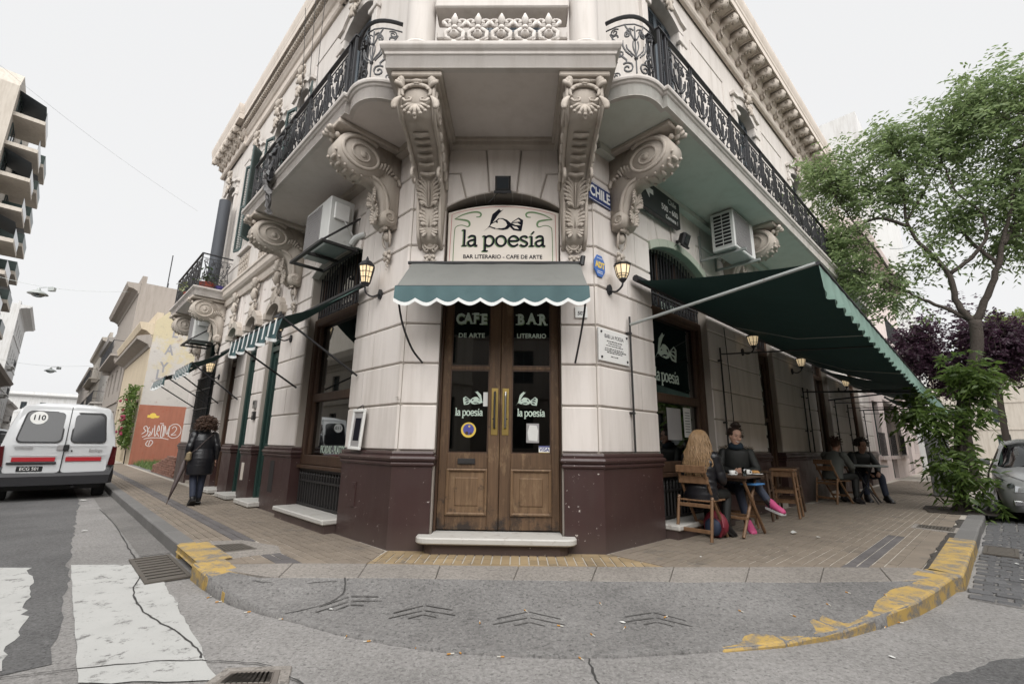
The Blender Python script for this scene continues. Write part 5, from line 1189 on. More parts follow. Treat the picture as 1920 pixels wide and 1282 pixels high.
# ---- stone step
st = ob('door_step', MB(), None, bld, FC) if False else None
stp = MB(); n = 8; P = [(.36, -.02), (.36, -.10)] + [(.36 + .14 * (1 - cos(a)), -.10 - .14 * sin(a)) for a in np.linspace(.3, PI / 2, 5)] + [(2.06, -.24)] + [(2.06 + .14 * sin(a), -.24 + .14 * (1 - cos(a))) for a in np.linspace(.3, PI / 2, 5)] + [(2.20, -.02), (2.056, -.02), (2.056, .26), (.504, .26), (.504, -.02)]
stp.prism([P2(FC, x, y) for x, y in P], .245, .318, .014); ob('door_step', stp, M['marble'], bld)
ob('step_riser', MB().prism([P2(FC, x, y) for x, y in [(.44, -.02), (.47, -.12), (.56, -.17), (2.0, -.17), (2.09, -.12), (2.12, -.02)]], .1, .246), M['plinth'], bld)
# ---- shop windows
def shop_window(F, xa, xb, zs, sp, rise, grille_top=True, words=None, bottom_grille=True, glassm='glass_dk', warm=False):
    w = ob('shop_window', None, None, bld, F); y = .20; fm = M['wood_frame']
    zt = 3.46                                            # transom
    f = MB(); f.bbox(xa, xa + .13, y - .05, y + .08, zs, zt + .06, .012).bbox(xb - .13, xb, y - .05, y + .08, zs, zt + .06, .012).bbox(xa + .13, xb - .13, y - .06, y + .08, zt - .08, zt + .06, .012).bbox(xa + .13, xb - .13, y - .05, y + .08, zs, zs + .16, .012)
    f.bbox(xa + .13, xa + .22, y, y + .07, zs + .16, zt - .08, .01).bbox(xb - .22, xb - .13, y, y + .07, zs + .16, zt - .08, .01).bbox(xa + .22, xb - .22, y - .01, y + .07, 2.02, 2.16, .012); ob('frame', f, fm, w, F)
    for za, zb in ((zs + .16, 2.02), (2.16, zt - .08)): ob('pane', MB().box(xa + .2, xb - .2, y + .045, y + .05, za, zb), M[glassm], w, F)
    if grille_top:
        gm = MB(); n = int((xb - xa) / .105)
        for i in range(n + 1):
            x = xa + .03 + (xb - xa - .06) * i / n; gm.tube([(x, y - .01, zt + .06), (x, y - .01, arcz(xa, xb, sp, rise, x))], .011, 4)
        gm.box(xa, xb, y - .03, y + .0, zt + .28, zt + .305)
        for i in range(n):
            x = xa + .03 + (xb - xa - .06) * (i + .5) / n; gm.tube([(x + .035 * cos(t), y - .01, zt + .18 + .08 * sin(t)) for t in np.linspace(0, 2 * PI, 9)], .007, 4)
        ob('window_grille', gm, M['iron'], w, F); [ob('transom_mullion', MB().box(a_, a_ + .06, y + .05, y + .1, zt + .06, t_), fm, w, F) for a_, t_ in ((xa, sp), (xb - .06, sp), (xa + .6, sp + rise * .7), (xb - .66, sp + rise * .7))]
        ob('pane', MB().fprism([(xa, zt + .06), (xb, zt + .06)] + list(reversed(arcpts(xa, xb, sp, rise))), y + .085, y + .09), M[glassm], w, F)
    if bottom_grille:
        gm = MB(); n = int((xb - xa) / .10)
        for i in range(n + 1):
            x = xa + .02 + (xb - xa - .04) * i / n; gm.tube([(x, y - .02, .34), (x, y - .02, .74), (x, y - .02, .78), (x, y - .02, .90)], [.014, .018, .022, .012], 5); gm.ball((x, y - .02, .82), .026, 6, 4)
        gm.box(xa, xb, y - .04, y, .87, .91).box(xa, xb, y - .04, y, .70, .73).box(xa, xb, y - .04, y, .33, .36); ob('basement_grille', gm, M['iron_w'], w, F); ob('vent_back', MB().box(xa, xb, y + .04, y + .07, .2, zs), M['dark'], w, F)
        ob('marble_sill', MB().bbox(xa - .02, xb + .02, -.20, .3, .245, .315, .014), M['marble'], w, F); ob('sill_base', MB().box(xa, xb, -.16, .3, .1, .246), M['plinth'], w, F)
        ob('timber_sill', MB().bbox(xa, xb, y - .10, y + .1, zs - .06, zs, .01), fm, w, F)
    return w
wL = shop_window(FL, -3.285, -1.365, .97, 4.32, .22)
ob('lettering_back', MB().box(-1.6, -1.59, .24, .242, 1.2, 1.21), M['letter'], wL, FL)
text('PICADAS - PLATOS', .17, M['letter'], FL @ T(-2.25, .2405, 1.22), wL, 'lettering', .001, .003, .62)
ob('reflective_blind', MB().box(-2.5, -1.6, .62, .64, 2.2, 3.0), M['paper'], wL, FL)
mbx = MB(); mbx.grid(lambda u, v: (-2.35 + .75 * u, .5 + .12 * sin(u * 5) - .1 * v, 2.22 + .85 * v * (1 - .25 * u)), 6, 6); ob('lace_cloth', mbx, M['paper'], wL, FL)
wR = shop_window(FR, 1.405, 3.315, .97, 4.36, .24)
h = .135; mb = MB(); poesia(2.14 - PW * h / 2, 2.36, h, .2405, mb, .17); ob('lettering', mb, M['letter'], wR, FR); quill(FR, 2.05, 2.88, .26, .2405, wR, M['letter'], M['ink'], 1, True)
ob('notice', MB().box(2.05, 2.5, .2395, .241, 1.45, 1.95), M['acgrille'], wR, FR); ob('notice', MB().box(2.6, 2.85, .2395, .241, 1.5, 1.98), M['paper'], wR, FR)
nt = MB(); 
for i in range(8): nt.box(2.64, 2.81, .2375, .2394, 1.58 + .045 * i, 1.59 + .045 * i)
ob('notice_print', nt, M['ink'], wR, FR)
text('TA', .17, M['letter'], FR @ T(1.74, .2405, 1.2), wR, 'lettering', .001, .003, .7)
text('LITERARIO', .17, M['letter'], FR @ T(2.3, .2825, 3.66), wR, 'lettering', .001, .003, .8)
lampi = tag(ob('pendant_lamp', MB().ball((2.62, .9, 2.92), .09, 10, 8), M['lampglow'], None, FR), 'small glowing pendant lamp inside the cafe window under the big green awning', 'lamp')
lampi2 = tag(ob('pendant_lamp', MB().ball((2.45, .8, 1.62), .05, 8, 6), M['lampglow'], None, FR), 'tiny warm lamp low inside the cafe window behind the seated women', 'lamp')
pl = thing('window_plant', 'bushy potted plant behind the cafe window glass', 'plant', FR @ T(1.9, .5, 1.0)); lf = MB()
for i in range(160):
    c = Vector((1.9 + random.gauss(0, .22), .5 + random.gauss(0, .06), 1.35 + random.gauss(0, .2))); d = Vector((random.gauss(0, 1), random.gauss(0, 1), random.gauss(0, 1))).normalized() * .05; e_ = d.orthogonal().normalized() * .014; lf.add([c - d, c + e_, c + d, c - e_], [(0, 1, 2, 3)])
ob('leaves', lf, M['acwhite'], pl, FR, stuff=True); ob('pot', MB().lathe([(.1, 0), (.14, .18)], (1.9, .5, 1.0), 12), M['pot'], pl, FR)
# ---- narrow brown door on the right street
nd = ob('narrow_door', MB().bbox(5.76, 5.9, .14, .26, .2, 4.0, .01).bbox(6.57, 6.71, .14, .26, .2, 4.0, .01).bbox(5.9, 6.57, .14, .26, 3.36, 3.5, .01), M['wood_frame'], bld, FR)
ob('leaf', MB().bbox(5.905, 6.02, .17, .23, .25, 3.36, .006).bbox(6.45, 6.565, .17, .23, .25, 3.36, .006).bbox(6.02, 6.45, .17, .23, .25, .95, .006).bbox(6.02, 6.45, .17, .23, 3.2, 3.36, .006).bbox(6.02, 6.45, .175, .23, 1.9, 1.98, .006), M['wood_frame'], nd, FR)
ob('pane', MB().box(6.02, 6.45, .2, .206, .95, 1.9).box(6.02, 6.45, .2, .206, 1.98, 3.2), M['glass_dk'], nd, FR)
for k, ch in enumerate('BAR'): text(ch, .26, M['letter'], FR @ T(6.235, .198, 2.95 - .3 * k), nd, 'lettering', .001, .006)
for z in (1.05, 1.35, 1.62): ob('notice', MB().box(6.13, 6.34, .198, .199, z, z + .2), M['paper'], nd, FR)
gm = MB()
for i in range(9): gm.tube([(5.8 + .11 * i, .15, 3.5), (5.8 + .11 * i, .15, 4.0)], .011, 4)
gm.box(5.76, 6.71, .13, .16, 3.72, 3.75); ob('transom_grille', gm, M['iron'], nd, FR)
for a, b in ((9.9, 11.4), (14.2, 15.6)):
    d = ob('dark_door', MB().bbox(a, a + .14, .16, .26, .2, 4.1, .01).bbox(b - .14, b, .16, .26, .2, 4.1, .01).bbox(a + .14, b - .14, .16, .26, 3.3, 3.42, .01).bbox(a + .14, b - .14, .16, .26, .2, .9, .01).bbox((a + b) / 2 - .05, (a + b) / 2 + .05, .17, .26, .9, 3.3, .01), M['wood_frame'], bld, FR)
    ob('pane', MB().box(a + .14, b - .14, .22, .226, .9, 3.3), M['glass_dk'], d, FR); ob('backing', MB().box(a, b, .36, .4, .2, 4.2), M['dark'], d, FR)
# ---- tall green doors on the left street
def green_door(a, b, mat):
    d = ob('tall_door', MB().bbox(a, a + .09, .12, .26, .2, 4.15, .01).bbox(b - .09, b, .12, .26, .2, 4.15, .01).bbox(a + .09, b - .09, .12, .26, 3.2, 3.32, .01), mat, bld, FL); c = (a + b) / 2
    for s0, s1 in ((a + .092, c - .003), (c + .003, b - .092)):
        lf = ob('leaf', MB().bbox(s0, s0 + .09, .17, .23, .25, 3.2, .006).bbox(s1 - .09, s1, .17, .23, .25, 3.2, .006).bbox(s0 + .09, s1 - .09, .17, .23, .25, .45, .006).bbox(s0 + .09, s1 - .09, .17, .23, 1.1, 1.3, .006).bbox(s0 + .09, s1 - .09, .17, .23, 3.06, 3.2, .006).box(s0 + .09, s1 - .09, .205, .225, .45, 1.1).bbox(s0 + .12, s1 - .12, .19, .206, .5, 1.05, .01), mat, d, FL)
        ob('pane', MB().box(s0 + .09, s1 - .09, .2, .206, 1.3, 3.06), M['pane_far'], lf, FL)
        ob('scroll_bar', MB().tube([((s0 + s1) / 2, .18, 1.32), ((s0 + s1) / 2, .18, 3.05)], .012, 4), mat, lf, FL)
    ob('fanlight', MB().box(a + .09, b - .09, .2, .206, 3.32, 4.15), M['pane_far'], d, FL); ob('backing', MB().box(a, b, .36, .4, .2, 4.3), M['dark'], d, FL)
    ob('carved_pediment', MB().tube([(a + .08, .14, 3.34), (a + .2, .13, 3.42), (c, .11, 3.36), (b - .2, .13, 3.42), (b - .08, .14, 3.34)], [.03, .045, .06, .045, .03], 6), mat, d, FL)
    ob('threshold', MB().bbox(a - .05, b + .05, -.20, .3, .15, .235, .012), M['marble'], d, FL)
green_door(-5.48, -4.66, M['green_paint']); green_door(-6.98, -6.18, M['green_paint']); green_door(-8.52, -7.72, M['wood_frame'])
gw = ob('barred_window', MB().bbox(-11.5, -11.38, .16, .26, 1.1, 4.3, .01).bbox(-9.87, -9.75, .16, .26, 1.1, 4.3, .01), M['green_paint'], bld, FL)
ob('pane', MB().box(-11.4, -9.85, .24, .246, .9, 4.4), M['pane_far'], gw, FL); ob('spandrel', MB().box(-11.5, -9.75, .15, .3, .1, 1.0), M['plinth'], gw, FL)
gm = MB()
for i in range(14): gm.tube([(-11.42 + .122 * i, -.04, 1.02), (-11.42 + .122 * i, -.04, 3.15)], .012, 4)
for z in (1.05, 1.6, 2.2, 2.75, 3.1): gm.box(-11.5, -9.75, -.055, -.025, z, z + .03)
for i in range(13): gm.tube([(-11.36 + .122 * i + .05 * cos(t), -.04, 1.33 + .12 * sin(t)) for t in np.linspace(0, 2 * PI, 9)], .008, 4)
ob('window_bars', gm, M['iron'], gw, FL)

# ---- sign boards
sg = thing('shop_sign', 'cream arched cafe signboard with a quill hand and dark lettering above the front awning', 'sign', FC @ T(1.28, .1, 3.6))
so_pts = arcpts(.525, 2.05, 4.465, .125, n=16); ob('board', MB().fprism([(.535, 3.5), (2.04, 3.5)] + list(reversed(so_pts)), .085, .12, .006), M['signcream'], sg, FC)
ys = .0835
rd = MB(); ortho(rd, [(.56, 3.55), (.575, 4.44)] + [(x, z - .035) for x, z in arcpts(.57, 2.005, 4.475, .12, n=16)][1:-1] + [(2.0, 4.44), (2.015, 3.55)], .008, ys - .001, ys); ob('red_line', rd, M['signred'], sg, FC)
for sx in (-1, 1):
    gr = MB(); X = lambda p: [(1.2875 + sx * a * 1.02, 3.58 + (b - 3.58) * 1.11) for a, b in p]
    pth = smooth_path([(-.64, 3.58), (-.60, 3.66), (-.61, 3.70), (-.655, 3.70), (-.66, 3.75), (-.655, 4.12), (-.63, 4.19), (-.56, 4.21), (-.48, 4.19), (-.455, 4.22), (-.48, 4.265), (-.58, 4.285), (-.66, 4.29)], 4); w = [.011 + .018 * max(0, sin((i / len(pth) - .62) * 9)) if i / len(pth) > .62 else .010 for i in range(len(pth))]
    ortho(gr, X(pth), .012, ys - .002, ys, w); p2 = smooth_path([(-.66, 4.29), (-.55, 4.35), (-.42, 4.385), (-.34, 4.385), (-.305, 4.36), (-.32, 4.325), (-.37, 4.32)], 4); ortho(gr, X(p2), .015, ys - .002, ys, [.008 + .018 * sin(PI * i / len(p2)) for i in range(len(p2))])
    ob('green_scroll', gr, M['signgreen'], sg, FC)
h = .155; ex = 1.14 / (PW * h); sh = MB(); poesia(.715, 3.962, h, ys, sh, .19, ex); ob('lettering_shade', sh, M['signgreen'], sg, FC); mb = MB(); poesia(.728, 3.97, h, ys - .003, mb, .175, ex); ob('lettering', mb, M['ink'], sg, FC)
text('BAR LITERARIO - CAFE DE ARTE', .078, M['ink'], FC @ T(1.285, ys - .001, 3.815), sg, 'lettering', .001, .0015, 1, width=1.07)
quill(FC, 1.22, 4.315, .195, ys - .001, sg, M['ink'], M['signcream'])
def plate(name, label, cat, F, x0, x1, z0, z1, y, mat, words, wm, th=.015, grp=None, b=.004):
    t = thing(name, label, cat, F @ T((x0 + x1) / 2, y, z0), grp); ob('plate', MB().bbox(x0, x1, y - th, y, z0, z1, b), mat, t, F)
    for s, h, cx, cz, sx, bold in words: text(s, h, wm, F @ T(cx, y - th - .001, cz), t, 'lettering', .001, bold, sx)
    return t
t = plate('street_sign', 'blue enamel street name plate reading CHILE on the corner pier', 'street sign', FR, -.14, .36, 4.60, 4.885, .020, M['blue'], [('CHILE', .215, .11, 4.742, .82, .006)], M['signwhite'])
bd = MB(); yy = .004
bd.box(-.128, .348, yy - .0005, yy + .001, 4.612, 4.62).box(-.128, .348, yy - .0005, yy + .001, 4.866, 4.874); ob('border', bd, M['signwhite'], t, FR)
t = thing('street_sign', 'black street sign with a white arrow and the house numbers 500 to 600', 'street sign', FR @ T(1.75, -.1, 5.0)); G = FR @ T(1.62, -.06, 5.17) @ Matrix.Translation((0, 0, 0))
ob('box', MB().bbox(-.63, .63, -.05, .03, -.235, .235, .008), M['signblack'], t, G)
ar = MB(); ar.fprism([(-.50, .03), (-.36, .16), (-.36, .075), (-.24, .075), (-.24, -.01), (-.36, -.01), (-.36, -.095)], -.053, -.051); ob('arrow', ar, M['signwhite'], t, G @ T(.0, 0, .06))
text('Chile', .13, M['signwhite'], G @ T(.37, -.052, .13), t, 'lettering', .001, .001); text('500 - 600', .145, M['signwhite'], G @ T(.28, -.052, -.035), t, 'lettering', .001, .001, .98); text('Comuna 1', .10, M['signwhite'], G @ T(.34, -.052, -.17), t, 'lettering', .001, .001)
ob('mount', MB().box(-.4, -.35, .03, .09, -.1, .1).box(.35, .4, .03, .09, -.1, .1), M['iron'], t, G)
t = thing('alarm_sign', 'blue octagonal alarm company sign with yellow letters above the wall lamp', 'sign', FR @ T(.06, 0, 3.55)); oc = [(.06 + .125 * cos(PI / 8 + PI / 4 * i), 3.68 + .165 * sin(PI / 8 + PI / 4 * i)) for i in range(8)]
ob('plate', MB().fprism(oc, .008, .024, .003), M['sblue'], t, FR); text('ADT', .115, M['syellow'], FR @ T(.06, .006, 3.69), t, 'lettering', .001, .006, .85)
for k, z in enumerate((3.60, 3.575, 3.785)): ob('small_print', MB().box(-.0, .12, .0065, .0078, z, z + .008), M['signwhite'], t, FR)
t = thing('plaque', 'white marble commemorative plaque with engraved lines on the right pier', 'plaque', FR @ T(.32, 0, 2.42)); ob('slab', MB().bbox(-.02, .66, .0, .027, 2.40, 2.83, .005), M['plaque'], t, FR)
text('BAR LA POESIA', .075, M['ink'], FR @ T(.32, -.001, 2.735), t, 'lettering', .0006, .0, .86)
for k, (z, w_) in enumerate(((2.675, .2), (2.645, .16), (2.615, .22), (2.575, .25), (2.55, .26), (2.525, .2), (2.475, .1))): 
    eg = MB(); x = .32 - w_ * .85
    while x < .32 + w_ * .85: d_ = random.uniform(.012, .05); eg.box(x, x + d_, -.0012, .0, z - .006, z + random.uniform(.004, .009)); x += d_ + .012
    ob('engraved_line', eg, M['iron_w'], t, FR, stuff=True)
for x, z in ((.03, 2.45), (.61, 2.45), (.03, 2.78), (.61, 2.78)): ob('bolt', MB().ball((x, -.004, z), .016, 8, 6), M['iron_w'], t, FR)
t = thing('menu_frame', 'white framed menu board leaning on the left pier beside the window', 'menu board', FL @ T(-.89, 0, 1.23)); G = FL @ T(-.89, -.05, 1.25) @ RX(-.06) @ RY(.03)
ob('board', MB().box(-.15, .15, -.012, .0, .02, .52), M['acgrille'], t, G); ob('frame', MB().bbox(-.17, .17, -.03, .0, .0, .04, .006).bbox(-.17, .17, -.03, .0, .50, .54, .006).bbox(-.17, -.13, -.03, .0, .04, .5, .006).bbox(.13, .17, -.03, 0, .04, .5, .006), M['signwhite'], t, G)
ob('photo', MB().box(-.08, .08, -.015, -.0125, .12, .42), M['ink'], t, G); ob('chain', MB().tube([(-.1, -.01, .54), (0, .02, .6), (.1, -.01, .54)], .006, 4), M['iron'], t, G)
plate('number_plate', 'round white house number plate half hidden under the right end of the front awning', 'number plate', FC, 2.24, 2.40, 2.95, 3.10, .02, M['signwhite'], [('502', .07, 2.32, 3.01, .9, .001)], M['ink'])
for s, z, l in ((5.70, 1.78, 'lower'), (5.72, 2.02, 'upper')):
    t = thing('intercom', 'small %s intercom box on the narrow pier between the green doors' % l, 'intercom', FL @ T(-s, 0, z)); ob('box', MB().bbox(-s - .07, -s + .07, -.02, .03, z, z + .17, .005), M['steel'] if l == 'upper' else M['black'], t, FL); ob('speaker', MB().box(-s - .04, -s + .04, -.024, -.0205, z + .08, z + .14), M['black'] if l == 'upper' else M['steel'], t, FL)
t = plate('meter_cover', 'pale enamel meter cover on the maroon base between the green doors', 'meter cover', FL, -6.0, -5.85, .55, .9, .0, M['signcream'], [], M['ink'])
# ---- awnings
def valance(mb, p0, p1, drop, n, amp=.03, trim=None, thick=.004, curve=True):
    """hanging scalloped cloth from line p0-p1; returns mesh pieces (cloth, trim)"""
    p0, p1 = Vector(p0), Vector(p1); d = p1 - p0; Ln = d.length; nrm = Vector((d.y, -d.x, 0)).normalized(); K = n * 8
    def edge(u): return drop - .055 * abs(sin(PI * u * n)) ** .8 if False else drop - (.028 if Ln > 3.5 else .05) * (1 - abs(sin(PI * n * u)))
    rows = 6; V = []
    for i in range(K + 1):
        u = i / K; base = p0 + d * u; w = amp * (noise.noise((u * 9 + p0.x, p0.y, 0)) + .5 * sin(u * n * PI * 2 + 1))
        for j in range(rows + 1):
            v = j / rows; V.append(base + Vector((0, 0, -edge(u) * v)) + nrm * (w * v + .015 * v))
    F_ = [(i * (rows + 1) + j, (i + 1) * (rows + 1) + j, (i + 1) * (rows + 1) + j + 1, i * (rows + 1) + j + 1) for i in range(K) for j in range(rows)]
    mb.add(V, F_)
    if trim is not None:
        V2 = []
        for i in range(K + 1):
            b = V[i * (rows + 1) + rows]; V2 += [b + nrm * .004 + Vector((0, 0, .03)), b + nrm * .004 + Vector((0, 0, -.012))]
        trim.add(V2, [(2 * i, 2 * i + 2, 2 * i + 3, 2 * i + 1) for i in range(K)])
def patch(mb, a, b, c, d, nu, nv, sag):   # a,b wall edge; d,c front edge (a-d, b-c sides)
    a, b, c, d = map(Vector, (a, b, c, d))
    mb.grid(lambda u, v: (a.lerp(b, u)).lerp(d.lerp(c, u), v) + Vector((0, 0, -sag * sin(PI * v) * (.4 + .6 * sin(PI * u)) + .012 * noise.noise((u * 6, v * 4, a.x)))), nu, nv)
# front awning over the door
aw = thing('front_awning', 'small teal awning with a white scalloped hem over the cafe door', 'awning', FC @ T(1.2, 0, 3.7))
mb = MB(); patch(mb, (.09, -.03, 3.665), (2.31, -.03, 3.68), (2.32, -.61, 3.16), (.07, -.61, 3.14), 30, 8, .02); ob('top_cloth', mb, M['canvas_t'], aw, FC, True)
mb, tr = MB(), MB(); valance(mb, (.055, -.615, 3.145), (2.335, -.615, 3.165), .235, 9, .022, tr); ob('valance', mb, M['canvas_f'], aw, FC, True); ob('hem', tr, M['trim'], aw, FC)
sd = MB(); sd.add([(.07, -.61, 3.145), (.09, -.03, 3.73), (.06, -.61, 2.95)], [(0, 1, 2)]); sd = MB()
ob('roller', MB().tube([(.04, -.03, 3.675), (2.36, -.03, 3.69)], .022, 8).tube([(2.33, -.06, 3.65), (2.35, -.06, 3.77)], .035, 8), M['iron'], aw, FC); ob('front_bar', MB().tube([(.06, -.60, 3.14), (2.33, -.60, 3.16)], .016, 8), M['iron'], aw, FC)
ob('arm', MB().tube(smooth_path([(.09, -.6, 3.14), (.10, -.55, 2.95), (.13, -.42, 2.72), (.20, -.18, 2.48), (.30, .0, 2.34)], 4), .013, 6), M['iron'], aw, FC); ob('arm', MB().tube(smooth_path([(2.30, -.6, 3.15), (2.29, -.5, 2.9), (2.26, -.25, 2.6), (2.23, .0, 2.36)], 4), .013, 6), M['iron'], aw, FC)
# left street awnings
def street_awning(label, s0, s1, o1, zw, zf, drop, n, arms, scal):
    aw = thing('street_awning', label, 'awning', FL @ T(-s0, 0, zw)); G = FL
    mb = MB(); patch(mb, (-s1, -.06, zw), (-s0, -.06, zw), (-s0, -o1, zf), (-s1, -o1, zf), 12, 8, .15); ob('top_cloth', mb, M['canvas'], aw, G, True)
    mb, tr = MB(), MB(); valance(mb, (-s1, -o1 - .005, zf), (-s0, -o1 - .005, zf), drop, n, .05, tr); ob('valance', mb, M['canvas_f'], aw, G, True); ob('hem', tr, M['trim'], aw, G)
    sp = MB()
    for k in range(n * 2): x = -s1 + (s1 - s0) * (k + .5) / (n * 2); sp.add([(x - .03, -o1 - .045, zf - .01), (x + .03, -o1 - .045, zf - .01), (x + .03, -o1 - .06, zf - drop * .8), (x - .03, -o1 - .06, zf - drop * .8)], [(0, 1, 2, 3)])
    ob('pale_stripes', sp, M['trim'], aw, G)
    ob('roller', MB().tube([(-s1 - .05, -.06, zw + .02), (-s0 + .05, -.06, zw + .02)], .04, 8), M['iron'], aw, G); ob('front_bar', MB().tube([(-s1, -o1, zf), (-s0, -o1, zf)], .018, 6), M['iron'], aw, G)
    for s in arms: ob('arm', MB().tube([(-min(max(s, s0 + .02), s1 - .02), -o1, zf), (-s, .0, 2.28)], .016, 6), M['iron'], aw, G)
    return aw
street_awning('nearest green awning with pale stripes and white scalloped hem on the left street', 1.08, 3.4, 1.09, 3.60, 2.92, .28, 5, (1.12, 3.42), 1)
street_awning('second green awning on the left street above the wall lantern', 7.0, 8.9, 1.0, 3.60, 3.02, .24, 5, (7.05, 8.8), 1)
street_awning('farthest faded green awning on the left street by the barred window', 9.6, 11.6, 1.08, 3.60, 2.95, .24, 5, (9.7, 11.5), 1)
# big awnings of the right street
def big_awning(label, s0, s1, o1, zw0, zw1, zf0, zf1, ribs, arms, nsc):
    aw = thing('street_awning', label, 'awning', FR @ T(s0, 0, zw0))
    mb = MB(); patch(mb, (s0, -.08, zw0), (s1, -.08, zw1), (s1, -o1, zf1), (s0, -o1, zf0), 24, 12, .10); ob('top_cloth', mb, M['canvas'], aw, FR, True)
    mb, tr = MB(), MB(); valance(mb, (s0, -o1 - .005, zf0), (s1, -o1 - .005, zf1), .33, nsc, .05, tr); ob('valance', mb, M['canvas_v'], aw, FR, True); ob('hem', tr, M['canvas_v'], aw, FR)
    ob('roller', MB().tube([(s0 - .06, -.07, zw0 + .03), (s1, -.07, zw1 + .03)], .05, 8), M['iron'], aw, FR); ob('front_bar', MB().tube([(s0, -o1, zf0), (s1, -o1, zf1)], .022, 8), M['iron'], aw, FR)
    for u in ribs: ob('rib', MB().tube([(s0 + (s1 - s0) * u, -.08, zw0 + (zw1 - zw0) * u - .02), (s0 + (s1 - s0) * u, -o1 * .5, (zw0 + zf0) / 2 * (1 - u) + (zw1 + zf1) / 2 * u - .15), (s0 + (s1 - s0) * u, -o1, zf0 + (zf1 - zf0) * u)], .009, 6), M['galv'], aw, FR)
    for sw, zw_, su in arms: ob('arm', MB().tube([(sw, -.04, zw_), (s0 + (s1 - s0) * su, -o1 + .02, zf0 + (zf1 - zf0) * su + .0)], .021, 8), M['galv'] if su == 0 else M['iron'], aw, FR)
    return aw
big_awning('large dark green awning spread over the cafe tables on the right street', .86, 10.2, 2.25, 3.66, 3.56, 3.30, 2.72, (.36, .74), ((.66, 2.98, 0), (8.7, 2.75, 1)), 26)
big_awning('second green awning farther along the right street beyond the big one', 10.6, 15.2, 2.2, 3.5, 3.4, 2.85, 2.65, (.5,), ((10.9, 2.7, .03), (14.9, 2.65, .97)), 12)
big_awning('farthest small green awning on the right street behind the tree trunk', 20.5, 24, 2.1, 3.5, 3.4, 2.9, 2.8, (), ((20.6, 2.7, .03), (23.8, 2.6, .97)), 9)
# posts with sliding sleeves and braces on the right wall
def wall_post(label, s, z0, z1, arm=None):
    t = thing('awning_post', label, 'post', FR @ T(s, 0, z0)); ob('rod', MB().tube([(s, -.02, z0), (s, -.02, z1)], .016, 6), M['iron_w'], t, FR); ob('clip', MB().box(s - .03, s + .03, -.03, .03, z0 + .5, z0 + .53).box(s - .03, s + .03, -.03, .03, z1 - .25, z1 - .22), M['iron_w'], t, FR)
    if arm: ob('arm', MB().tube([(s, -.03, z1 - .12), (s + arm[0], -arm[1], z1 - .12 + arm[2])], .014, 6), M['iron_w'], t, FR)
wall_post('thin iron rod on the pier right of the marble plaque', .68, 1.26, 3.10)
wall_post('thin iron rod with a long level arm on the pier behind the smiling woman', 3.66, 1.26, 3.12, (1.3, 2.1, .05))
wall_post('thin iron rod left of the pair of rods beyond the narrow brown door', 8.55, 1.26, 2.85, (1.2, 2.0, .03))
wall_post('thin iron rod right of the pair of rods beyond the narrow brown door', 8.95, 1.26, 2.85)
wall_post('thin iron rod beside the first dark doorway on the right street', 11.7, 1.26, 2.8, (.9, 2.0, 0)); wall_post('thin iron rod before the second dark doorway on the right street', 13.3, 1.26, 2.75, (.8, 2.0, 0)); wall_post('last thin iron rod on the right street wall', 15.75, 1.26, 2.7, (.8, 2.0, 0))
cb = MB(); cb.tube(smooth_path([(3.95, -.01, 3.55), (3.98, -.02, 2.6), (4.0, -.015, 1.3)], 6), .008, 5); tag(ob('hanging_cable', cb, M['black'], None, FR), 'thin black cable hanging down the pier beside the smiling woman', 'cable')
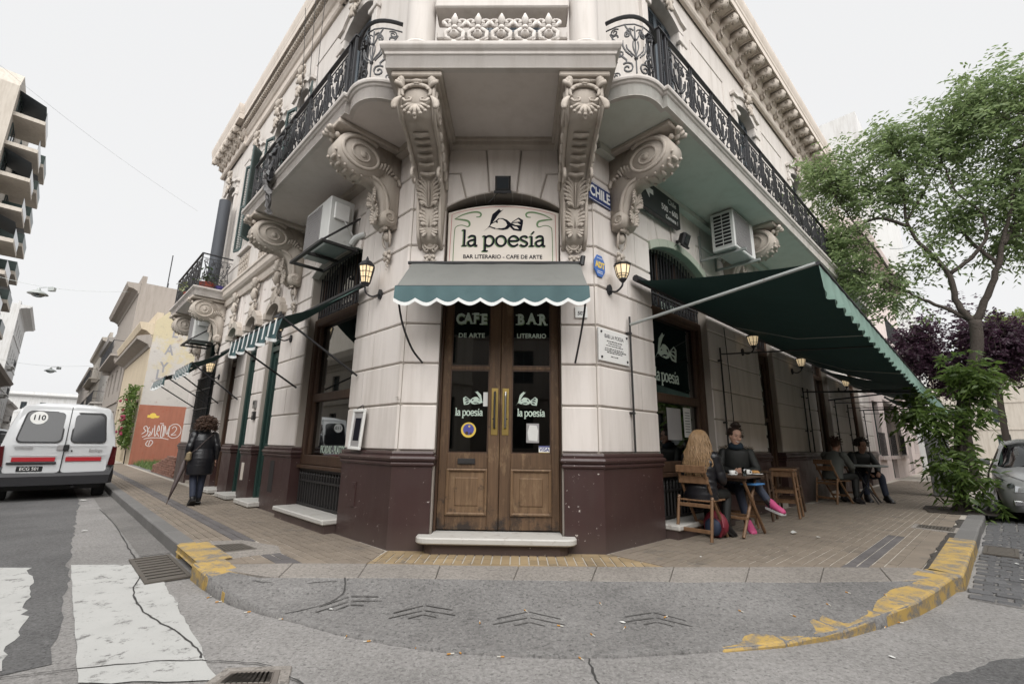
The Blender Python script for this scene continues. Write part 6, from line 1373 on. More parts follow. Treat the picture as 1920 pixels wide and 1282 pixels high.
# ---- lamps
def lantern(label, F, x, z, kind=0, lit=True):
    t = thing('wall_lantern', label, 'wall lamp', F @ T(x, 0, z)); ir = M['iron']
    ob('wall_bracket', MB().lathe([(.055, 0), (.055, .02), (.03, .03)], (0, 0, 0), 10).mesh('x', ir) if False else MB().fprism([(x + .05 * cos(a), z + .075 * sin(a)) for a in np.linspace(0, 2 * PI, 13)[:-1]], -.0, .028), ir, t, F)
    if kind == 0:
        cx, cy, cz = x, -.22, z + .10; ob('arm', MB().tube(smooth_path([(x, .0, z), (x, -.10, z - .06), (x, -.2, z - .03), (x, -.22, z + .05)], 4), .013, 6), ir, t, F)
        R6 = lambda r, zz: [(cx + r * cos(PI / 6 + PI / 3 * i), cy + r * sin(PI / 6 + PI / 3 * i), cz + zz) for i in range(6)]
        b = MB(); b.rings([R6(.05, -.03), R6(.062, 0), R6(.066, .01)]); b.rings([R6(.118, .24), R6(.125, .25), R6(.07, .32), R6(.025, .345), R6(.02, .37), R6(.008, .40)])
        for i in range(6):
            p, q = R6(.066, .01)[i], R6(.112, .24)[i]; b.tube([p, q], .008, 4); p2, q2 = R6(.066, .01)[(i + 1) % 6], R6(.112, .24)[(i + 1) % 6]
            for u in (.33, .66): b.tube([Vector(p).lerp(q, u), Vector(p2).lerp(q2, u)], .004, 4)
            b.tube([(Vector(p) + Vector(p2)) / 2, (Vector(q) + Vector(q2)) / 2], .004, 4)
        ob('lantern_frame', b, ir, t, F); ob('lantern_glass', MB().rings([R6(.062, .012), R6(.106, .238)]), M['lampdim'] if lit else M['glass'], t, F)
        ob('bulb', MB().ball((cx, cy, cz + .13), (.03, .03, .05), 8, 6), M['lampglow'], t, F)
    else:
        cx, cy, cz = x, -.20, z + .10; ob('arm', MB().tube(smooth_path([(x, .0, z - .02), (x, -.09, z - .05), (x, -.18, z + .0), (x, -.20, z + .06)], 4), .013, 6), ir, t, F)
        R8 = lambda r, zz: [(cx + r * cos(PI / 8 + PI / 4 * i), cy + r * sin(PI / 8 + PI / 4 * i), cz + zz) for i in range(8)]
        ob('lantern_glass', MB().rings([R8(.045, -.0), R8(.075, .05), R8(.10, .18)]), M['lampdim'], t, F); b = MB(); b.rings([R8(.11, .18), R8(.118, .20), R8(.03, .225)]); b.rings([R8(.02, -.05), R8(.052, -.01), R8(.05, .005)])
        for i in range(8): b.tube([R8(.047, 0)[i], R8(.078, .05)[i], R8(.103, .18)[i]], .006, 4)
        for zz, r in ((.03, .066), (.06, .08)): b.tube(R8(r + .004, zz) + [R8(r + .004, zz)[0]], .004, 4)
        ob('lantern_frame', b, ir, t, F)
    return t
lantern('black hexagonal wall lantern, lit, on the corner pier left of the door', FL, -.66, 3.40)
lantern('black lantern glowing under the nearest awning on the pier between window and green door', FL, -4.05, 3.28)
lantern('farthest glowing lantern on the left street, below the second awning', FL, -9.25, 3.02)
lantern('half-open bowl lamp with frosted panes on the corner pier right of the door', FR, .27, 3.40, 1)
lantern('lit bowl lamp under the big awning above the smiling woman', FR, 4.85, 3.22, 1); lantern('lit bowl lamp under the far end of the big awning', FR, 8.0, 3.2, 1); lantern('small lit bowl lamp under the second awning of the right street', FR, 12.6, 3.15, 1)
def flood(label, F, x, y, z):
    t = thing('floodlight', label, 'floodlight', F @ T(x, y, z)); G = F @ T(x, y, z) @ RX(.35)
    ob('housing', MB().rings([[(-.085, -.05, .09), (.085, -.05, .09), (.085, -.05, -.09), (-.085, -.05, -.09)], [(-.105, -.02, .10), (.105, -.02, .10), (.105, -.02, -.10), (-.105, -.02, -.10)], [(-.09, .06, .07), (.09, .06, .07), (.09, .06, -.07), (-.09, .06, -.07)]]), M['black'], t, G); ob('lens', MB().box(-.075, .075, -.056, -.051, -.07, .07), M['pane_far'], t, G)
    ob('hood', MB().box(-.12, .12, -.06, -.02, -.13, -.10), M['iron'], t, G); ob('bracket', MB().box(-.02, .02, .03, .16, -.02, .02).box(-.05, .05, .15, .17, -.05, .05), M['iron'], t, F @ T(x, y, z)); ob('wire', MB().tube(smooth_path([(0, .06, 0), (-.1, .12, -.1), (-.2, .15, -.2)], 4), .005, 4), M['black'], t, F @ T(x, y, z))
flood('black floodlight above the arched cafe sign', FC, 1.28, -.10, 4.80); flood('black floodlight on the arch of the right cafe window', FR, 2.30, -.14, 4.76)
# ---- air conditioners
def aircon(label, F, x0, x1, y0, y1, z0, z1, louv_end, frame=True):
    t = thing('air_conditioner', label, 'air conditioner', F @ T((x0 + x1) / 2, y1, z0)); ob('casing', MB().bbox(x0, x1, y0, y1, z0, z1, .012), M['acwhite'], t, F)
    g = MB(); w = x1 - x0
    a, b = (x0 + .04, x0 + w * .66) if louv_end < 0 else (x0 + w * .05, x1 - w * .22)
    n = 22
    for i in range(n): zz = z0 + .06 + (z1 - z0 - .12) * i / n; g.box(a, b, y0 - .012, y0 - .002, zz, zz + .012)
    for i in range(12): xx = a + (b - a) * i / 11; g.box(xx - .004, xx + .004, y0 - .014, y0 - .0025, z0 + .05, z1 - .05)
    ob('fan_grille', g, M['acgrille'], t, F); ob('fan_recess', MB().box(a, b, y0 - .0015, y0 + .001, z0 + .05, z1 - .05), M['acgrille'], t, F)
    if louv_end > 0:                      # condenser fins on the end facing the corner
        e = MB()
        for k in range(2):
            ya, yb = y0 + .05 + (y1 - y0 - .1) * k / 2 + .008, y0 + .05 + (y1 - y0 - .1) * (k + 1) / 2 - .008; e.box(x0 - .003, x0 + .001, ya, yb, z0 + .06, z1 - .06)
        ob('condenser', e, M['black'], t, F); e = MB()
        for i in range(9): zz = z0 + .06 + (z1 - z0 - .12) * i / 9; e.box(x0 - .012, x0 - .004, y0 + .05, y1 - .05, zz, zz + .014)
        ob('louvre', e, M['acwhite'], t, F); ob('label_strip', MB().box(x1 - .15, x1 - .01, y0 - .006, y0 - .0, z0 + .02, z1 - .02), M['white'], t, F)
    else:
        ob('valve_cover', MB().bbox(x1, x1 + .04, y0 + .06, y1 - .08, z1 - .38, z1 - .1, .01).box(x1 + .041, x1 + .043, y0 + .1, y1 - .12, z1 - .22, z1 - .15), M['white'], t, F); ob('pipes', MB().tube(smooth_path([(x1 + .02, y1 - .15, z1 - .38), (x1 + .06, y1 - .1, z0 + .3), (x1 + .05, y1 + .05, z0 + .12)], 5), .012, 5).tube(smooth_path([(x1 + .05, y1 - .02, z0 + .05), (x1 + .16, y1 + .0, z0 + .13), (x1 + .3, y1 + .08, z0 + .17)], 5), .045, 8), M['acwhite'], t, F)
    ob('underside', MB().box(x0 + .02, x1 - .02, y0 + .02, y1 - .02, z0 - .012, z0 - .001), M['galv'], t, F)
    br = MB()
    if louv_end > 0:
        for x in (x0 + .12, x1 - .14): br.box(x - .02, x + .02, y0 - .12, .03, z0 - .06, z0 - .02).box(x - .02, x + .02, -.0, .03, z0 - .06, z0 + .45)
    else:
        br.bbox(x0 - .25, x1 + .1, y0 - .12, y0 - .06, z0 - .07, z0 - .02, .006); br.bbox(x0 - .25, x1 + .1, .0, .04, z0 - .07, z0 - .02, .006)
        for x in (x0 - .22, (x0 + x1) / 2 - .1, x1 + .07): br.bbox(x - .025, x + .025, y0 - .06, .0, z0 - .069, z0 - .021, .006)
        br.tube([(x1 + .07, y0 - .09, z0 - .03), (x1 + .07, .03, z0 + .52)], .018, 5); br.tube([(x0 - .22, y0 - .09, z0 - .03), (x0 - .22, .03, z0 + .5)], .018, 5)
    ob('bracket', br, M['galv'] if louv_end > 0 else M['iron_w'], t, F); return t
aircon('white air conditioner on a rusty frame over the left cafe window', FL, -2.60, -1.62, -.44, -.05, 4.38, 5.16, -1)
aircon('white air conditioner with dark louvres under the right balcony', FR, 3.12, 4.05, -.66, -.26, 4.74, 5.46, 1)
aircon('weathered air conditioner hung under the small far balcony', FL, -11.2, -10.4, -.52, -.1, 4.15, 4.95, -1)
# ---- things on the balconies
bagm = MB()
def sheetcloth(pts, w, seed):
    P = smooth_path(pts, 5); n = len(P); V = []
    for i, p in enumerate(P):
        ww = w * (1 - .75 * (i / n) ** 1.5) * (.8 + .5 * noise.noise((i * .5, seed, 0)))
        for j in range(7):
            u = j / 6 - .5; V.append((p[0] + ww * u + .05 * noise.noise((i * .4, j * .9, seed)), p[1] + .09 * noise.noise((i * .45 + 9, j * 1.1, seed)), p[2] + .06 * noise.noise((i * .7, j * .7, seed + 5))))
    return V, [(i * 7 + j, i * 7 + j + 1, (i + 1) * 7 + j + 1, (i + 1) * 7 + j) for i in range(n - 1) for j in range(6)]
t = thing('torn_plastic_bag', 'torn black plastic sheet snagged on the left balcony railing', 'plastic bag', FL @ T(-2.7, -1.0, 5.8))
m_ = MB(); m_.add(*sheetcloth([(-2.35, -1.0, 6.45), (-2.55, -1.06, 6.2), (-2.75, -1.08, 5.95), (-2.78, -1.07, 5.6)], .85, 1)); ob('dark_film', m_, M['bag'], t, FL)
m_ = MB(); m_.add(*sheetcloth([(-3.0, -1.0, 6.3), (-2.95, -1.08, 5.9), (-2.9, -1.06, 5.6), (-2.72, -1.05, 5.3), (-2.6, -1.04, 4.95)], .46, 4)); ob('grey_film', m_, M['bag2'], t, FL)
def potplant(label, F, x, y, z, r, h, n, mat, lm):
    t = thing('flower_pot', label, 'flower pot', F @ T(x, y, z)); ob('pot', MB().lathe([(r * .7, 0), (r, h), (r * 1.08, h), (r * 1.08, h * 1.12), (r * .9, h * 1.12)], (x, y, z), 14), mat, t, F)
    m_ = MB()
    for i in range(n):
        a = random.uniform(0, 6.28); c = Vector((x + random.gauss(0, r * .8), y + random.gauss(0, r * .6), z + h * 1.2 + abs(random.gauss(0, r)))); d = Vector((cos(a), sin(a), random.uniform(-.3, .9))) * r * .5; e_ = d.orthogonal().normalized() * r * .16; m_.add([c, c + d * .5 + e_, c + d, c + d * .5 - e_], [(0, 1, 2, 3)])
    ob('foliage', m_, lm, t, F, stuff=True)
M['leafpale'] = gen('pale_leaf', (.25, .28, .14), .6, .3, bump=0); M['leafdk'] = gen('leaf_dark', (.05, .09, .03), .5, .3, bump=0)
potplant('red terracotta pot on the small left balcony', FL, -9.9, -.5, 5.47, .2, .22, 60, M['pot'], M['leafdk']); potplant('violet flower pot next to the wall on the small left balcony', FL, -9.75, -.18, 5.47, .12, .16, 30, M['violet'], M['leafdk']); potplant('pale bushy plant at the outer edge of the small left balcony', FL, -11.3, -.6, 5.47, .2, .2, 220, M['pot'], M['leafpale'])
rb = MB(); rb.rings([[(-10.35 + .18 * cos(a) * 1.0, -.30 + .16 * sin(a), z) for a in np.linspace(0, 2 * PI, 17)[:-1]] for z in (5.5, 6.5, 7.6, 8.55)], False); ob_ = ob('roll_blind', rb, M['shutter'], None, FL, True); tag(ob_, 'tall dark furled canvas blind hanging over the small left balcony', 'blind'); ob_.data.materials[0] = gen('blind_cloth', (.05, .055, .065), .7, .2)
wv = MB()
for k in range(3): wv.tube(smooth_path([(-2.6 - .4 * k, -.6 - .05 * k, 10.0), (-2.7 - .4 * k, -.55, 8.5), (-2.75 - .4 * k, -.45, 6.6)], 5), .006, 4)
tag(ob('hanging_cable', wv, M['black'], None, FL), 'thin cables dangling from the left cornice past the balcony', 'cable')
# ================================================================== NEIGHBOURING BUILDINGS
FO = frame(Lw(0, 9.5).xy, dL); FRO = frame(Rw(0, 9.6).xy, -dR)
def mp(n, c, **k): M[n] = m_plaster(n, c, **k) if not k.pop('g', 0) else gen(n, c)
for n_, c_ in (('p_cream', (.52, .44, .33)), ('p_grey', (.36, .34, .32)), ('p_dirty', (.30, .27, .245)), ('p_pink', (.62, .535, .51)), ('p_white', (.56, .56, .555)), ('p_beige', (.46, .42, .37)), ('p_ochre', (.40, .34, .27))): M[n_] = m_plaster(n_, c_, .7)
WP = {}
def winpart(par, F, xa, xb, za, zb, y, fm, bars=True):
    k = (round(xb - xa, 2), round(zb - za, 2), fm)
    if k not in WP:
        w, h = xb - xa, zb - za; f = MB(); t = .06; f.box(0, w, 0, .06, 0, t).box(0, w, 0, .06, h - t, h).box(0, t, 0, .06, t, h - t).box(w - t, w, 0, .06, t, h - t)
        if bars: f.box(w / 2 - .03, w / 2 + .03, .0, .06, t, h - t)
        WP[k] = (f.mesh('window', M[fm]), MB().box(t, w - t, .035, .045, t, h - t).mesh('pane', M['pane_far']))
    w_ = ob('window', WP[k][0], None, par, F @ T(xa, y, za)); ob('pane', WP[k][1], None, w_, F @ T(xa, y, za))
def house(label, F, x0, x1, depth, h, mat, floors, cols, yf=0, corn=.5, balc=(), fm='shutter', ww=1.1, cat='building', ground=3.9, name='town_house'):
    t = thing(name, label, cat, F @ T((x0 + x1) / 2, yf, 0)); fh = (h - ground - .8) / max(1, floors - 1) if floors > 1 else 0; y0 = yf; c = corn
    mb = MB(); cw = (x1 - x0) / cols; zs = []
    for f in range(floors):
        zb = .14 if f == 0 else ground + fh * (f - 1); zs.append((zb + (1.0 if f == 0 else .75), zb + (3.1 if f == 0 else min(fh - .4, 2.6))))
    lv = [0] + [ground + fh * k for k in range(floors - 1)] + [h] if floors > 1 else [0, h]
    for f in range(floors):
        ops = [(x0 + cw * (i + .5) - ww / 2, x0 + cw * (i + .5) + ww / 2, zs[f][0] if not (f == 0 and i % 2) else .14, zs[f][1], 0) for i in range(cols)]
        x = x0
        for xa, xb, za, zb, _ in ops:
            mb.box(x, xa, y0, y0 + .25, lv[f], lv[f + 1]); mb.box(xa, xb, y0, y0 + .25, zb, lv[f + 1])
            if za > lv[f] + .02: mb.box(xa, xb, y0, y0 + .25, lv[f], za)
            x = xb
        mb.box(x, x1, y0, y0 + .25, lv[f], lv[f + 1])
        for xa, xb, za, zb, _ in ops: winpart(t, F, xa, xb, za, zb, y0 + .14, fm)
    ob('facade_wall', mb, mat, t, F); ob('side_wall', MB().box(x0, x1, y0 + .251, y0 + depth, 0, h), mat, t, F)
    if corn:
        cp = [P2(F, x0, y0), P2(F, x1, y0)]
        ob('cornice', MB().sweep(cp, [(-.05, h - .9), (.06, h - .85), (.10, h - .7), (c * .5, h - .55), (c * .9, h - .5), (c, h - .35), (c * 1.1, h - .2), (c * 1.1, h - .14), (-.05, h - .1)]), mat, t, Matrix())
        ob('parapet', MB().box(x0, x1, y0 + .02, y0 + .3, h, h + .5), mat, t, F)
    for f in range(1, floors): ob('string_course', MB().box(x0, x1, y0 - .09, y0 + .02, lv[f] - .12, lv[f] + .02), mat, t, F)
    for a, b, z in balc:
        ob('balcony', MB().box(a, b, y0 - .8, y0, z - .16, z).box(a + .2, a + .4, y0 - .55, y0 - .01, z - .5, z - .161).box(b - .4, b - .2, y0 - .55, y0 - .01, z - .5, z - .161), mat, t, F); r = MB(); n = int((b - a) / .14)
        for i in range(n + 1): x = a + .03 + (b - a - .06) * i / n; r.box(x - .012, x + .012, y0 - .78, y0 - .755, z, z + .95)
        r.box(a, b, y0 - .79, y0 - .74, z + .93, z + .97).box(a, a + .03, y0 - .78, y0, z + .93, z + .97).box(b - .03, b, y0 - .78, y0, z + .93, z + .97); ob('railing', r, M['iron'], t, F)
    return t
# --- left street, cafe side: vacant lot, painted party wall, then old houses
def m_party():
    t = NT('painted_party_wall'); k = t.mix(t.noise(.8, 7), (.40, .375, .35), (.52, .49, .455)); z = t.sep(t.pos())[2]
    ye = t.ramp(t.math('ADD', t.noise(.9, 7, .7), t.math('MULTIPLY', t.math('SUBTRACT', z, 5.6), .09)), [(.50, 0), (.60, 1)]); k = t.mix(t.math('MULTIPLY', ye, .65), k, (.50, .42, .23))
    br = t.ramp(t.noise(1.7, 8, .75), [(.60, 0), (.68, 1)]); k = t.mix(t.math('MULTIPLY', br, .7), k, (.30, .20, .16)); dk = t.ramp(t.noise(2.8, 9, .8), [(.56, 0), (.66, 1)]); k = t.mix(t.math('MULTIPLY', dk, .55), k, (.22, .21, .20))
    t.bump(t.noise(9, 7, .7), .6, .03); return t.fin(k, .9, 0, .2)
M['party'] = m_party()
M['fadedink'] = gen('faded_blue_paint', (.27, .265, .28), .9, .2)
h2 = house('one storey cream house with a long dirty cornice and a peeling yellow party wall', FL, -36, -24.6, 10, 7.4, M['p_cream'], 1, 5, 0, .55, (), 'shutter', 1.2, ground=7)
PW_ = FL @ T(-24.58, 0, 0) @ RZ(PI / 2)                 # party wall seen from the cafe: x runs into the block
ob('eaves', MB().sweep([P2(FL, -36, 0), P2(FL, -24.6, 0)], [(-.05, 6.0), (.05, 6.0), (.12, 6.15), (.45, 6.3), (.6, 6.36), (.62, 6.5), (.5, 6.56), (-.05, 6.7)]), M['p_dirty'], h2, Matrix())
ob('painted_gable', MB().fprism([(.02, 3.05), (10, 3.05), (10, 8.5), (.9, 8.5), (.02, 7.4)], -.02, .0), M['party'], h2, PW_)
ob('orange_base', MB().fprism([(.0, 0), (10, 0), (10, 3.049), (.0, 3.049)], -.03, .0), M['orange'], h2, PW_)
for k, ch in enumerate('PLAY'): text(ch, .75, M['fadedink'], PW_ @ T(1.05 - .12 * k, -.022, 7.85 - .95 * k), h2, 'faded_lettering', .001, .02, .7)
text('L', .75, M['fadedink'], PW_ @ T(.55, -.022, 4.6), h2, 'faded_lettering', .001, .02, .7)
gf = MB()
for s in ([(.45, 1.6), (.62, 1.75), (.5, 1.9), (.62, 2.0), (.75, 1.75), (.7, 1.55), (.5, 1.45)], [(.8, 1.95), (.7, 1.75), (.9, 1.7), (.8, 1.5), (.95, 1.6), (.98, 1.9)], [(1.05, 2.05), (1.12, 1.55), (1.2, 1.6), (1.25, 2.05), (1.33, 1.8), (1.2, 1.75), (1.35, 1.5)], [(1.42, 2.05), (1.45, 1.5), (1.55, 1.5), (1.52, 2.05), (1.42, 2.05)], [(1.62, 1.5), (1.6, 2.05), (1.75, 1.6), (1.85, 2.05), (1.85, 1.5)], [(2.15 + .36 * cos(a), 1.78 + .36 * sin(a)) for a in np.linspace(0, 6.6, 22)], [(2.0, 1.9), (2.12, 2.02), (2.25, 1.9), (2.15, 1.7), (2.0, 1.58), (2.28, 1.6)], [(.6, 1.35), (.9, 1.42), (1.5, 1.42), (1.9, 1.35)], [(.85, 1.3), (.75, 1.1), (.95, 1.0), (1.1, 1.2), (.95, 1.3), (.9, 1.05)], [(1.3, 2.15), (1.5, 2.15)]):
    s = [(.3 + (a_ - .45) * .78, b_) for a_, b_ in s]; ortho(gf, smooth_path(s, 5) if len(s) > 2 else s, .035, -.033, -.0305)
ob('graffiti', gf, M['graf'], h2, PW_); ob('graffiti', MB().disc((.62, -.031, 2.52), .14, 10, .002).fprism([(.4, 2.42), (.85, 2.42), (.9, 2.52), (.4, 2.55)], -.0335, -.031), M['syellow'], h2, PW_)
t = lantern('dark unlit lantern on the edge of the cream house above the flowering climber', FL, -25.2, 2.95)
house('grimy old house with a tall parapet and a red tank on its roof', FL, -50, -36.05, 10, 12.4, M['p_dirty'], 2, 4, -.05, .7, ((-48, -37, 7.2),), 'shutter', 1.2)
house('dark weathered house with a railed first floor balcony', FL, -62, -50.05, 10, 10.6, M['p_grey'], 2, 4, 0, .5, ((-61, -51, 4.6),))
house('pale three storey house far down the left street on the cafe side', FL, -84, -62.05, 10, 12.5, M['p_beige'], 3, 6, 0, .5, ((-80, -66, 4.6), (-80, -66, 8.2)))
house('farthest greyish house at the end of the left street on the cafe side', FL, -130, -84.05, 10, 11.5, M['p_dirty'], 3, 10, .1, .5)
tk = tag(ob('water_tank', MB().bbox(-47.2, -46.2, -.2, .8, 12.7, 14.2, .05), M['orange'], None, FL), 'red water tank box on top of the grimy old house', 'water tank'); tag(ob('antenna', MB().tube([(-41, 2, 12.4), (-41.05, 2, 16.6)], .05, 4).tube([(-40.6, 2, 12.4), (-40.6, 2, 14)], .04, 4), M['iron'], None, FL), 'thin antenna mast on the roof of the grimy old house', 'antenna')
# vacant lot: brick stub wall, weeds, climber
wl = thing('brick_wall', 'low broken brick wall in front of the vacant lot', 'wall', FL @ T(-15.3, .1, 0)); WB = MB().bbox(-.115, .115, -.06, .06, 0, .065, .006).mesh('brick', M['brick'])
for r in range(9):
    for i in range(17):
        if r > 3 and i < (r - 3) * 2.2: continue
        ob('brick', WB, None, wl, FL @ T(-17.6 + .25 * i + (.125 if r % 2 else 0), .1 + random.uniform(-.008, .008), .13 + .075 * r) @ RZ(random.uniform(-.03, .03)))
struct('lot_ground', MB().add([(*P2(FL, -24.6, -.02), .13), (*P2(FL, -13.02, -.02), .13), (*P2(FL, -13.02, 9), .2), (*P2(FL, -24.6, 9), .2)], [(0, 1, 2, 3)]), M['ramp'])
def blades(n, fn, h, w, mat, name, label=None):
    V, F_ = [], []
    for i in range(n):
        x, y, z = fn(); a = random.uniform(0, 6.28); hh = h * random.uniform(.4, 1.2); dx, dy = cos(a) * w, sin(a) * w; lx, ly = random.gauss(0, hh * .35), random.gauss(0, hh * .35); k = len(V)
        V += [(x - dx, y - dy, z), (x + dx, y + dy, z), (x + lx, y + ly, z + hh)]; F_.append((k, k + 1, k + 2))
    mb = MB(); mb.add(V, F_); return mb
M['grass'] = gen('grass_blades', (.10, .15, .04), .7, .4, 3, bump=0)
def lotpt():
    q = FL @ Vector((random.uniform(-24.3, -18), random.uniform(.1, 4), .14)); return q
o = ob('grass', blades(5000, lotpt, .28, .012, M['grass'], 'grass'), M['grass']); o['kind'] = 'stuff'; o['label'] = 'weedy grass in the vacant lot below the orange wall'; o['category'] = 'grass'
# --- left street, opposite side
def tower():
    t = thing('apartment_block', 'tall beige apartment block with stacked green screened balconies at the upper left', 'building', FO @ T(56, 0, 0)); h = 31.5
    ob('block_wall', MB().box(50, 64, .3, 16, 0, h), M['p_beige'], t, FO); ob('gable_seam', MB().box(49.985, 49.999, 2.2, 2.35, 0, h).box(49.985, 49.999, .3, 16, 24.9, 25.05), M['p_dirty'], t, FO); ob('parapet', MB().fprism([(50, h), (64, h), (64, h + 1.6), (51, h + 1.6)], .3, 3), M['p_beige'], t, FO)
    sl_ = MB().box(0, 4.6, -1.7, .3, 0, .34).mesh('balcony', M['p_beige']); scr = MB().box(.05, 4.55, -1.68, -1.64, .34, 1.3).box(.05, .09, -1.64, .3, .34, 1.3).mesh('balcony_screen', M['green_paint']); glz = MB().box(.05, 4.55, -1.66, -1.64, .34, 1.3).mesh('balcony_screen', M['pane_far']); aw_ = MB(); aw_.add([(.2, .3, 2.6), (4.4, .3, 2.6), (4.4, -1.5, 1.9), (.2, -1.5, 1.9)], [(0, 1, 2, 3)]); awm = aw_.mesh('sun_blind', M['shutter_dk'])
    for f in range(10):
        for k, x in enumerate((50.4, 57.5)):
            z = 3.2 + 2.85 * f - (0.0 if k == 0 else 1.0); m = FO @ T(x, 0, z); b = ob('balcony', sl_, None, t, m); ob('balcony_screen', scr if (f * 3 + k) % 3 else glz, None, b, m)
            if (f + k) % 2: ob('sun_blind', awm, None, b, m)
            winpart(t, FO, x + .8, x + 3.4, z + .4, z + 2.5, .22, 'shutter')
tower()
house('white rendered old house with a heavy bracketed cornice, left edge of the far street', FO, 99, 122, 10, 22, M['p_white'], 5, 5, .0, 1.2, ((101, 106, 12.4), (101, 106, 8)), ground=4.6)
house('dark ornate house below the white one at the left edge', FO, 70, 98.9, 10, 9.5, M['p_dirty'], 2, 7, -.1, 1.2, ((72, 80, 5),))
house('low grey house at the far left behind the van', FO, 122.1, 148, 10, 8, M['p_grey'], 2, 7, 0, .6, ((124, 130, 4.4),))
house('pale building closing the end of the left street', frame(Lw(168, 14).xy, Vector((.7098, .7044))), 0, 24, 10, 12.5, M['p_white'], 3, 7, 0, 1.0)
# --- right street beyond the cafe
r2 = house('pinkish plastered house with barred windows next to the cafe', FR, RE + .05, 30, 10, 10.9, M['p_pink'], 2, 5, .05, .6, ((18.5, 29, 5.6),), 'shutter', 1.25)
for x0_ in (17.95, 20.48, 23.03):
    gm = MB()
    for i in range(9): gm.tube([(x0_ + .16 * i, -.02, 1.1), (x0_ + .16 * i, -.02, 2.0)], .012, 4)
    gm.box(x0_ - .02, x0_ + 1.32, -.035, -.01, 1.95, 2.0).box(x0_ - .02, x0_ + 1.32, -.035, -.01, 1.1, 1.15)
    ob('window_bars', gm, M['iron'], r2, FR); ob('sill', MB().bbox(x0_ - .05, x0_ + 1.4, -.08, .06, .95, 1.09, .012), M['p_pink'], r2, FR)
house('tall white block rising behind the treetop', FR, 30.05, 46, 12, 23.5, M['p_white'], 2, 4, .3, 0, ground=9)
house('beige house far along the right street', FR, 46.05, 70, 10, 11, M['p_beige'], 3, 6, .2, .5)
house('ochre house across the right street behind the parked car', FRO, -60, -14, 10, 7, M['p_ochre'], 2, 12, 0, .5)
house('grey house closing the right street', frame(Rw(75, -6).xy, Vector((.6838, -.7296))), 0, 26, 8, 11, M['p_beige'], 3, 7)
# --- the corner across the crossing, behind the camera: seen only in reflections and as shade
house('grey corner house opposite the cafe across the left street', FO, -9, 30, 10, 7, M['p_beige'], 2, 14, .5, .5)
house('brown corner house opposite the cafe across the right street', FRO, -13.9, 9, 10, 6.5, M['p_cream'], 2, 6, .5, .5)
house('plain dark house diagonally opposite the cafe', frame(Vector((9, -13.5)), Vector((-1, 0))), 0, 18, 8, 8, M['p_dirty'], 2, 5)
# --- overhead street lamps and wires
def hanglamp(label, p, k=1.):
    t = thing('street_lamp', label, 'street lamp', T(*p)); m = T(*p) @ Matrix.Diagonal((k, k, k, 1)); ob('shade', MB().lathe([(.55, -.12), (.5, -.05), (.3, .08), (.12, .16), (.08, .3), (.02, .34)], (0, 0, 0), 14), M['galv'], t, m, True); ob('lamp_bowl', MB().lathe([(.01, -.34), (.2, -.3), (.34, -.2), (.36, -.12)], (0, 0, 0), 12), M['glass'], t, m); ob('ballast', MB().bbox(.7, 1.1, -.12, .12, .1, .38, .03).tube([(0, 0, .34), (.9, 0, .42)], .02, 4), M['galv'], t, m)
hanglamp('nearer hanging street lamp above the van, strung across the left street', Lw(37, 5.0, 10.6), .95); hanglamp('farther hanging street lamp lower over the end of the left street', Lw(62, 3.95, 8.2), .9)
def wire(label, a, b, sag, r=.012):
    a, b = Vector(a), Vector(b); tag(ob('overhead_wire', MB().tube([a.lerp(b, i / 14) - Vector((0, 0, sag * sin(PI * i / 14))) for i in range(15)], r, 4), M['galv']), label, 'cable', 'overhead wires')
wire('span wire holding the nearer hanging street lamp', Lw(37, .5, 11.8), Lw(37, 9.6, 11.8), .75); wire('span wire holding the farther hanging street lamp', Lw(62, .2, 9.2), Lw(62, 9.6, 9.2), .6)
wire('thin wire crossing the upper left sky', Lw(9, 9.7, 12.5), Lw(16, .2, 10.4), .5, .003); wire('sagging cable above the right houses beyond the tree', Rw(26, .6, 12), Rw(46, 1, 20), .6, .03)
# ================================================================== TREES
def m_leaf(n, a, b, c=None):
    t = NT(n); g_ = t.n('ObjectInfo'); f = t.noise(3.2, 4, .6); f2 = t.noise(23, 2); k = t.mix(t.ramp(f, [(.35, 0), (.68, 1)]), a, b); k = t.mix(t.math('MULTIPLY', t.ramp(f2, [(.5, 0), (.62, 1)]), .6), k, c or tuple(min(1, x * 1.6) for x in b)); t.fin(k, .42, 0, .4)
    tl = t.n('BsdfTranslucent'); t.l(k, tl.inputs[0]); m = t.n('MixShader'); m.inputs[0].default_value = .52; t.l(t.b.outputs[0], m.inputs[1]); t.l(tl.outputs[0], m.inputs[2]); t.l(m.outputs[0], t.out.inputs[0]); return t.m
M['leaf_a'] = m_leaf('ash_leaf', (.13, .19, .08), (.24, .32, .14), (.36, .43, .2)); M['leaf_p'] = m_leaf('plum_leaf', (.03, .016, .026), (.07, .032, .055), (.11, .05, .085))
M['leaf_l'] = m_leaf('lime_leaf', (.12, .17, .05), (.22, .27, .09)); M['leaf_s'] = m_leaf('peach_leaf', (.055, .10, .025), (.13, .20, .05), (.21, .29, .07))
class Leaves:
    def __init__(s): s.v = []; s.n = 0
    def quad(s, c, d, w, sag):       # lance leaf from c along d, width w: two tris folded on the midrib
        e = d.cross(Vector((random.gauss(0, 1), random.gauss(0, 1), random.gauss(0, 1)))); 
        if e.length < 1e-6: e = Vector((1, 0, 0))
        e = e.normalized() * w; m = c + d * .45; s.v += [c, m + e, c + d - Vector((0, 0, sag)), m - e]
    def obj(s, name, mat, par):
        n = len(s.v) // 4; me = bpy.data.meshes.new(name); me.from_pydata([tuple(p) for p in s.v], [], [(4 * i, 4 * i + 1, 4 * i + 2, 4 * i + 3) for i in range(n)]); me.materials.append(mat); return ob(name, me, None, par, Matrix(), stuff=True)
def rv(s=1): return Vector((random.gauss(0, s), random.gauss(0, s), random.gauss(0, s)))
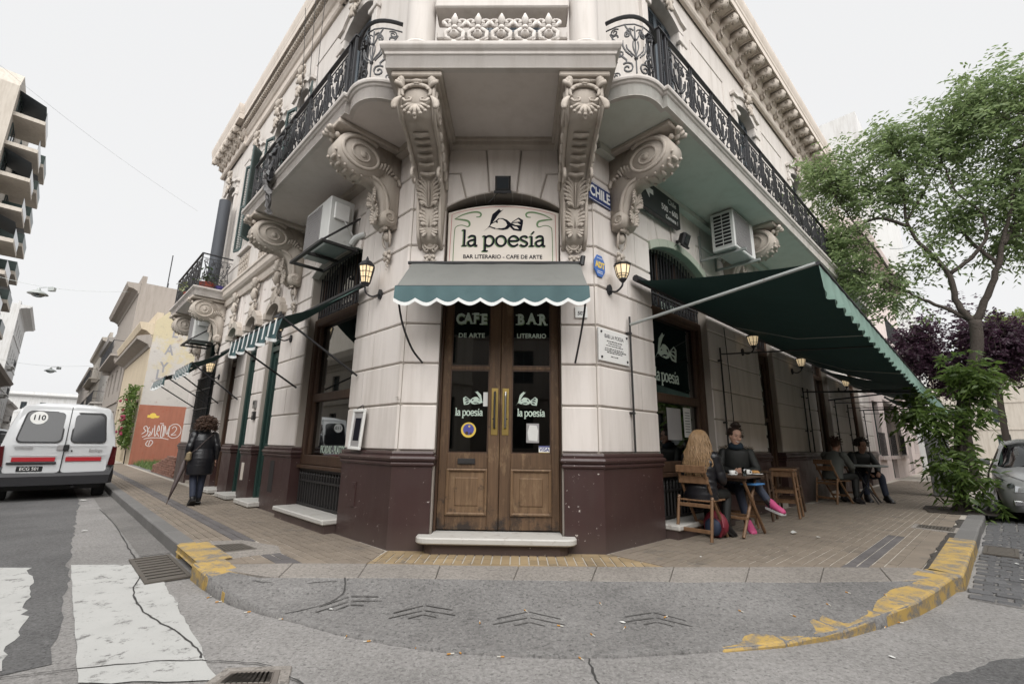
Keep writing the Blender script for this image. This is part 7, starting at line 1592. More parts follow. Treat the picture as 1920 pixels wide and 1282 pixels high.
def tree(name, label, limbs, ells, ntw, lf, size, wid, mat, bark, cat='tree', rach=9, rl=.28, trunk_label=None, droop=.25, group=None):
    base = limbs[0][0][0]; t = thing(name, label, cat, T(*base), group); LP = []
    tk_ = None
    for k, (pts, r0, r1) in enumerate(limbs):
        P = [Vector(p) for p in smooth_path(pts, 5)]
        P = [p + rv(.008 + .12 * r1) * (0 if i == 0 or k == 0 else 1) for i, p in enumerate(P)]; n = len(P); R = [r0 + (r1 - r0) * (i / (n - 1)) ** .8 for i in range(n)]
        if k == 0: R = [r * (1 + .9 * max(0, 1 - i / (n * .16)) ** 2) for i, r in enumerate(R)]
        o = ob('trunk' if k == 0 else 'limb', MB().tube(P, R, 9 if k == 0 else 7), bark, t if k == 0 else tk_, Matrix(), True)
        if k == 0: tk_ = o
        if k or len(limbs) == 1: LP += [(p, r) for p, r in zip(P, R)]
        else: LP += [(p, r) for p, r in list(zip(P, R))[-3:]]
    tw = MB(); L_ = Leaves(); A_ = np.array([p[:] for p, _ in LP])
    tot = [e[1][0] * e[1][1] * e[1][2] * (e[2] if len(e) > 2 else 1) for e in ells]
    for i in range(ntw):
        e = random.choices(ells, tot)[0]
        while True:
            q = Vector((random.uniform(-1, 1), random.uniform(-1, 1), random.uniform(-1, 1)))
            if q.length < 1: break
        q = q * (.55 + .45 * q.length); tgt = Vector(e[0]) + Vector((q.x * e[1][0], q.y * e[1][1], q.z * e[1][2])); j = int(np.argmin(((A_ - np.array(tgt[:])) ** 2).sum(1))); st = LP[j][0]
        ln = (tgt - st).length; mid = st.lerp(tgt, .5) + rv(.08 * ln) + Vector((0, 0, .12 * ln)); P = smooth_path([st, mid, tgt], 4); r = min(LP[j][1] * .5, .006 + .010 * ln); tw.tube(P, [r * (1 - .75 * k / (len(P) - 1)) for k in range(len(P))], 4, False)
        for k in range(rach):
            u = random.uniform(.35, 1) if k else 1; a = Vector(P[min(len(P) - 1, int(u * (len(P) - 1)))]) + rv(.15); d = (rv(1) + Vector((0, 0, -.1)) + (tgt - st).normalized() * .8).normalized(); l_ = rl * random.uniform(.6, 1.25)
            for m_ in range(lf):
                v = (m_ + .6) / lf; c = a + d * l_ * v - Vector((0, 0, droop * l_ * v * v)); side = d.cross(Vector((0, 0, 1))); side = side.normalized() if side.length > .01 else Vector((1, 0, 0)); sg_ = 1 if m_ % 2 else -1; dd = (side * sg_ * .9 + d * .55 + rv(.22) - Vector((0, 0, .35))).normalized() * size * random.uniform(.7, 1.2); L_.quad(c, dd, wid * random.uniform(.8, 1.2), size * .12)
    ob('twigs', tw, bark, t, Matrix(), stuff=True); L_.obj('foliage', mat, t); return t
bk = M['bark']
tree('street_tree', 'slender green street tree with a forked trunk at the right kerb', [
    ([(9.30, 9.84, .1), (9.36, 9.80, .8), (9.52, 9.64, 2.2), (9.80, 9.38, 3.37), (9.86, 9.33, 4.05)], .115, .105),
    ([(9.86, 9.33, 4.0), (9.71, 9.47, 4.46), (9.68, 9.49, 5.15), (9.46, 9.70, 5.87), (9.29, 9.85, 6.55), (9.30, 9.75, 7.4), (9.25, 9.7, 8.4)], .075, .016),
    ([(9.29, 9.85, 6.5), (8.88, 10.23, 6.88), (8.46, 10.61, 6.65), (8.1, 10.9, 6.6)], .045, .012),
    ([(9.86, 9.33, 4.0), (9.65, 9.52, 4.29), (9.31, 9.84, 4.69), (9.05, 10.05, 5.0), (8.6, 10.4, 5.5)], .055, .014),
    ([(9.86, 9.33, 4.0), (10.05, 9.16, 4.55), (10.24, 8.99, 5.14), (10.34, 8.89, 5.64), (10.50, 8.75, 6.3), (10.67, 8.59, 7.1), (10.9, 8.3, 8.3)], .08, .016),
    ([(9.68, 9.49, 5.15), (10.03, 9.18, 5.52), (10.2, 9.03, 5.89), (10.19, 9.03, 6.39), (9.95, 9.2, 7.0), (9.87, 9.33, 7.9)], .05, .014),
    ([(10.34, 8.89, 5.6), (10.8, 8.9, 6.2), (11.3, 8.8, 6.7), (11.9, 8.6, 7.2)], .05, .012), ([(10.24, 8.99, 5.2), (10.3, 9.5, 6.0), (10.5, 10.0, 7.0), (10.6, 10.3, 7.9)], .045, .012),
    ([(9.05, 10.05, 5.0), (8.7, 10.1, 5.9), (8.3, 10.5, 7.4), (8.2, 10.7, 8.4)], .035, .010), ([(9.29, 9.85, 6.6), (9.9, 9.5, 7.8), (10.4, 9.0, 9.0)], .035, .01)],
    [((8.15, 10.85, 8.2), (.75, .8, .95)), ((8.2, 10.85, 6.2), (.75, .8, .8)), ((9.0, 10.1, 7.6), (.9, .9, .75)), ((9.2, 9.9, 8.75), (.8, .8, .5)), ((10.1, 9.2, 8.3), (1.0, 1., .9)), ((10.9, 8.6, 9.1), (1.1, 1., .8)), ((11.2, 8.7, 7.2), (1.1, 1., 1.)), ((10.2, 9.3, 6.6), (.9, .9, .6)), ((8.7, 10.4, 5.3), (.75, .75, .5)), ((9.6, 9.7, 5.6), (.6, .6, .4)), ((8.75, 10.3, 4.6), (.65, .65, .4)), ((8.1, 10.9, 5.3), (.5, .5, .45)), ((10.9, 9.2, 5.7), (.7, .7, .5))],
    680, 7, .125, .024, M['leaf_a'], bk, rach=7, rl=.36)
tree('purple_tree', 'dark purple plum tree behind the green street tree', [([Rw(17, 2.5, .1), Rw(17, 2.5, 1.6), Rw(17.1, 2.5, 3.2)], .13, .10), ([Rw(17.1, 2.5, 3.1), Rw(16.6, 2.0, 4.2), Rw(16.3, 1.6, 5.2)], .07, .02), ([Rw(17.1, 2.5, 3.1), Rw(17.6, 3.0, 4.3), Rw(18, 3.3, 5.4)], .07, .02), ([Rw(17.1, 2.5, 3.1), Rw(16.8, 3.1, 4.4), Rw(16.4, 3.8, 5.0)], .06, .02)],
     [(Rw(16.4, 1.7, 4.6), (1.0, 1.0, 1.1)), (Rw(17, 2.7, 5.2), (1.2, 1.2, 1.2)), (Rw(16.8, 3.6, 4.5), (1.2, 1.2, 1.1)), (Rw(18, 4.3, 4.4), (1.2, 1.2, .9)), (Rw(17, 2.6, 3.8), (1.5, 1.5, .6))], 420, 7, .11, .030, M['leaf_p'], bk, rach=9, rl=.25)
tree('lime_tree', 'pale lime green tree far behind the purple tree', [([Rw(30, 3.4, .1), Rw(30, 3.4, 2.5), Rw(30, 3.5, 4.5)], .16, .12), ([Rw(30, 3.5, 4.4), Rw(29.6, 3.8, 6), Rw(29.2, 4.4, 7.5)], .08, .02)], [(Rw(29.5, 4.3, 7.0), (2., 2., 1.7)), (Rw(30, 5.6, 6.4), (2, 2, 1.6)), (Rw(30, 3.4, 6.0), (1.6, 1.6, 1.3))], 260, 7, .17, .05, M['leaf_l'], bk, rach=8, rl=.4)
tree('climbing_shrub', 'bushy light green shrub with long leaves growing up around the tree trunk', [([(9.28, 9.72, .1), (9.2, 9.62, .9), (9.35, 9.5, 1.9), (9.6, 9.3, 2.8)], .03, .015), ([(9.42, 9.7, .1), (9.6, 9.5, .8), (9.75, 9.3, 1.4)], .025, .012), ([(9.3, 9.8, 1.1), (9.0, 9.75, 1.9), (8.9, 9.8, 2.5)], .02, .01)],
     [((9.1, 9.5, .62), (.36, .36, .24)), ((8.9, 9.6, 1.05), (.28, .28, .22)), ((9.2, 9.55, 1.3), (.36, .36, .25)), ((8.65, 9.85, 2.2), (.32, .34, .28)), ((9.05, 9.65, 1.95), (.36, .36, .28)), ((9.5, 9.35, 2.85), (.36, .36, .36)), ((9.45, 9.4, 2.1), (.3, .3, .25))], 100, 6, .19, .027, M['leaf_s'], bk, 'shrub', rach=5, rl=.2, droop=.6)
cl = thing('flowering_climber', 'leafy climber with red and white flowers on the corner of the cream house', 'plant', FL @ T(-25.5, -.2, 0)); L_ = Leaves(); fl = MB()
for i in range(1500):
    c = FL @ Vector((-25.4 + random.gauss(0, .5), -.15 - abs(random.gauss(0, .16)), random.uniform(1.0, 4.0))); L_.quad(c, rv(.11), .04, .02)
for i in range(22):
    c = FL @ Vector((-25.3 + random.gauss(0, .4), -.42 - abs(random.gauss(0, .1)), random.choice([random.gauss(1.75, .2), random.uniform(1.4, 3.6)]))); fl.ball(c, .07, 5, 3)
ob('stem', MB().tube([FL @ Vector((-25.4, -.1, .1)), FL @ Vector((-25.3, -.15, 1.6)), FL @ Vector((-25.5, -.15, 3.4))], .03, 5), bk, cl, Matrix()); L_.obj('foliage', M['leaf_s'], cl); ob('flowers', fl, gen('flower_red', (.28, .03, .07), .6), cl, Matrix(), stuff=True)
struct('tree_pit', MB().add([(8.75, 10.15, .146), (8.35, 9.55, .146), (9.3, 9.15, .146), (9.95, 9.55, .146), (9.9, 10.2, .146), (9.3, 10.7, .146)], [(0, 1, 2, 3, 4, 5)]), gen('tree_pit_soil', (.045, .035, .028), .95, .4, 6, .8, 30, .03))
# --- utility cabinet
cb = thing('utility_cabinet', 'grey street cabinet with black graffiti scrawl beside the tree', 'cabinet', FR @ T(12.6, -2.0, .14)); ob('body', MB().bbox(12.45, 13.15, -2.25, -1.8, .14, 1.72, .02), M['cab'], cb, FR); ob('door', MB().bbox(12.438, 12.452, -2.2, -1.85, .3, 1.6, .004), M['cab'], cb, FR); g_ = MB(); Gc = FR @ T(12.436, -2.02, .95) @ RZ(-PI / 2)
for s in ([(-.14, .1), (-.1, .3), (-.04, .1), (.0, .32), (.04, .12)], [(.03, .3), (.12, .2), (.05, .1), (.14, .05)], [(-.15, .0), (.0, -.06), (.14, .02)]): ortho(g_, smooth_path(s, 4), .018, -.002, 0)
ob('graffiti', g_, M['ink'], cb, Gc)
# ================================================================== VEHICLES
def wheel(par, m, r=.31, w=.19):
    wh = ob('wheel', None, None, par, m); ob('tyre', MB().lathe([(r * .62, -w / 2), (r * .93, -w / 2), (r, -w * .32), (r, w * .32), (r * .93, w / 2), (r * .62, w / 2)], (0, 0, 0), 24, False), M['rubber'], wh, m, True); ob('rim', MB().lathe([(.02, -w * .42), (r * .3, -w * .44), (r * .58, -w * .36), (r * .63, -w * .48)], (0, 0, 0), 20), M['galv'], wh, m, True); ob('hub_back', MB().lathe([(.02, w * .3), (r * .62, w * .32)], (0, 0, 0), 16), M['black'], wh, m)
def hull(rows, mat):
    """rows: list of (y, half-profile [(x,z)...] from roof centre down to sill); mirrored"""
    mb = MB(); R = []
    for y, hp in rows: R.append([(x, y, z) for x, z in hp] + [(-x, y, z) for x, z in reversed(hp)])
    return mb.rings(R)
VF_ = Matrix(((.7098, -.7044, 0, 0), (.7044, .7098, 0, 0), (0, 0, 1, 0), (0, 0, 0, 1)))
VM = T(*Lw(9.65, 2.74, 0)) @ VF_ @ Matrix.Diagonal((1.05, 1.05, 1.05, 1))
van = thing('delivery_van', 'white panel van seen from behind, parked at the left kerb with red reflective stripes', 'van', VM)
prof = lambda w, zr, zb, zs, tw: [(0, zr + .025), (tw * .55, zr + .01), (tw * .86, zr - .035), (tw, zr - .12), ((tw + w) / 2 + .01, (zr + zb) / 2), (w, zb), (w + .012, zb - .22), (w + .005, zs + .15), (w - .05, zs)]
rows = []
for y, w, zr, zb, zs, tw in ((.0, .86, 1.10, 1.0, .42, .84), (.015, .89, 1.2, 1.05, .40, .86), (.04, .895, 1.5, 1.08, .38, .80), (.10, .90, 1.86, 1.1, .38, .745), (.18, .905, 1.98, 1.1, .38, .74), (.4, .91, 2.02, 1.1, .36, .74), (1.4, .915, 2.03, 1.1, .34, .745), (2.4, .915, 2.0, 1.1, .34, .73), (2.9, .91, 1.88, 1.1, .34, .70), (3.4, .90, 1.42, 1.08, .36, .72), (3.6, .88, 1.22, 1.0, .38, .72), (4.2, .82, 1.05, .9, .4, .68), (4.4, .74, .85, .8, .42, .6)): rows.append((y, prof(w, zr, zb, zs, tw)))
ob('body', hull(rows, None), M['van'], van, VM, 'auto')
# rear face is built on its own tilted panel so that doors and glass sit flush
def rear_y(z): return -.012 if z < 1.1 else -.012 + (z - 1.1) * .16
def rearpoly(pts, th, mat, name, par=None, off=0., b=.006):
    mb = MB(); n = len(pts); R = [[(x, rear_y(z) + .02 - off, z) for x, z in pts], [(x, rear_y(z) - th - off + b * .4, z) for x, z in pts], [(x, rear_y(z) - th - off, z) for x, z in inset(pts, b)]]
    return ob(name, mb.rings(R), mat, par or van, VM)
def rpoly(x0, x1, z0, z1, r, tx=0, n=4):       # rounded quad with top corners pulled in by tx on outer side
    c = [(x0 + r, z0 + r, PI, 1.5 * PI), (x1 - r, z0 + r, 1.5 * PI, 2 * PI), (x1 - r, z1 - r, 0, .5 * PI), (x0 + r, z1 - r, .5 * PI, PI)]
    P = [(cx + r * cos(a0 + (a1 - a0) * i / n), cz + r * sin(a0 + (a1 - a0) * i / n)) for cx, cz, a0, a1 in c for i in range(n + 1)]; k = lambda z: (z - z0) / (z1 - z0)
    return [(x - (tx * k(z) * ((x - x0) / (x1 - x0)) if tx > 0 else tx * k(z) * ((x1 - x) / (x1 - x0))), z) for x, z in P]
dl = rearpoly(rpoly(-.80, .045, .56, 1.96, .07, -.10), .012, M['van'], 'door'); dr_ = rearpoly(rpoly(.053, .80, .56, 1.96, .07, .10), .012, M['van'], 'door')
ob('door_gap', MB().box(.041, .057, -.03, -.0, .56, 1.1).add([(.041, rear_y(1.1) - .016, 1.1), (.057, rear_y(1.1) - .016, 1.1), (.057, rear_y(1.95) - .016, 1.95), (.041, rear_y(1.95) - .016, 1.95)], [(0, 1, 2, 3)]), M['black'], van, VM)
for z_ in (.93, 1.13): ob('door_crease', MB().tube([(-.74, rear_y(z_) - .022, z_), (-.05, rear_y(z_) - .024, z_ - .01)], .008, 5).tube([(.11, rear_y(z_) - .024, z_ - .01), (.74, rear_y(z_) - .022, z_)], .008, 5), M['van'], van, VM)
gl_ = rearpoly(rpoly(-.70, -.03, 1.20, 1.83, .09, -.09), .004, M['tint'], 'rear_window', dl, .012); gr_ = rearpoly(rpoly(.13, .70, 1.20, 1.80, .08, .09), .004, M['tint'], 'rear_window', dr_, .012)
for p, q in ((gl_, (-.72, -.01)), (gr_, (.11, .72))): rearpoly(rpoly(q[0], q[1], 1.18, 1.85, .10, .09 if q[0] > 0 else -.09), .0015, M['black'], 'window_seal', dl if q[0] < 0 else dr_, .0115)
cz = 1.70; cx = -.44; yb = rear_y(cz) - .024
c1 = MB(); n = 24; ring = lambda r, d: [(cx + r * cos(2 * PI * i / n), rear_y(cz + r * sin(2 * PI * i / n)) - d, cz + r * sin(2 * PI * i / n)) for i in range(n)]
ob('number_disc', c1.rings([ring(.135, .018), ring(.135, .0195)]), M['signwhite'], dl, VM); text('110', .15, M['ink'], VM @ T(cx, rear_y(cz) - .022, cz) @ RX(-.16), dl, 'lettering', .001, .003, .9)
for a, b in ((-.70, -.06), (.10, .68)): rearpoly([(a, .80), (b, .80), (b, .885), (a, .885)], .003, M['vanred'], 'red_stripe', dl if a < 0 else dr_, .012, .002)
ob('trim_bar', MB().bbox(-.76, -.03, -.05, -.02, .745, .79, .01), M['bumper'], dl, VM); pl_ = rearpoly([(-.60, .60), (-.22, .60), (-.22, .705), (-.60, .705)], .008, M['signblack'], 'number_plate', dl, .012, .003); text('ECG 501', .088, M['signwhite'], VM @ T(-.41, -.036, .652), pl_ if False else dl, 'lettering', .001, .001, .88)
ob('handle', MB().bbox(.03, .12, -.055, -.02, 1.02, 1.15, .012), M['black'], dr_, VM); ob('handle_recess', MB().bbox(-.07, .03, -.028, -.02, 1.03, 1.14, .01), M['acgrille'], dl, VM); ob('lock', MB().ball((.17, -.026, 1.02), .016, 6, 5), M['black'], dr_, VM)
text('CITROEN', .065, M['acgrille'], VM @ T(-.56, -.026, 1.075), dl, 'badge', .002, .002, .95); text('Berlingo', .075, M['acgrille'], VM @ T(.56, -.026, 1.03), dr_, 'badge', .002, .002, .9)
for sx in (-1, 1): ob('tail_light', MB().rings([[(sx * .80, -.01, .70), (sx * .925, .06, .70), (sx * .915, .07, 1.12), (sx * .835, .0, 1.12)], [(sx * .805, -.04, .71), (sx * .93, -.0, .71), (sx * .92, .02, 1.10), (sx * .84, -.03, 1.10)]]), M['tail'], van, VM)
ob('rear_bumper', MB().rings([[(-.93, .28, .34), (-.93, -.02, .33), (-.86, -.085, .32), (0, -.11, .32), (.86, -.085, .32), (.93, -.02, .33), (.93, .28, .34)], [(-.935, .28, .5), (-.935, -.03, .5), (-.87, -.10, .5), (0, -.125, .5), (.87, -.10, .5), (.935, -.03, .5), (.935, .28, .5)], [(-.92, .28, .70), (-.92, -.02, .70), (-.84, -.035, .58), (0, -.07, .56), (.84, -.035, .58), (.92, -.02, .70), (.92, .28, .70)], [(-.9, .28, .70), (-.9, .0, .70), (-.83, .0, .57), (0, .0, .55), (.83, .0, .57), (.9, .0, .70), (.9, .28, .70)]], True), M['bumper'], van, VM)
ob('underbody', MB().box(-.78, .78, .3, 4.0, .2, .37).tube([(.3, -.02, .27), (.3, .5, .27)], .03, 6), M['black'], van, VM)
for x, y in ((.77, .62), (-.77, .62), (.77, 3.45), (-.77, 3.45)): wheel(van, VM @ T(x, y, .32) @ RY(PI / 2 if x < 0 else -PI / 2), .32, .20)
ob('wing_mirror', MB().bbox(-1.1, -.92, 2.95, 3.1, 1.15, 1.38, .03), M['black'], van, VM); ob('wiper', MB().tube([(.4, -.03, 1.19), (.2, .03, 1.6)], .008, 4), M['black'], van, VM) if False else None
# --- hatchback, front at y=0 and running to +y
def car(name, label, m, paint, plate=None):
    t = thing(name, label, 'car', m); hp = lambda w, zt, zb, zs: [(0, zt), (w * .6, zt - .012), (w * .9, zt - .05), (w, zb), (w + .01, (zb + zs) / 2), (w - .01, zs + .1), (w - .07, zs)]
    rows = [(y, hp(w, zt, zb, zs)) for y, w, zt, zb, zs in ((.0, .50, .60, .52, .30), (.04, .62, .68, .55, .24), (.14, .74, .76, .62, .21), (.32, .82, .84, .70, .20), (.6, .86, .92, .78, .2), (1.1, .89, 1.0, .86, .2), (1.35, .90, 1.03, .90, .2), (2.2, .90, 1.05, .93, .2), (3.4, .90, 1.06, .95, .2), (4.0, .86, 1.06, .93, .24), (4.25, .78, .98, .8, .34))]
    ob('body', hull(rows, None), paint, t, m, 'auto')
    gp = lambda w, zt, tw, zb: [(0, zt), (tw * .7, zt - .015), (tw, zt - .07), (w, zb)]
    ob('glasshouse', hull([(y, gp(w, zt, tw, zb)) for y, w, zt, tw, zb in ((1.05, .70, 1.02, .62, .98), (1.35, .80, 1.17, .64, 1.0), (1.95, .85, 1.47, .64, 1.02), (2.4, .86, 1.52, .64, 1.03), (3.3, .86, 1.49, .63, 1.04), (4.05, .78, 1.1, .6, 1.03))], None), M['glass_car'], t, m, 'auto')
    ob('roof', hull([(y, [(0, zt + .012), (tw * .7, zt), (tw + .01, zt - .055), (tw, zt - .075)]) for y, zt, tw in ((1.92, 1.47, .63), (2.4, 1.525, .64), (3.3, 1.495, .63), (3.7, 1.36, .61))], None), paint, t, m, 'auto')
    for sx in (-1, 1):
        pp = [(sx * .83, 1.08, .99), (sx * .75, 1.5, 1.24), (sx * .65, 1.96, 1.46)]; ob('pillar', MB().tube(pp, .035, 6), paint, t, m); ob('pillar', MB().tube([(sx * .87, 2.45, 1.0), (sx * .66, 2.5, 1.47)], .04, 6), paint, t, m)
        a = [(sx * .40, .06, .60), (sx * .60, .10, .66), (sx * .80, .42, .80), (sx * .845, .72, .85), (sx * .84, .62, .74), (sx * .78, .26, .62), (sx * .62, .07, .55), (sx * .46, .02, .55)]
        b = [(x * 1.015 + sx * .006, y - .03, z + .012) for x, y, z in a]; h_ = ob('headlight', MB().rings([a, b] if sx > 0 else [a[::-1], b[::-1]]), M['headlamp'], t, m); ob('lamp_lens', MB().ball((sx * .66, .12, .665), (.06, .06, .045), 8, 6).ball((sx * .77, .33, .73), (.045, .06, .035), 8, 6), M['glass'], h_, m)
        ob('fog_lamp', MB().bbox(min(sx * .5, sx * .68), max(sx * .5, sx * .68), .015, .16, .33, .42, .015), M['chrome'], t, m); ob('wing_mirror', MB().bbox(min(sx * .90, sx * 1.06), max(sx * .90, sx * 1.06), 1.45, 1.6, .98, 1.12, .03), paint, t, m)
        for y in (.78, 3.35): wheel(t, m @ T(sx * .78, y, .31) @ RY(-PI / 2 * sx), .31, .19)
    ob('grille', MB().bbox(-.46, .46, -.015, .1, .34, .50, .02), M['black'], t, m); gb = MB()
    for k in range(3): gb.bbox(-.45, .45, -.03, -.012, .365 + .045 * k, .378 + .045 * k, .004)
    ob('grille_bars', gb, M['chrome'], t, m); ob('badge', MB().bbox(-.05, .05, .0, .03, .55, .63, .01), M['chrome'], t, m); ob('bonnet_seam', MB().tube([(-.72, .42, .85), (-.5, .16, .762), (0, .06, .70), (.5, .16, .762), (.72, .42, .85)], .006, 4), M['black'], t, m)
    ob('number_plate', MB().bbox(-.2, .2, -.04, -.016, .40, .49, .004), M['signblack'], t, m); ob('dashboard', MB().box(-.7, .7, 1.25, 1.6, .8, 1.0).box(-.6, -.15, 2.2, 2.4, .6, 1.2).box(.15, .6, 2.2, 2.4, .6, 1.2), M['black'], t, m)
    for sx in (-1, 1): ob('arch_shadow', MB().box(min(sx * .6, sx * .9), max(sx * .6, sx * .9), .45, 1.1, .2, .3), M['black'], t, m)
    return t
CMr = T(*Rw(8.35, 4.0, 0)) @ Matrix(((oR.x, dR.x, 0, 0), (oR.y, dR.y, 0, 0), (0, 0, 1, 0), (0, 0, 0, 1))) @ Matrix.Diagonal((1.06, 1.06, 1.06, 1))
car('parked_car', 'silver hatchback parked nose first at the right kerb, cut by the picture edge', CMr, M['silver'])
CMl = T(*Lw(15.5, 4.55, 0)) @ Matrix(((.7098, -.7044, 0, 0), (.7044, .7098, 0, 0), (0, 0, 1, 0), (0, 0, 0, 1))) @ Matrix.Diagonal((1.06, 1.06, 1.06, 1))
car('moving_car', 'dark car at the left picture edge beyond the van', CMl, M['darkcar'])
for k, (s, o_, mat, lab) in enumerate(((27, 2.9, 'silver', 'grey car parked along the left kerb ahead of the van'), (16.5, 4.02, 'van', 'white car parked behind the silver hatchback on the right street'))):
    m = (T(*Lw(s, o_, 0)) @ VF_) if k == 0 else (T(*Rw(s, o_, 0)) @ Matrix(((oR.x, dR.x, 0, 0), (oR.y, dR.y, 0, 0), (0, 0, 1, 0), (0, 0, 0, 1)))); car('parked_car', lab, m, M[mat])
# ================================================================== PEOPLE
def skin_mesh(name, J, E, mat, root, sub=2):
    """one continuous skin grown round a skeleton: J name -> (pos, radius or (rx, ry))"""
    ks = list(J); ix = {k: i for i, k in enumerate(ks)}; me = bpy.data.meshes.new(name); me.from_pydata([tuple(J[k][0]) for k in ks], [(ix[a], ix[b]) for a, b in E], [])
    o = bpy.data.objects.new('tmp', me); COL.objects.link(o); md_ = o.modifiers.new('s', 'SKIN'); md_.use_smooth_shade = True; md_.branch_smoothing = .6
    for k in ks:
        r = J[k][1]; sv = me.skin_vertices[0].data[ix[k]]; sv.radius = r if isinstance(r, tuple) else (r, r); sv.use_root = (k == root)
    su = o.modifiers.new('u', 'SUBSURF'); su.levels = sub; su.render_levels = sub
    out = bpy.data.meshes.new_from_object(o.evaluated_get(bpy.context.evaluated_depsgraph_get())); bpy.data.objects.remove(o); out.materials.clear(); out.materials.append(mat); out.name = name
    out.polygons.foreach_set('use_smooth', [True] * len(out.polygons)); return out
def loft(mb, pts, a, b, side, n=18, caps=True, mod=None):
    P = [Vector(p) for p in pts]; R = []; side = Vector(side)
    for i, p in enumerate(P):
        d = (P[min(i + 1, len(P) - 1)] - P[max(i - 1, 0)]).normalized(); s = (side - d * side.dot(d)).normalized(); q = d.cross(s); k = mod(i) if mod else 1
        R.append([tuple(p + s * (a[i] * k * cos(2 * PI * j / n)) + q * (b[i] * k * sin(2 * PI * j / n))) for j in range(n)])
    return mb.rings(R, caps)
def dense(pts, vals, m):
    P = smooth_path(pts, m); V = [smooth_path([(v, 0, 0) for v in vs], m) for vs in vals]; return P, [[max(.005, x[0]) for x in v] for v in V]
BE = [('pel', 'wai'), ('wai', 'che'), ('che', 'nek'), ('nek', 'hd0'), ('hd0', 'hd1')] + [e for s in 'LR' for e in (('che', 'sh' + s), ('sh' + s, 'el' + s), ('el' + s, 'wr' + s), ('wr' + s, 'pa' + s), ('pel', 'hi' + s), ('hi' + s, 'kn' + s), ('kn' + s, 'an' + s), ('an' + s, 'to' + s))]
def person(label, m, J, k, opt, group=None):
    """J: joints in the local frame (x right, y forward, z up; metres for a 1.63 m adult), m places it, k scales"""
    t = thing('person', label, 'person', m); m2 = m @ Matrix.Diagonal((k, k, k, 1)); Jv = {a: Vector(b) for a, b in J.items()}
    RD = dict(pel=(.13, .10), wai=(.115, .085), che=(.135, .095), nek=.045, hd0=.062, hd1=.07, sh=.052, el=.04, wr=.026, pa=(.034, .018), hi=.085, kn=.055, an=.030, to=.016)
    JJ = {a: (p, RD[a] if a in RD else RD[a[:2]]) for a, p in Jv.items()}; E = list(BE)
    for s in 'LR':
        w, p = Jv['wr' + s], Jv['pa' + s]; d = (p - w).normalized(); cr = Vector(opt.get('palm' + s, (1, 0, 0))); cr = (cr - d * cr.dot(d)).normalized(); dn = d.cross(cr) * opt.get('curl', 1)
        for i, (off, ln) in enumerate(((-.027, .062), (-.009, .072), (.009, .068), (.027, .052))):
            a = p + cr * off + d * .018; b = a + d * ln * .5 + dn * .006; c = b + d * ln * .38 + dn * .026
            for q, v in (('a', a), ('b', b), ('c', c)): JJ['f%s%d%s' % (s, i, q)] = (v, .0095)
            E += [('pa' + s, 'f%s%da' % (s, i)), ('f%s%da' % (s, i), 'f%s%db' % (s, i)), ('f%s%db' % (s, i), 'f%s%dc' % (s, i))]
        a = w + d * .03 - cr * .034; b = a + d * .035 - cr * .02 + dn * .012
        JJ['t%sa' % s] = (a, .011); JJ['t%sb' % s] = (b, .009); E += [('wr' + s, 't%sa' % s), ('t%sa' % s, 't%sb' % s)]
    ob('body', skin_mesh('body', JJ, E, opt.get('skin', M['skin']), 'pel'), None, t, m2)
    # head: shaped skull with face; look = facing direction
    f = Vector(opt.get('look', (0, 1, 0))).normalized(); up = Vector(opt.get('tilt', (0, 0, 1))); rt = f.cross(up).normalized(); up = rt.cross(f); hc = Vector(opt.get('head', (Jv['hd0'] + Jv['hd1']) / 2)); HM = m2 @ Matrix(((rt.x, f.x, up.x, hc.x), (rt.y, f.y, up.y, hc.y), (rt.z, f.z, up.z, hc.z), (0, 0, 0, 1)))
    hd = MB(); R = []
    for z, a, b, y in ((-.118, .022, .02, .050), (-.112, .038, .035, .042), (-.085, .056, .062, .022), (-.055, .066, .076, .008), (-.02, .072, .088, .0), (.02, .075, .092, -.004), (.06, .073, .090, -.008), (.09, .060, .074, -.010), (.112, .036, .046, -.012), (.12, .012, .016, -.012)): R.append([(a * cos(2 * PI * i / 20), y + b * sin(2 * PI * i / 20), z) for i in range(20)])
    hd.rings(R); hd.tube([(0, .086, .012), (0, .104, -.022), (0, .108, -.034), (0, .094, -.044)], [.008, .012, .015, .010], 8); hd.ball((-.010, .096, -.038), .009, 6, 4).ball((.010, .096, -.038), .009, 6, 4)
    for sx in (-1, 1): hd.ball((sx * .074, -.004, -.012), (.012, .020, .030), 8, 6); hd.ball((sx * .036, .068, -.03), (.024, .018, .022), 8, 6)
    h_ = ob('head', hd, opt.get('skin', M['skin']), t, HM, True)
    ey = MB(); 
    for sx in (-1, 1): ey.ball((sx * .030, .083, .006), (.012, .008, .0055), 8, 5)
    ob('eyes', ey, M['eye'], h_, HM); br = MB()
    for sx in (-1, 1): br.tube([(sx * .014, .087, .024), (sx * .032, .087, .031), (sx * .05, .074, .025)], .004, 5)
    ob('eyebrows', br, opt['hair'], h_, HM)
    if opt.get('smile'):
        ob('mouth', MB().tube([(-.032, .076, -.062), (-.016, .086, -.071), (0, .089, -.074), (.016, .086, -.071), (.032, .076, -.062)], [.004, .008, .009, .008, .004], 6), M['lip'], h_, HM); ob('teeth', MB().tube([(-.028, .084, -.062), (0, .096, -.069), (.028, .084, -.062)], [.005, .008, .005], 6), M['teeth'], h_, HM)
    else: ob('mouth', MB().tube([(-.02, .083, -.066), (0, .09, -.067), (.02, .083, -.066)], [.004, .006, .004], 6), M['lip'], h_, HM)
    return t, m2, Jv, HM, h_
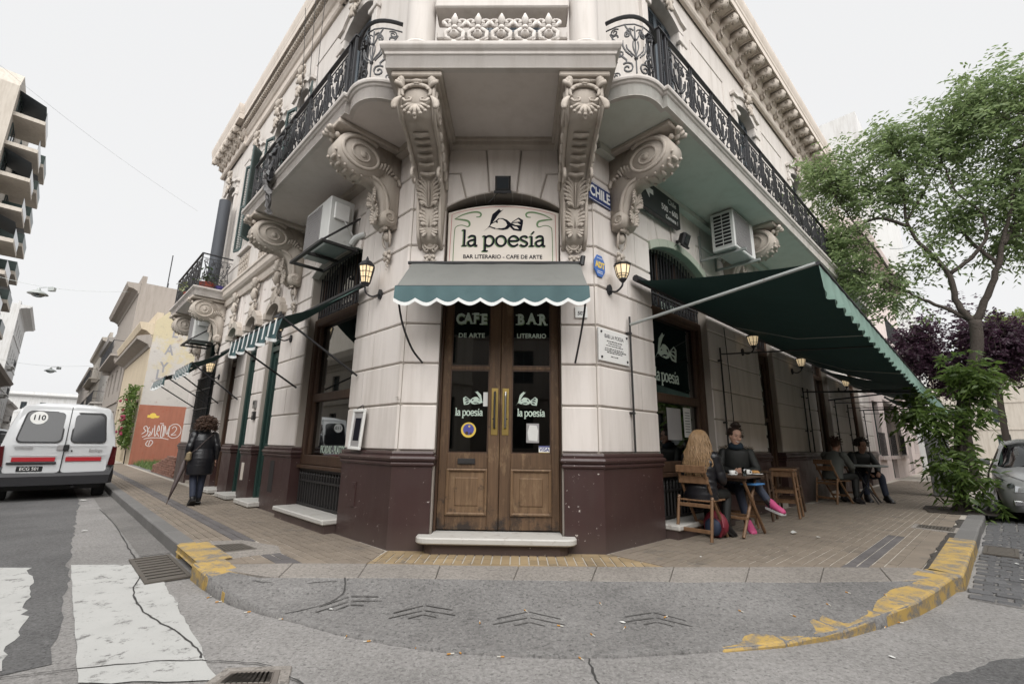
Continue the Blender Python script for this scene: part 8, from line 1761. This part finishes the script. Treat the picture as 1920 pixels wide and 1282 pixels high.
def sleeve(mb, J, s, r0, r1, r2, q=0, cuff=.0):
    a, b, c = J['sh' + s], J['el' + s], J['wr' + s]; P = [a.lerp(b, -.08), a.lerp(b, .3), a.lerp(b, .7), b, b.lerp(c, .35), b.lerp(c, .7), b.lerp(c, .97)]; P = smooth_path(P, 5); n = len(P)
    mb.tube(P, [(r0 + (r1 - r0) * min(1, i / n * 2) if i < n / 2 else r1 + (r2 - r1) * (i / n * 2 - 1)) * (1 + q * abs(sin(i * PI / 5))) for i in range(n)], 12); mb.ball(a, r0 * 1.02, 10, 8)
def leg(mb, J, s, r0, r1, r2, low=1.):
    a, b, c = J['hi' + s], J['kn' + s], J['an' + s]; P = smooth_path([a, a.lerp(b, .5), b, b.lerp(c, .45), b.lerp(c, low)], 5); n = len(P); mb.tube(P, [(r0 + (r1 - r0) * i / (n / 2) if i < n / 2 else r1 + (r2 - r1) * (i / (n / 2) - 1)) for i in range(n)], 12); mb.ball(b, r1 * 1.0, 10, 8)
def shoe(par, J, s, m2, mat, sole, boot=False):
    a, b = J['an' + s], J['to' + s]; d = (b - a); L_ = d.length; ax = Vector((d.x, d.y, d.z)).normalized(); upv = Vector((0, 0, 1)); 
    if abs(ax.z) > .8: upv = Vector((0, -1, .2))
    x = ax.cross(upv).normalized(); up = x.cross(ax).normalized(); mb = MB(); heel = a - up * .055 - ax * .045; R = []; Rs = []
    for u, w, h in ((0, .028, .075), (.12, .034, .095), (.3, .035, .085), (.5, .040, .062), (.72, .044, .05), (.88, .040, .042), (1.0, .022, .026)):
        c = heel + ax * (u * .25); w *= 1.3; h *= 1.45; R.append([tuple(c + x * (w * cos(t)) + up * (h * .5 + h * .5 * sin(t))) for t in np.linspace(0, 2 * PI, 13)[:-1]]); Rs.append([tuple(c + x * ((w + .004) * sx_) + up * z) for sx_, z in ((-1, -.016), (1, -.016), (1, .010), (-1, .010))])
    o = ob('shoe', mb.rings(R), mat, par, m2, True); ob('sole', MB().rings(Rs), sole, o, m2)
    if boot: ob('boot_shaft', MB().tube([a - up * .02, a + (J['kn' + s] - a) * .22], [.045, .05], 12), mat, o, m2)
    return o, x, up, ax, heel
def quilted(par, m2, pts, a, b, side, mat, seams=9, name='coat', open_=False, m_=6):
    P, (A_, B_) = dense(pts, (a, b), m_); n = len(P); mb = MB(); loft(mb, P, A_, B_, side, 22, True, lambda i: 1 + (.06 * abs(sin(PI * seams * i / (n - 1))) if seams else .015 * noise.noise((i * .8, 0, 2)))); return ob(name, mb, mat, par, m2, True)
def curls(mb, n, fc, length, r, wave=.02, grav=.6):
    for i in range(n):
        p, d = fc(i); P = []; ph = random.uniform(0, 6)
        for k in range(8):
            u = k / 7; d2 = (d + Vector((0, 0, -grav * u * 1.6))).normalized(); P.append(p + Vector((wave * sin(ph + u * 9) * u, wave * cos(ph + u * 9) * u, 0))); p = p + d2 * (length * random.uniform(.8, 1.2) / 7)
        mb.tube(P, [r * (1 - .55 * k / 7) for k in range(8)], 4, True)
# 1 -- walking woman, seen from behind
mW = T(*Lw(5.75, .80, Z0)) @ VF_
J = dict(pel=(0, 0, .90), wai=(0, 0, 1.04), che=(0, .01, 1.24), nek=(0, .02, 1.38), hd0=(0, .03, 1.46), hd1=(0, .04, 1.56), shL=(-.165, .01, 1.31), elL=(-.235, -.04, 1.06), wrL=(-.225, .06, .86), paL=(-.22, .09, .80), shR=(.165, .01, 1.31), elR=(.235, -.05, 1.07), wrR=(.245, .02, .85), paR=(.245, .04, .79), hiL=(-.085, 0, .86), knL=(-.075, .03, .48), anL=(-.07, -.14, .12), toL=(-.075, -.02, .03), hiR=(.085, 0, .86), knR=(.07, .06, .47), anR=(.055, .02, .085), toR=(.06, .17, .03))
t, m2, Jv, HM, h_ = person('woman in a long black quilted coat walking away with a furled umbrella', mW, J, .99, dict(hair=M['hair_br'], head=(0, .035, 1.535), palmL=(0, 1, 0), palmR=(0, 1, 0)))
lg = MB(); leg(lg, Jv, 'L', .09, .066, .05, .92); leg(lg, Jv, 'R', .09, .066, .05, .92); ob('jeans', lg, M['denim'], t, m2, True)
for s in 'LR': shoe(t, Jv, s, m2, M['boot'], M['boot'], True)
c_ = quilted(t, m2, [(0, .01, 1.40), (0, .01, 1.33), (0, .0, 1.20), (0, 0, 1.05), (0, -.01, .88), (0, -.01, .72), (0, -.01, .56)], [.06, .145, .185, .19, .21, .22, .21], [.06, .105, .135, .135, .155, .16, .15], (1, 0, 0), M['puffer'], 14)
sl_ = MB(); sleeve(sl_, Jv, 'L', .078, .062, .045, .06); sleeve(sl_, Jv, 'R', .078, .062, .045, .06); ob('sleeves', sl_, M['puffer'], t, m2, True); ob('collar', MB().lathe([(.085, 0), (.10, .03), (.095, .07), (.07, .08)], (0, .01, 1.36), 16), M['puffer'], t, m2, True)
ob('bag_strap', MB().tube(smooth_path([(.15, -.08, 1.36), (.02, -.14, 1.24), (-.12, -.15, 1.06), (-.20, -.10, .98)], 4), .009, 5), M['umb'], t, m2); ob('shoulder_bag', MB().bbox(-.27, -.19, -.14, .10, .82, 1.0, .03), gen('tan_bag', (.22, .17, .10), .6), t, m2)
hb = MB(); hb.ball((0, -.02, .01), (.095, .105, .115), 12, 9, .1)
def fc(i):
    a = random.uniform(0, 2 * PI); v = random.uniform(-.5, 1); r = math.sqrt(max(0, 1 - v * v)); d = Vector((r * cos(a), r * sin(a) - .3, v)); return Vector((d.x * .09, d.y * .09 - .01, d.z * .10 + .01)), (d + rv(.25)).normalized()
curls(hb, 300, fc, .15, .011, .028, 1.3); ob('hair', hb, M['hair_br'], h_, HM, True)
um = thing('umbrella', 'furled brown umbrella hanging from the hand of the walking woman', 'umbrella', mW @ T(-.3, 0, .5)); mW = mW @ Matrix.Diagonal((.95, .95, .95, 1)); ob('canopy', MB().tube([(-.25, .10, .93), (-.29, .05, .72), (-.40, -.05, .36), (-.46, -.10, .14)], [.018, .052, .035, .012], 10), M['umb'], um, mW, True); ob('handle', MB().tube([(-.235, .11, 1.02), (-.245, .10, .93)], .014, 6), M['wood_frame'], um, mW); ob('tip', MB().tube([(-.46, -.10, .14), (-.485, -.12, .05)], .008, 5), M['wood_frame'], um, mW)
# ---- folding chair, table, stools  (local: x right of the sitter, y forward)
def fchair(label, m, k=1.1):
    t = thing('folding_chair', label, 'chair', m); m2 = m @ Matrix.Diagonal((k, k, k, 1)); w = .21
    for sx in (-1, 1):
        ob('leg', MB().tube([(sx * w, -.28, .012), (sx * w, -.19, .47)], .019, 6).tube([(sx * w, -.19, .47), (sx * w, -.17, .5)], .019, 6), M['chairwood'], t, m2); ob('leg', MB().tube([(sx * (w - .045), .27, .01), (sx * (w - .045), -.05, .45), (sx * (w - .045), -.27, .84)], .019, 6), M['chairwood'], t, m2)
    for i in range(5): ob('seat_slat', MB().bbox(-.2, .2, -.19 + .085 * i, -.115 + .085 * i, .445, .465, .005), M['chairwood'], t, m2)
    for z, y in ((.83, -.265), (.70, -.20)): ob('back_slat', MB().bbox(-.19, .19, y - .012, y + .012, z - .045, z + .045, .006), M['chairwood'], t, m2)
    for z, y, ww in ((.12, -.265, .21), (.40, -.2, .21), (.16, .17, .165)): ob('stretcher', MB().bbox(-ww, ww, y - .014, y + .014, z - .022, z + .022, .005), M['chairwood'], t, m2)
    return t
FX = lambda s, o, f: T(*Rw(s, o, Z0)) @ Matrix(((f.y, f.x, 0, 0), (-f.x, f.y, 0, 0), (0, 0, 1, 0), (0, 0, 0, 1)))
fR = dR; mB = FX(1.80, .34, fR)
fchair('wooden folding chair carrying the blonde woman, back to the camera', mB)
tb = thing('cafe_table', 'small square folding table with crossed wooden legs between the two women', 'table', T(*Rw(2.50, .50, Z0))); mT = FX(2.50, .46, fR) @ Matrix.Diagonal((1.1, 1.1, 1.1, 1))
for i in range(6): ob('table_slat', MB().bbox(-.33 + .11 * i + .003, -.22 + .11 * i - .003, -.33, .33, .715, .74, .004), M['tablewood'], tb, mT)
ob('apron', MB().box(-.31, .31, -.28, -.26, .68, .714).box(-.31, .31, .26, .28, .68, .714), M['tablewood'], tb, mT)
for sx in (-1, 1):
    for k in (-1, 1): ob('leg', MB().tube([(sx * .25 - .02 * k, -.31 * k, .01), (sx * .25 - .02 * k, .26 * k, .69)], .020, 6), M['chairwood'], tb, mT)
for y in (-.15, .15): ob('stretcher', MB().bbox(-.25, .25, y - .015, y + .015, .20, .235, .004), M['chairwood'], tb, mT)
tz = Z0 + .74 * 1.1
def on_table(x, y): return mT @ Vector((x, y, .742))
def cup(label, x, y, h, r, name='coffee_cup'):
    p = on_table(x, y); t = thing(name, label, 'cup', T(*p)); ob('bowl', MB().lathe([(r * .5, 0), (r * .8, h * .3), (r, h), (r * .9, h), (r * .7, h * .35), (.005, h * .2)], (0, 0, 0), 16), M['china'], t, T(*p), True); ob('handle', MB().tube([(r * .9, 0, h * .8), (r * 1.5, 0, h * .7), (r * 1.45, 0, h * .35), (r * .8, 0, h * .25)], .006, 6), M['china'], t, T(*p) @ RZ(-.8)); ob('saucer', MB().lathe([(r * .6, 0), (r * 1.5, .012), (r * 1.5, .018), (r * .6, .006)], (0, 0, 0), 18), M['china'], t, T(*p)); return t
cup('white coffee cup on the small table nearest the smiling woman', .17, .16, .075, .045); cup('second white cup on the small table nearer the blonde woman', .12, -.20, .07, .045)
for x, y, lb in ((.20, -.02, 'clear water glass on the small table between the cups'), (.24, -.12, 'second water glass on the small table by the window side')):
    p = on_table(x, y); t_ = tag(ob('water_glass', MB().lathe([(.028, 0), (.034, .11), (.031, .11), (.026, .01)], (0, 0, 0), 14), M['glass'], None, T(*p), True), lb, 'glass')
p = on_table(.26, .22); t_ = thing('pastry_plate', 'white plate with croissants by the hands of the smiling woman', 'plate', T(*p)); ob('plate', MB().lathe([(.05, 0), (.10, .014), (.10, .02), (.05, .008)], (0, 0, 0), 20), M['china'], t_, T(*p)); 
for k in range(3): ob('croissant', MB().tube([(-.045, .02 * k - .02, .03), (-.02, .03 * k - .01, .045), (.02, .03 * k - .02, .045), (.045, .02 * k - .03, .03)], [.008, .02, .02, .008], 7), M['pastry'], t_, T(*p))
p = on_table(.05, -.02); tag(ob('blue_folder', MB().bbox(-.16, .16, -.11, .11, -.14, -.115, .008), M['folder'], None, T(*p) @ RZ(.7) @ T(.22, -.18, 0)), 'bright blue rolled folder held below the table edge', 'folder')
t_ = thing('backpack', 'red and navy backpack lying under the folding chair', 'backpack', FX(1.9, .30, fR)); m_ = FX(2.0, .42, fR); bb = MB(); bb.ball((0, .0, .17), (.17, .12, .18), 12, 8, .05); ob('bag', bb, M['red'], t_, m_, True); bb = MB(); bb.ball((.0, -.10, .14), (.12, .06, .12), 10, 7, .05); ob('pocket', bb, M['bag_dk'], t_, m_, True); ob('strap', MB().tube([(.1, -.05, .3), (.16, -.14, .16), (.1, -.12, .03)], .015, 5), M['red'], t_, m_)
# 2 -- blonde woman on the chair
J = dict(pel=(0, -.02, .54), wai=(0, .0, .68), che=(0, .03, .90), nek=(0, .05, 1.04), hd0=(0, .065, 1.11), hd1=(0, .08, 1.2), shL=(-.17, .04, .97), elL=(-.22, .08, .72), wrL=(-.12, .28, .66), paL=(-.08, .34, .665), shR=(.17, .04, .97), elR=(.23, .08, .72), wrR=(.16, .28, .66), paR=(.13, .34, .665), hiL=(-.09, .02, .52), knL=(-.11, .42, .50), anL=(-.12, .40, .10), toL=(-.12, .54, .04), hiR=(.09, .02, .52), knR=(.13, .42, .49), anR=(.14, .32, .11), toR=(.17, .44, .04))
t, m2, Jv, HM, h_ = person('blonde long haired woman in black quilted jacket on folding chair, seen from behind', mB, J, 1.1, dict(hair=M['hair_bl'], look=(.15, 1, -.05), head=(0, .07, 1.185)))
lg = MB(); leg(lg, Jv, 'L', .088, .066, .045, .94); leg(lg, Jv, 'R', .088, .066, .045, .94); ob('trousers', lg, M['jacket'], t, m2, True)
for s in 'LR': shoe(t, Jv, s, m2, M['boot'], M['boot'])
quilted(t, m2, [(0, .045, 1.05), (0, .035, .98), (0, .02, .86), (0, 0, .70), (0, -.02, .56), (0, -.01, .46)], [.07, .18, .20, .19, .20, .20], [.06, .11, .135, .135, .15, .16], (1, 0, 0), M['puffer'], 10, 'jacket')
sl_ = MB(); sleeve(sl_, Jv, 'L', .076, .062, .045, .07); sleeve(sl_, Jv, 'R', .076, .062, .045, .07); ob('sleeves', sl_, M['puffer'], t, m2, True)
hb = MB(); hb.ball((0, -.02, .03), (.09, .10, .105), 12, 9, .05)
def fc(i):
    pass
for i in range(420):
    a = random.uniform(PI * .88, PI * 2.12); x, y = cos(a), sin(a); k = random.uniform(.8, 1.15); en = random.uniform(-.56, -.36); ph = random.uniform(0, 6); P = []
    for u, rx, ry, z in ((0, .02, .02, .128), (.12, .065, .06, .105), (.25, .10, .105, .03), (.42, .122, .122, -.07), (.6, .155, .145, -.17), (.8, .165, .16, -.30), (1, .14, .16, en)): P.append((x * rx * k + .032 * sin(ph + u * 15) * u, y * ry * k - .015 - .02 * u + .014 * cos(ph + u * 12) * u, z))
    hb.tube(smooth_path(P, 3), [random.choice((.005, .007, .009)) * (1 - .5 * j / 18) for j in range(19)], 4)
ob('hair', hb, M['hair_bl'], h_, HM, True)
# 3 -- smiling woman facing her, legs crossed towards the street
fS = Vector((-dR.x * .92 + oR.x * .40, -dR.y * .92 + oR.y * .40)).normalized(); mS = FX(3.24, .30, fS)
stl = thing('wooden_stool', 'low wooden stool under the smiling woman', 'stool', mS); ms2 = mS @ Matrix.Diagonal((1.1, 1.1, 1.1, 1)); ob('seat', MB().bbox(-.18, .18, -.18, .18, .44, .475, .01), M['tablewood'], stl, ms2)
for sx in (-1, 1):
    for sy in (-1, 1): ob('leg', MB().tube([(sx * .19, sy * .19, .01), (sx * .15, sy * .15, .44)], .018, 6), M['chairwood'], stl, ms2)
ob('stretcher', MB().box(-.17, .17, .155, .175, .16, .19).box(-.17, .17, -.175, -.155, .16, .19), M['chairwood'], stl, ms2)
J = dict(pel=(0, 0, .57), wai=(0, .02, .72), che=(0, .05, .96), nek=(0, .08, 1.10), hd0=(0.0, .10, 1.17), hd1=(.0, .12, 1.27), shL=(-.175, .05, 1.03), elL=(-.24, .12, .79), wrL=(-.08, .30, .74), paL=(-.04, .345, .76), shR=(.175, .05, 1.03), elR=(.24, .12, .79), wrR=(.06, .31, .74), paR=(.025, .35, .765), hiL=(-.09, .03, .55), knL=(-.16, .40, .66), anL=(-.34, .44, .36), toL=(-.43, .52, .33), hiR=(.09, .03, .55), knR=(.03, .42, .53), anR=(-.05, .42, .09), toR=(-.09, .56, .04))
t, m2, Jv, HM, h_ = person('smiling woman in dark parka and pink running shoes, legs crossed, at the table', mS, J, 1.1, dict(hair=M['hair_dk'], smile=1, look=(-.42, 1, -.12), tilt=(-.2, 0, 1), head=(-.005, .115, 1.255), palmL=(0, .3, 1), palmR=(0, .3, -1)))
lg = MB(); leg(lg, Jv, 'L', .088, .064, .042, .93); leg(lg, Jv, 'R', .088, .064, .042, .93); ob('leggings', lg, M['leggings'], t, m2, True)
sk = MB()
for s in 'LR': sk.tube([Jv['an' + s].lerp(Jv['kn' + s], .2), Jv['an' + s].lerp(Jv['kn' + s], -.05)], .05, 10); sk.ball(Jv['an' + s], .05, 10, 8)
ob('socks', sk, M['boot'], t, m2)
for s in 'LR':
    o, x, up, ax, heel = shoe(t, Jv, s, m2, M['pink'], M['sole']); st_ = MB()
    for k in range(3):
        for sx in (-1, 1): c = heel + ax * (.09 + .035 * k); st_.tube([c + x * (sx * .041) + up * .012, c + ax * .02 + x * (sx * .036) + up * .05], .006, 4)
    ob('stripes', st_, M['black'], o, m2); la = MB()
    for k in range(4): c = heel + ax * (.085 + .026 * k) + up * (.085 - .013 * k); la.tube([c - x * .02, c + up * .006, c + x * .02], .004, 4)
    ob('laces', la, M['sole'], o, m2)
quilted(t, m2, [(0, .075, 1.11), (0, .06, 1.05), (0, .04, .92), (0, .02, .76), (0, .0, .60), (0, .0, .52)], [.06, .165, .185, .18, .2, .21], [.06, .115, .145, .145, .16, .165], (1, 0, 0), M['jacket'], 0, 'parka')
sl_ = MB(); sleeve(sl_, Jv, 'L', .058, .060, .046, .04); sleeve(sl_, Jv, 'R', .058, .060, .046, .04); ob('sleeves', sl_, M['jacket'], t, m2, True)
ob('scarf', MB().lathe([(.06, 0), (.10, .02), (.105, .06), (.085, .10), (.06, .11)], (0, .09, 1.06), 16), M['scarf'], t, m2, True).name; hd_ = MB()
for i in range(150): a = random.uniform(-.6, PI + .6); p = Vector((.19 * cos(a), .0 - .10 * sin(a) + .0, 1.07 + .03 * sin(a))); hd_.tube([p, p + Vector((cos(a), -sin(a), .6)) * .03 + rv(.012)], .005, 4)
hd_.tube([(.19 * cos(a), -.10 * sin(a), 1.06) for a in np.linspace(-.5, PI + .5, 14)], .03, 6); ob('fur_hood', hd_, M['fur'], t, m2)
hb = MB(); hb.ball((0, -.025, .04), (.094, .098, .105), 12, 9, .06); hb.ball((0, -.04, .17), (.06, .06, .05), 8, 6, .15)
def fc(i):
    if i % 2: a = random.uniform(0, 6.28); d = Vector((cos(a), sin(a), random.uniform(.1, .9))).normalized(); return Vector((0, -.04, .14)) + d * .035, d
    a = random.uniform(PI * .95, PI * 2.05); v = random.uniform(-.2, 1); r = math.sqrt(max(0, 1 - v * v)); d = Vector((r * cos(a), r * sin(a), v)); return Vector((d.x * .082, d.y * .09 - .02, d.z * .095 + .03)), (d + rv(.3)).normalized()
curls(hb, 260, fc, .038, .009, .014, .5); ob('hair', hb, M['hair_dk'], h_, HM, True)
# bar stools, dark back table
def stool(label, s, o, h, w, mat):
    m = FX(s, o, fR) @ RZ(.15); t = thing('bar_stool', label, 'stool', m); ob('seat', MB().bbox(-w * .95, w * .95, -w * .95, w * .95, h - .045, h, .012), mat, t, m); ob('apron', MB().box(-w * .78, w * .78, -w * .8, -w * .74, h - .14, h - .046).box(-w * .78, w * .78, w * .74, w * .8, h - .14, h - .046).box(-w * .8, -w * .74, -w * .74, w * .74, h - .14, h - .046).box(w * .74, w * .8, -w * .74, w * .74, h - .14, h - .046), mat, t, m)
    for sx in (-1, 1):
        for sy in (-1, 1): ob('leg', MB().tube([(sx * w, sy * w, .005), (sx * w * .78, sy * w * .78, h - .05)], .024, 6), mat, t, m)
    for z in (.25, .42): ob('stretcher', MB().box(-w * .9, w * .9, -w * .92, -w * .84, z, z + .035).box(-w * .9, w * .9, w * .84, w * .92, z, z + .035).box(-w * .92, -w * .84, -w * .84, w * .84, z + .05, z + .085).box(w * .84, w * .92, -w * .84, w * .84, z + .05, z + .085), mat, t, m)
stool('wooden bar stool standing behind the smiling woman, nearer the street', 4.95, .45, .84, .21, M['chairwood']); stool('dark wooden bar stool standing close to the wall behind the smiling woman', 4.25, .25, .82, .2, M['tablewood']); stool('wooden bar stool next to the dark corner before the narrow door', 5.7, .3, .84, .2, M['tablewood'])
t = thing('round_table', 'round iron legged table of the shaded couple under the far end of the awning', 'table', T(*Rw(9.0, .95, Z0))); m = T(*Rw(9.0, .95, Z0)); ob('top', MB().lathe([(.02, .81), (.46, .81), (.48, .83), (.46, .845), (.02, .845)], (0, 0, 0), 24), M['galv'], t, m)
for a in (0, PI / 2): ob('leg', MB().tube([(-.3 * cos(a), -.3 * sin(a), .0), (.05 * cos(a), .05 * sin(a), .45), (.2 * cos(a), .2 * sin(a), .80)], .014, 5).tube([(.3 * cos(a), .3 * sin(a), .0), (-.05 * cos(a), -.05 * sin(a), .45), (-.2 * cos(a), -.2 * sin(a), .80)], .014, 5), M['iron'], t, m)
def shaded(label, m, hair, jac, legm, n, sk):
    J = dict(pel=(0, 0, .54), wai=(0, .05, .68), che=(0, .13, .88), nek=(0, .19, 1.02), hd0=(0, .22, 1.09), hd1=(0, .25, 1.19), shL=(-.19, .13, .96), elL=(-.24, .26, .74), wrL=(-.12, .44, .60), paL=(-.08, .50, .57), shR=(.19, .13, .96), elR=(.24, .26, .74), wrR=(.12, .44, .60), paR=(.08, .50, .57), hiL=(-.09, .03, .52), knL=(-.16, .44, .53), anL=(-.17, .52, .1), toL=(-.18, .66, .04), hiR=(.09, .03, .52), knR=(.16, .44, .53), anR=(.16, .42, .1), toR=(.18, .56, .04))
    t, m2, Jv, HM, h_ = person(label, m, J, 1.1, dict(hair=hair, look=(0, 1, -.3), head=(0, .235, 1.175), skin=sk)); lg = MB(); leg(lg, Jv, 'L', .092, .07, .052, .94); leg(lg, Jv, 'R', .092, .07, .052, .94); ob('trousers', lg, legm, t, m2, True)
    for s in 'LR': shoe(t, Jv, s, m2, M['boot'], M['boot'])
    quilted(t, m2, [(0, .185, 1.03), (0, .15, .97), (0, .10, .84), (0, .04, .70), (0, .0, .56), (0, .0, .5)], [.07, .19, .205, .195, .2, .2], [.06, .11, .14, .14, .15, .15], (1, 0, 0), jac, 0, 'jacket'); sl_ = MB(); sleeve(sl_, Jv, 'L', .078, .064, .045); sleeve(sl_, Jv, 'R', .078, .064, .045); ob('sleeves', sl_, jac, t, m2, True)
    hb = MB(); hb.ball((0, -.022, .03), (.088, .095, .105), 12, 9, .08)
    def fc(i): a = random.uniform(PI * .9, PI * 2.1); v = random.uniform(-.2, 1); r = math.sqrt(max(0, 1 - v * v)); d = Vector((r * cos(a), r * sin(a), v)); return Vector((d.x * .082, d.y * .09 - .02, d.z * .1 + .03)), (d + rv(.3)).normalized()
    curls(hb, n, fc, .07, .011, .02, .3); ob('hair', hb, hair, h_, HM, True)
M['greyjac'] = gen('grey_jacket', (.075, .08, .072), .8, .2, 8)
m1_ = FX(8.15, .50, Vector((dR.x * .9 + oR.x * .35, dR.y * .9 + oR.y * .35)).normalized()); fchair('folding chair of the grey jacketed person in the shade', m1_); shaded('shaded person in a grey jacket leaning at the round table', m1_, M['hair_br'], M['greyjac'], M['jacket'], 60, M['skin2'])
m1_ = FX(9.75, .72, Vector((-dR.x * .75 + oR.x * .66, -dR.y * .75 + oR.y * .66)).normalized()); fchair('folding chair of the curly haired person in the shade', m1_); shaded('shaded curly haired person in black bending forward beside the round table', m1_, M['hair_dk'], M['jacket'], M['denim'], 160, M['skin2'])
tag(ob('napkin', MB().add([(-.05, -.03, 0), (.0, -.05, .02), (.05, .0, .005), (.01, .05, .03), (-.04, .03, .01)], [(0, 1, 2, 3, 4)]), M['paper'], None, T(*Rw(3.15, 1.05, .15))), 'crumpled white napkin on the tiles near the pink shoes', 'litter')
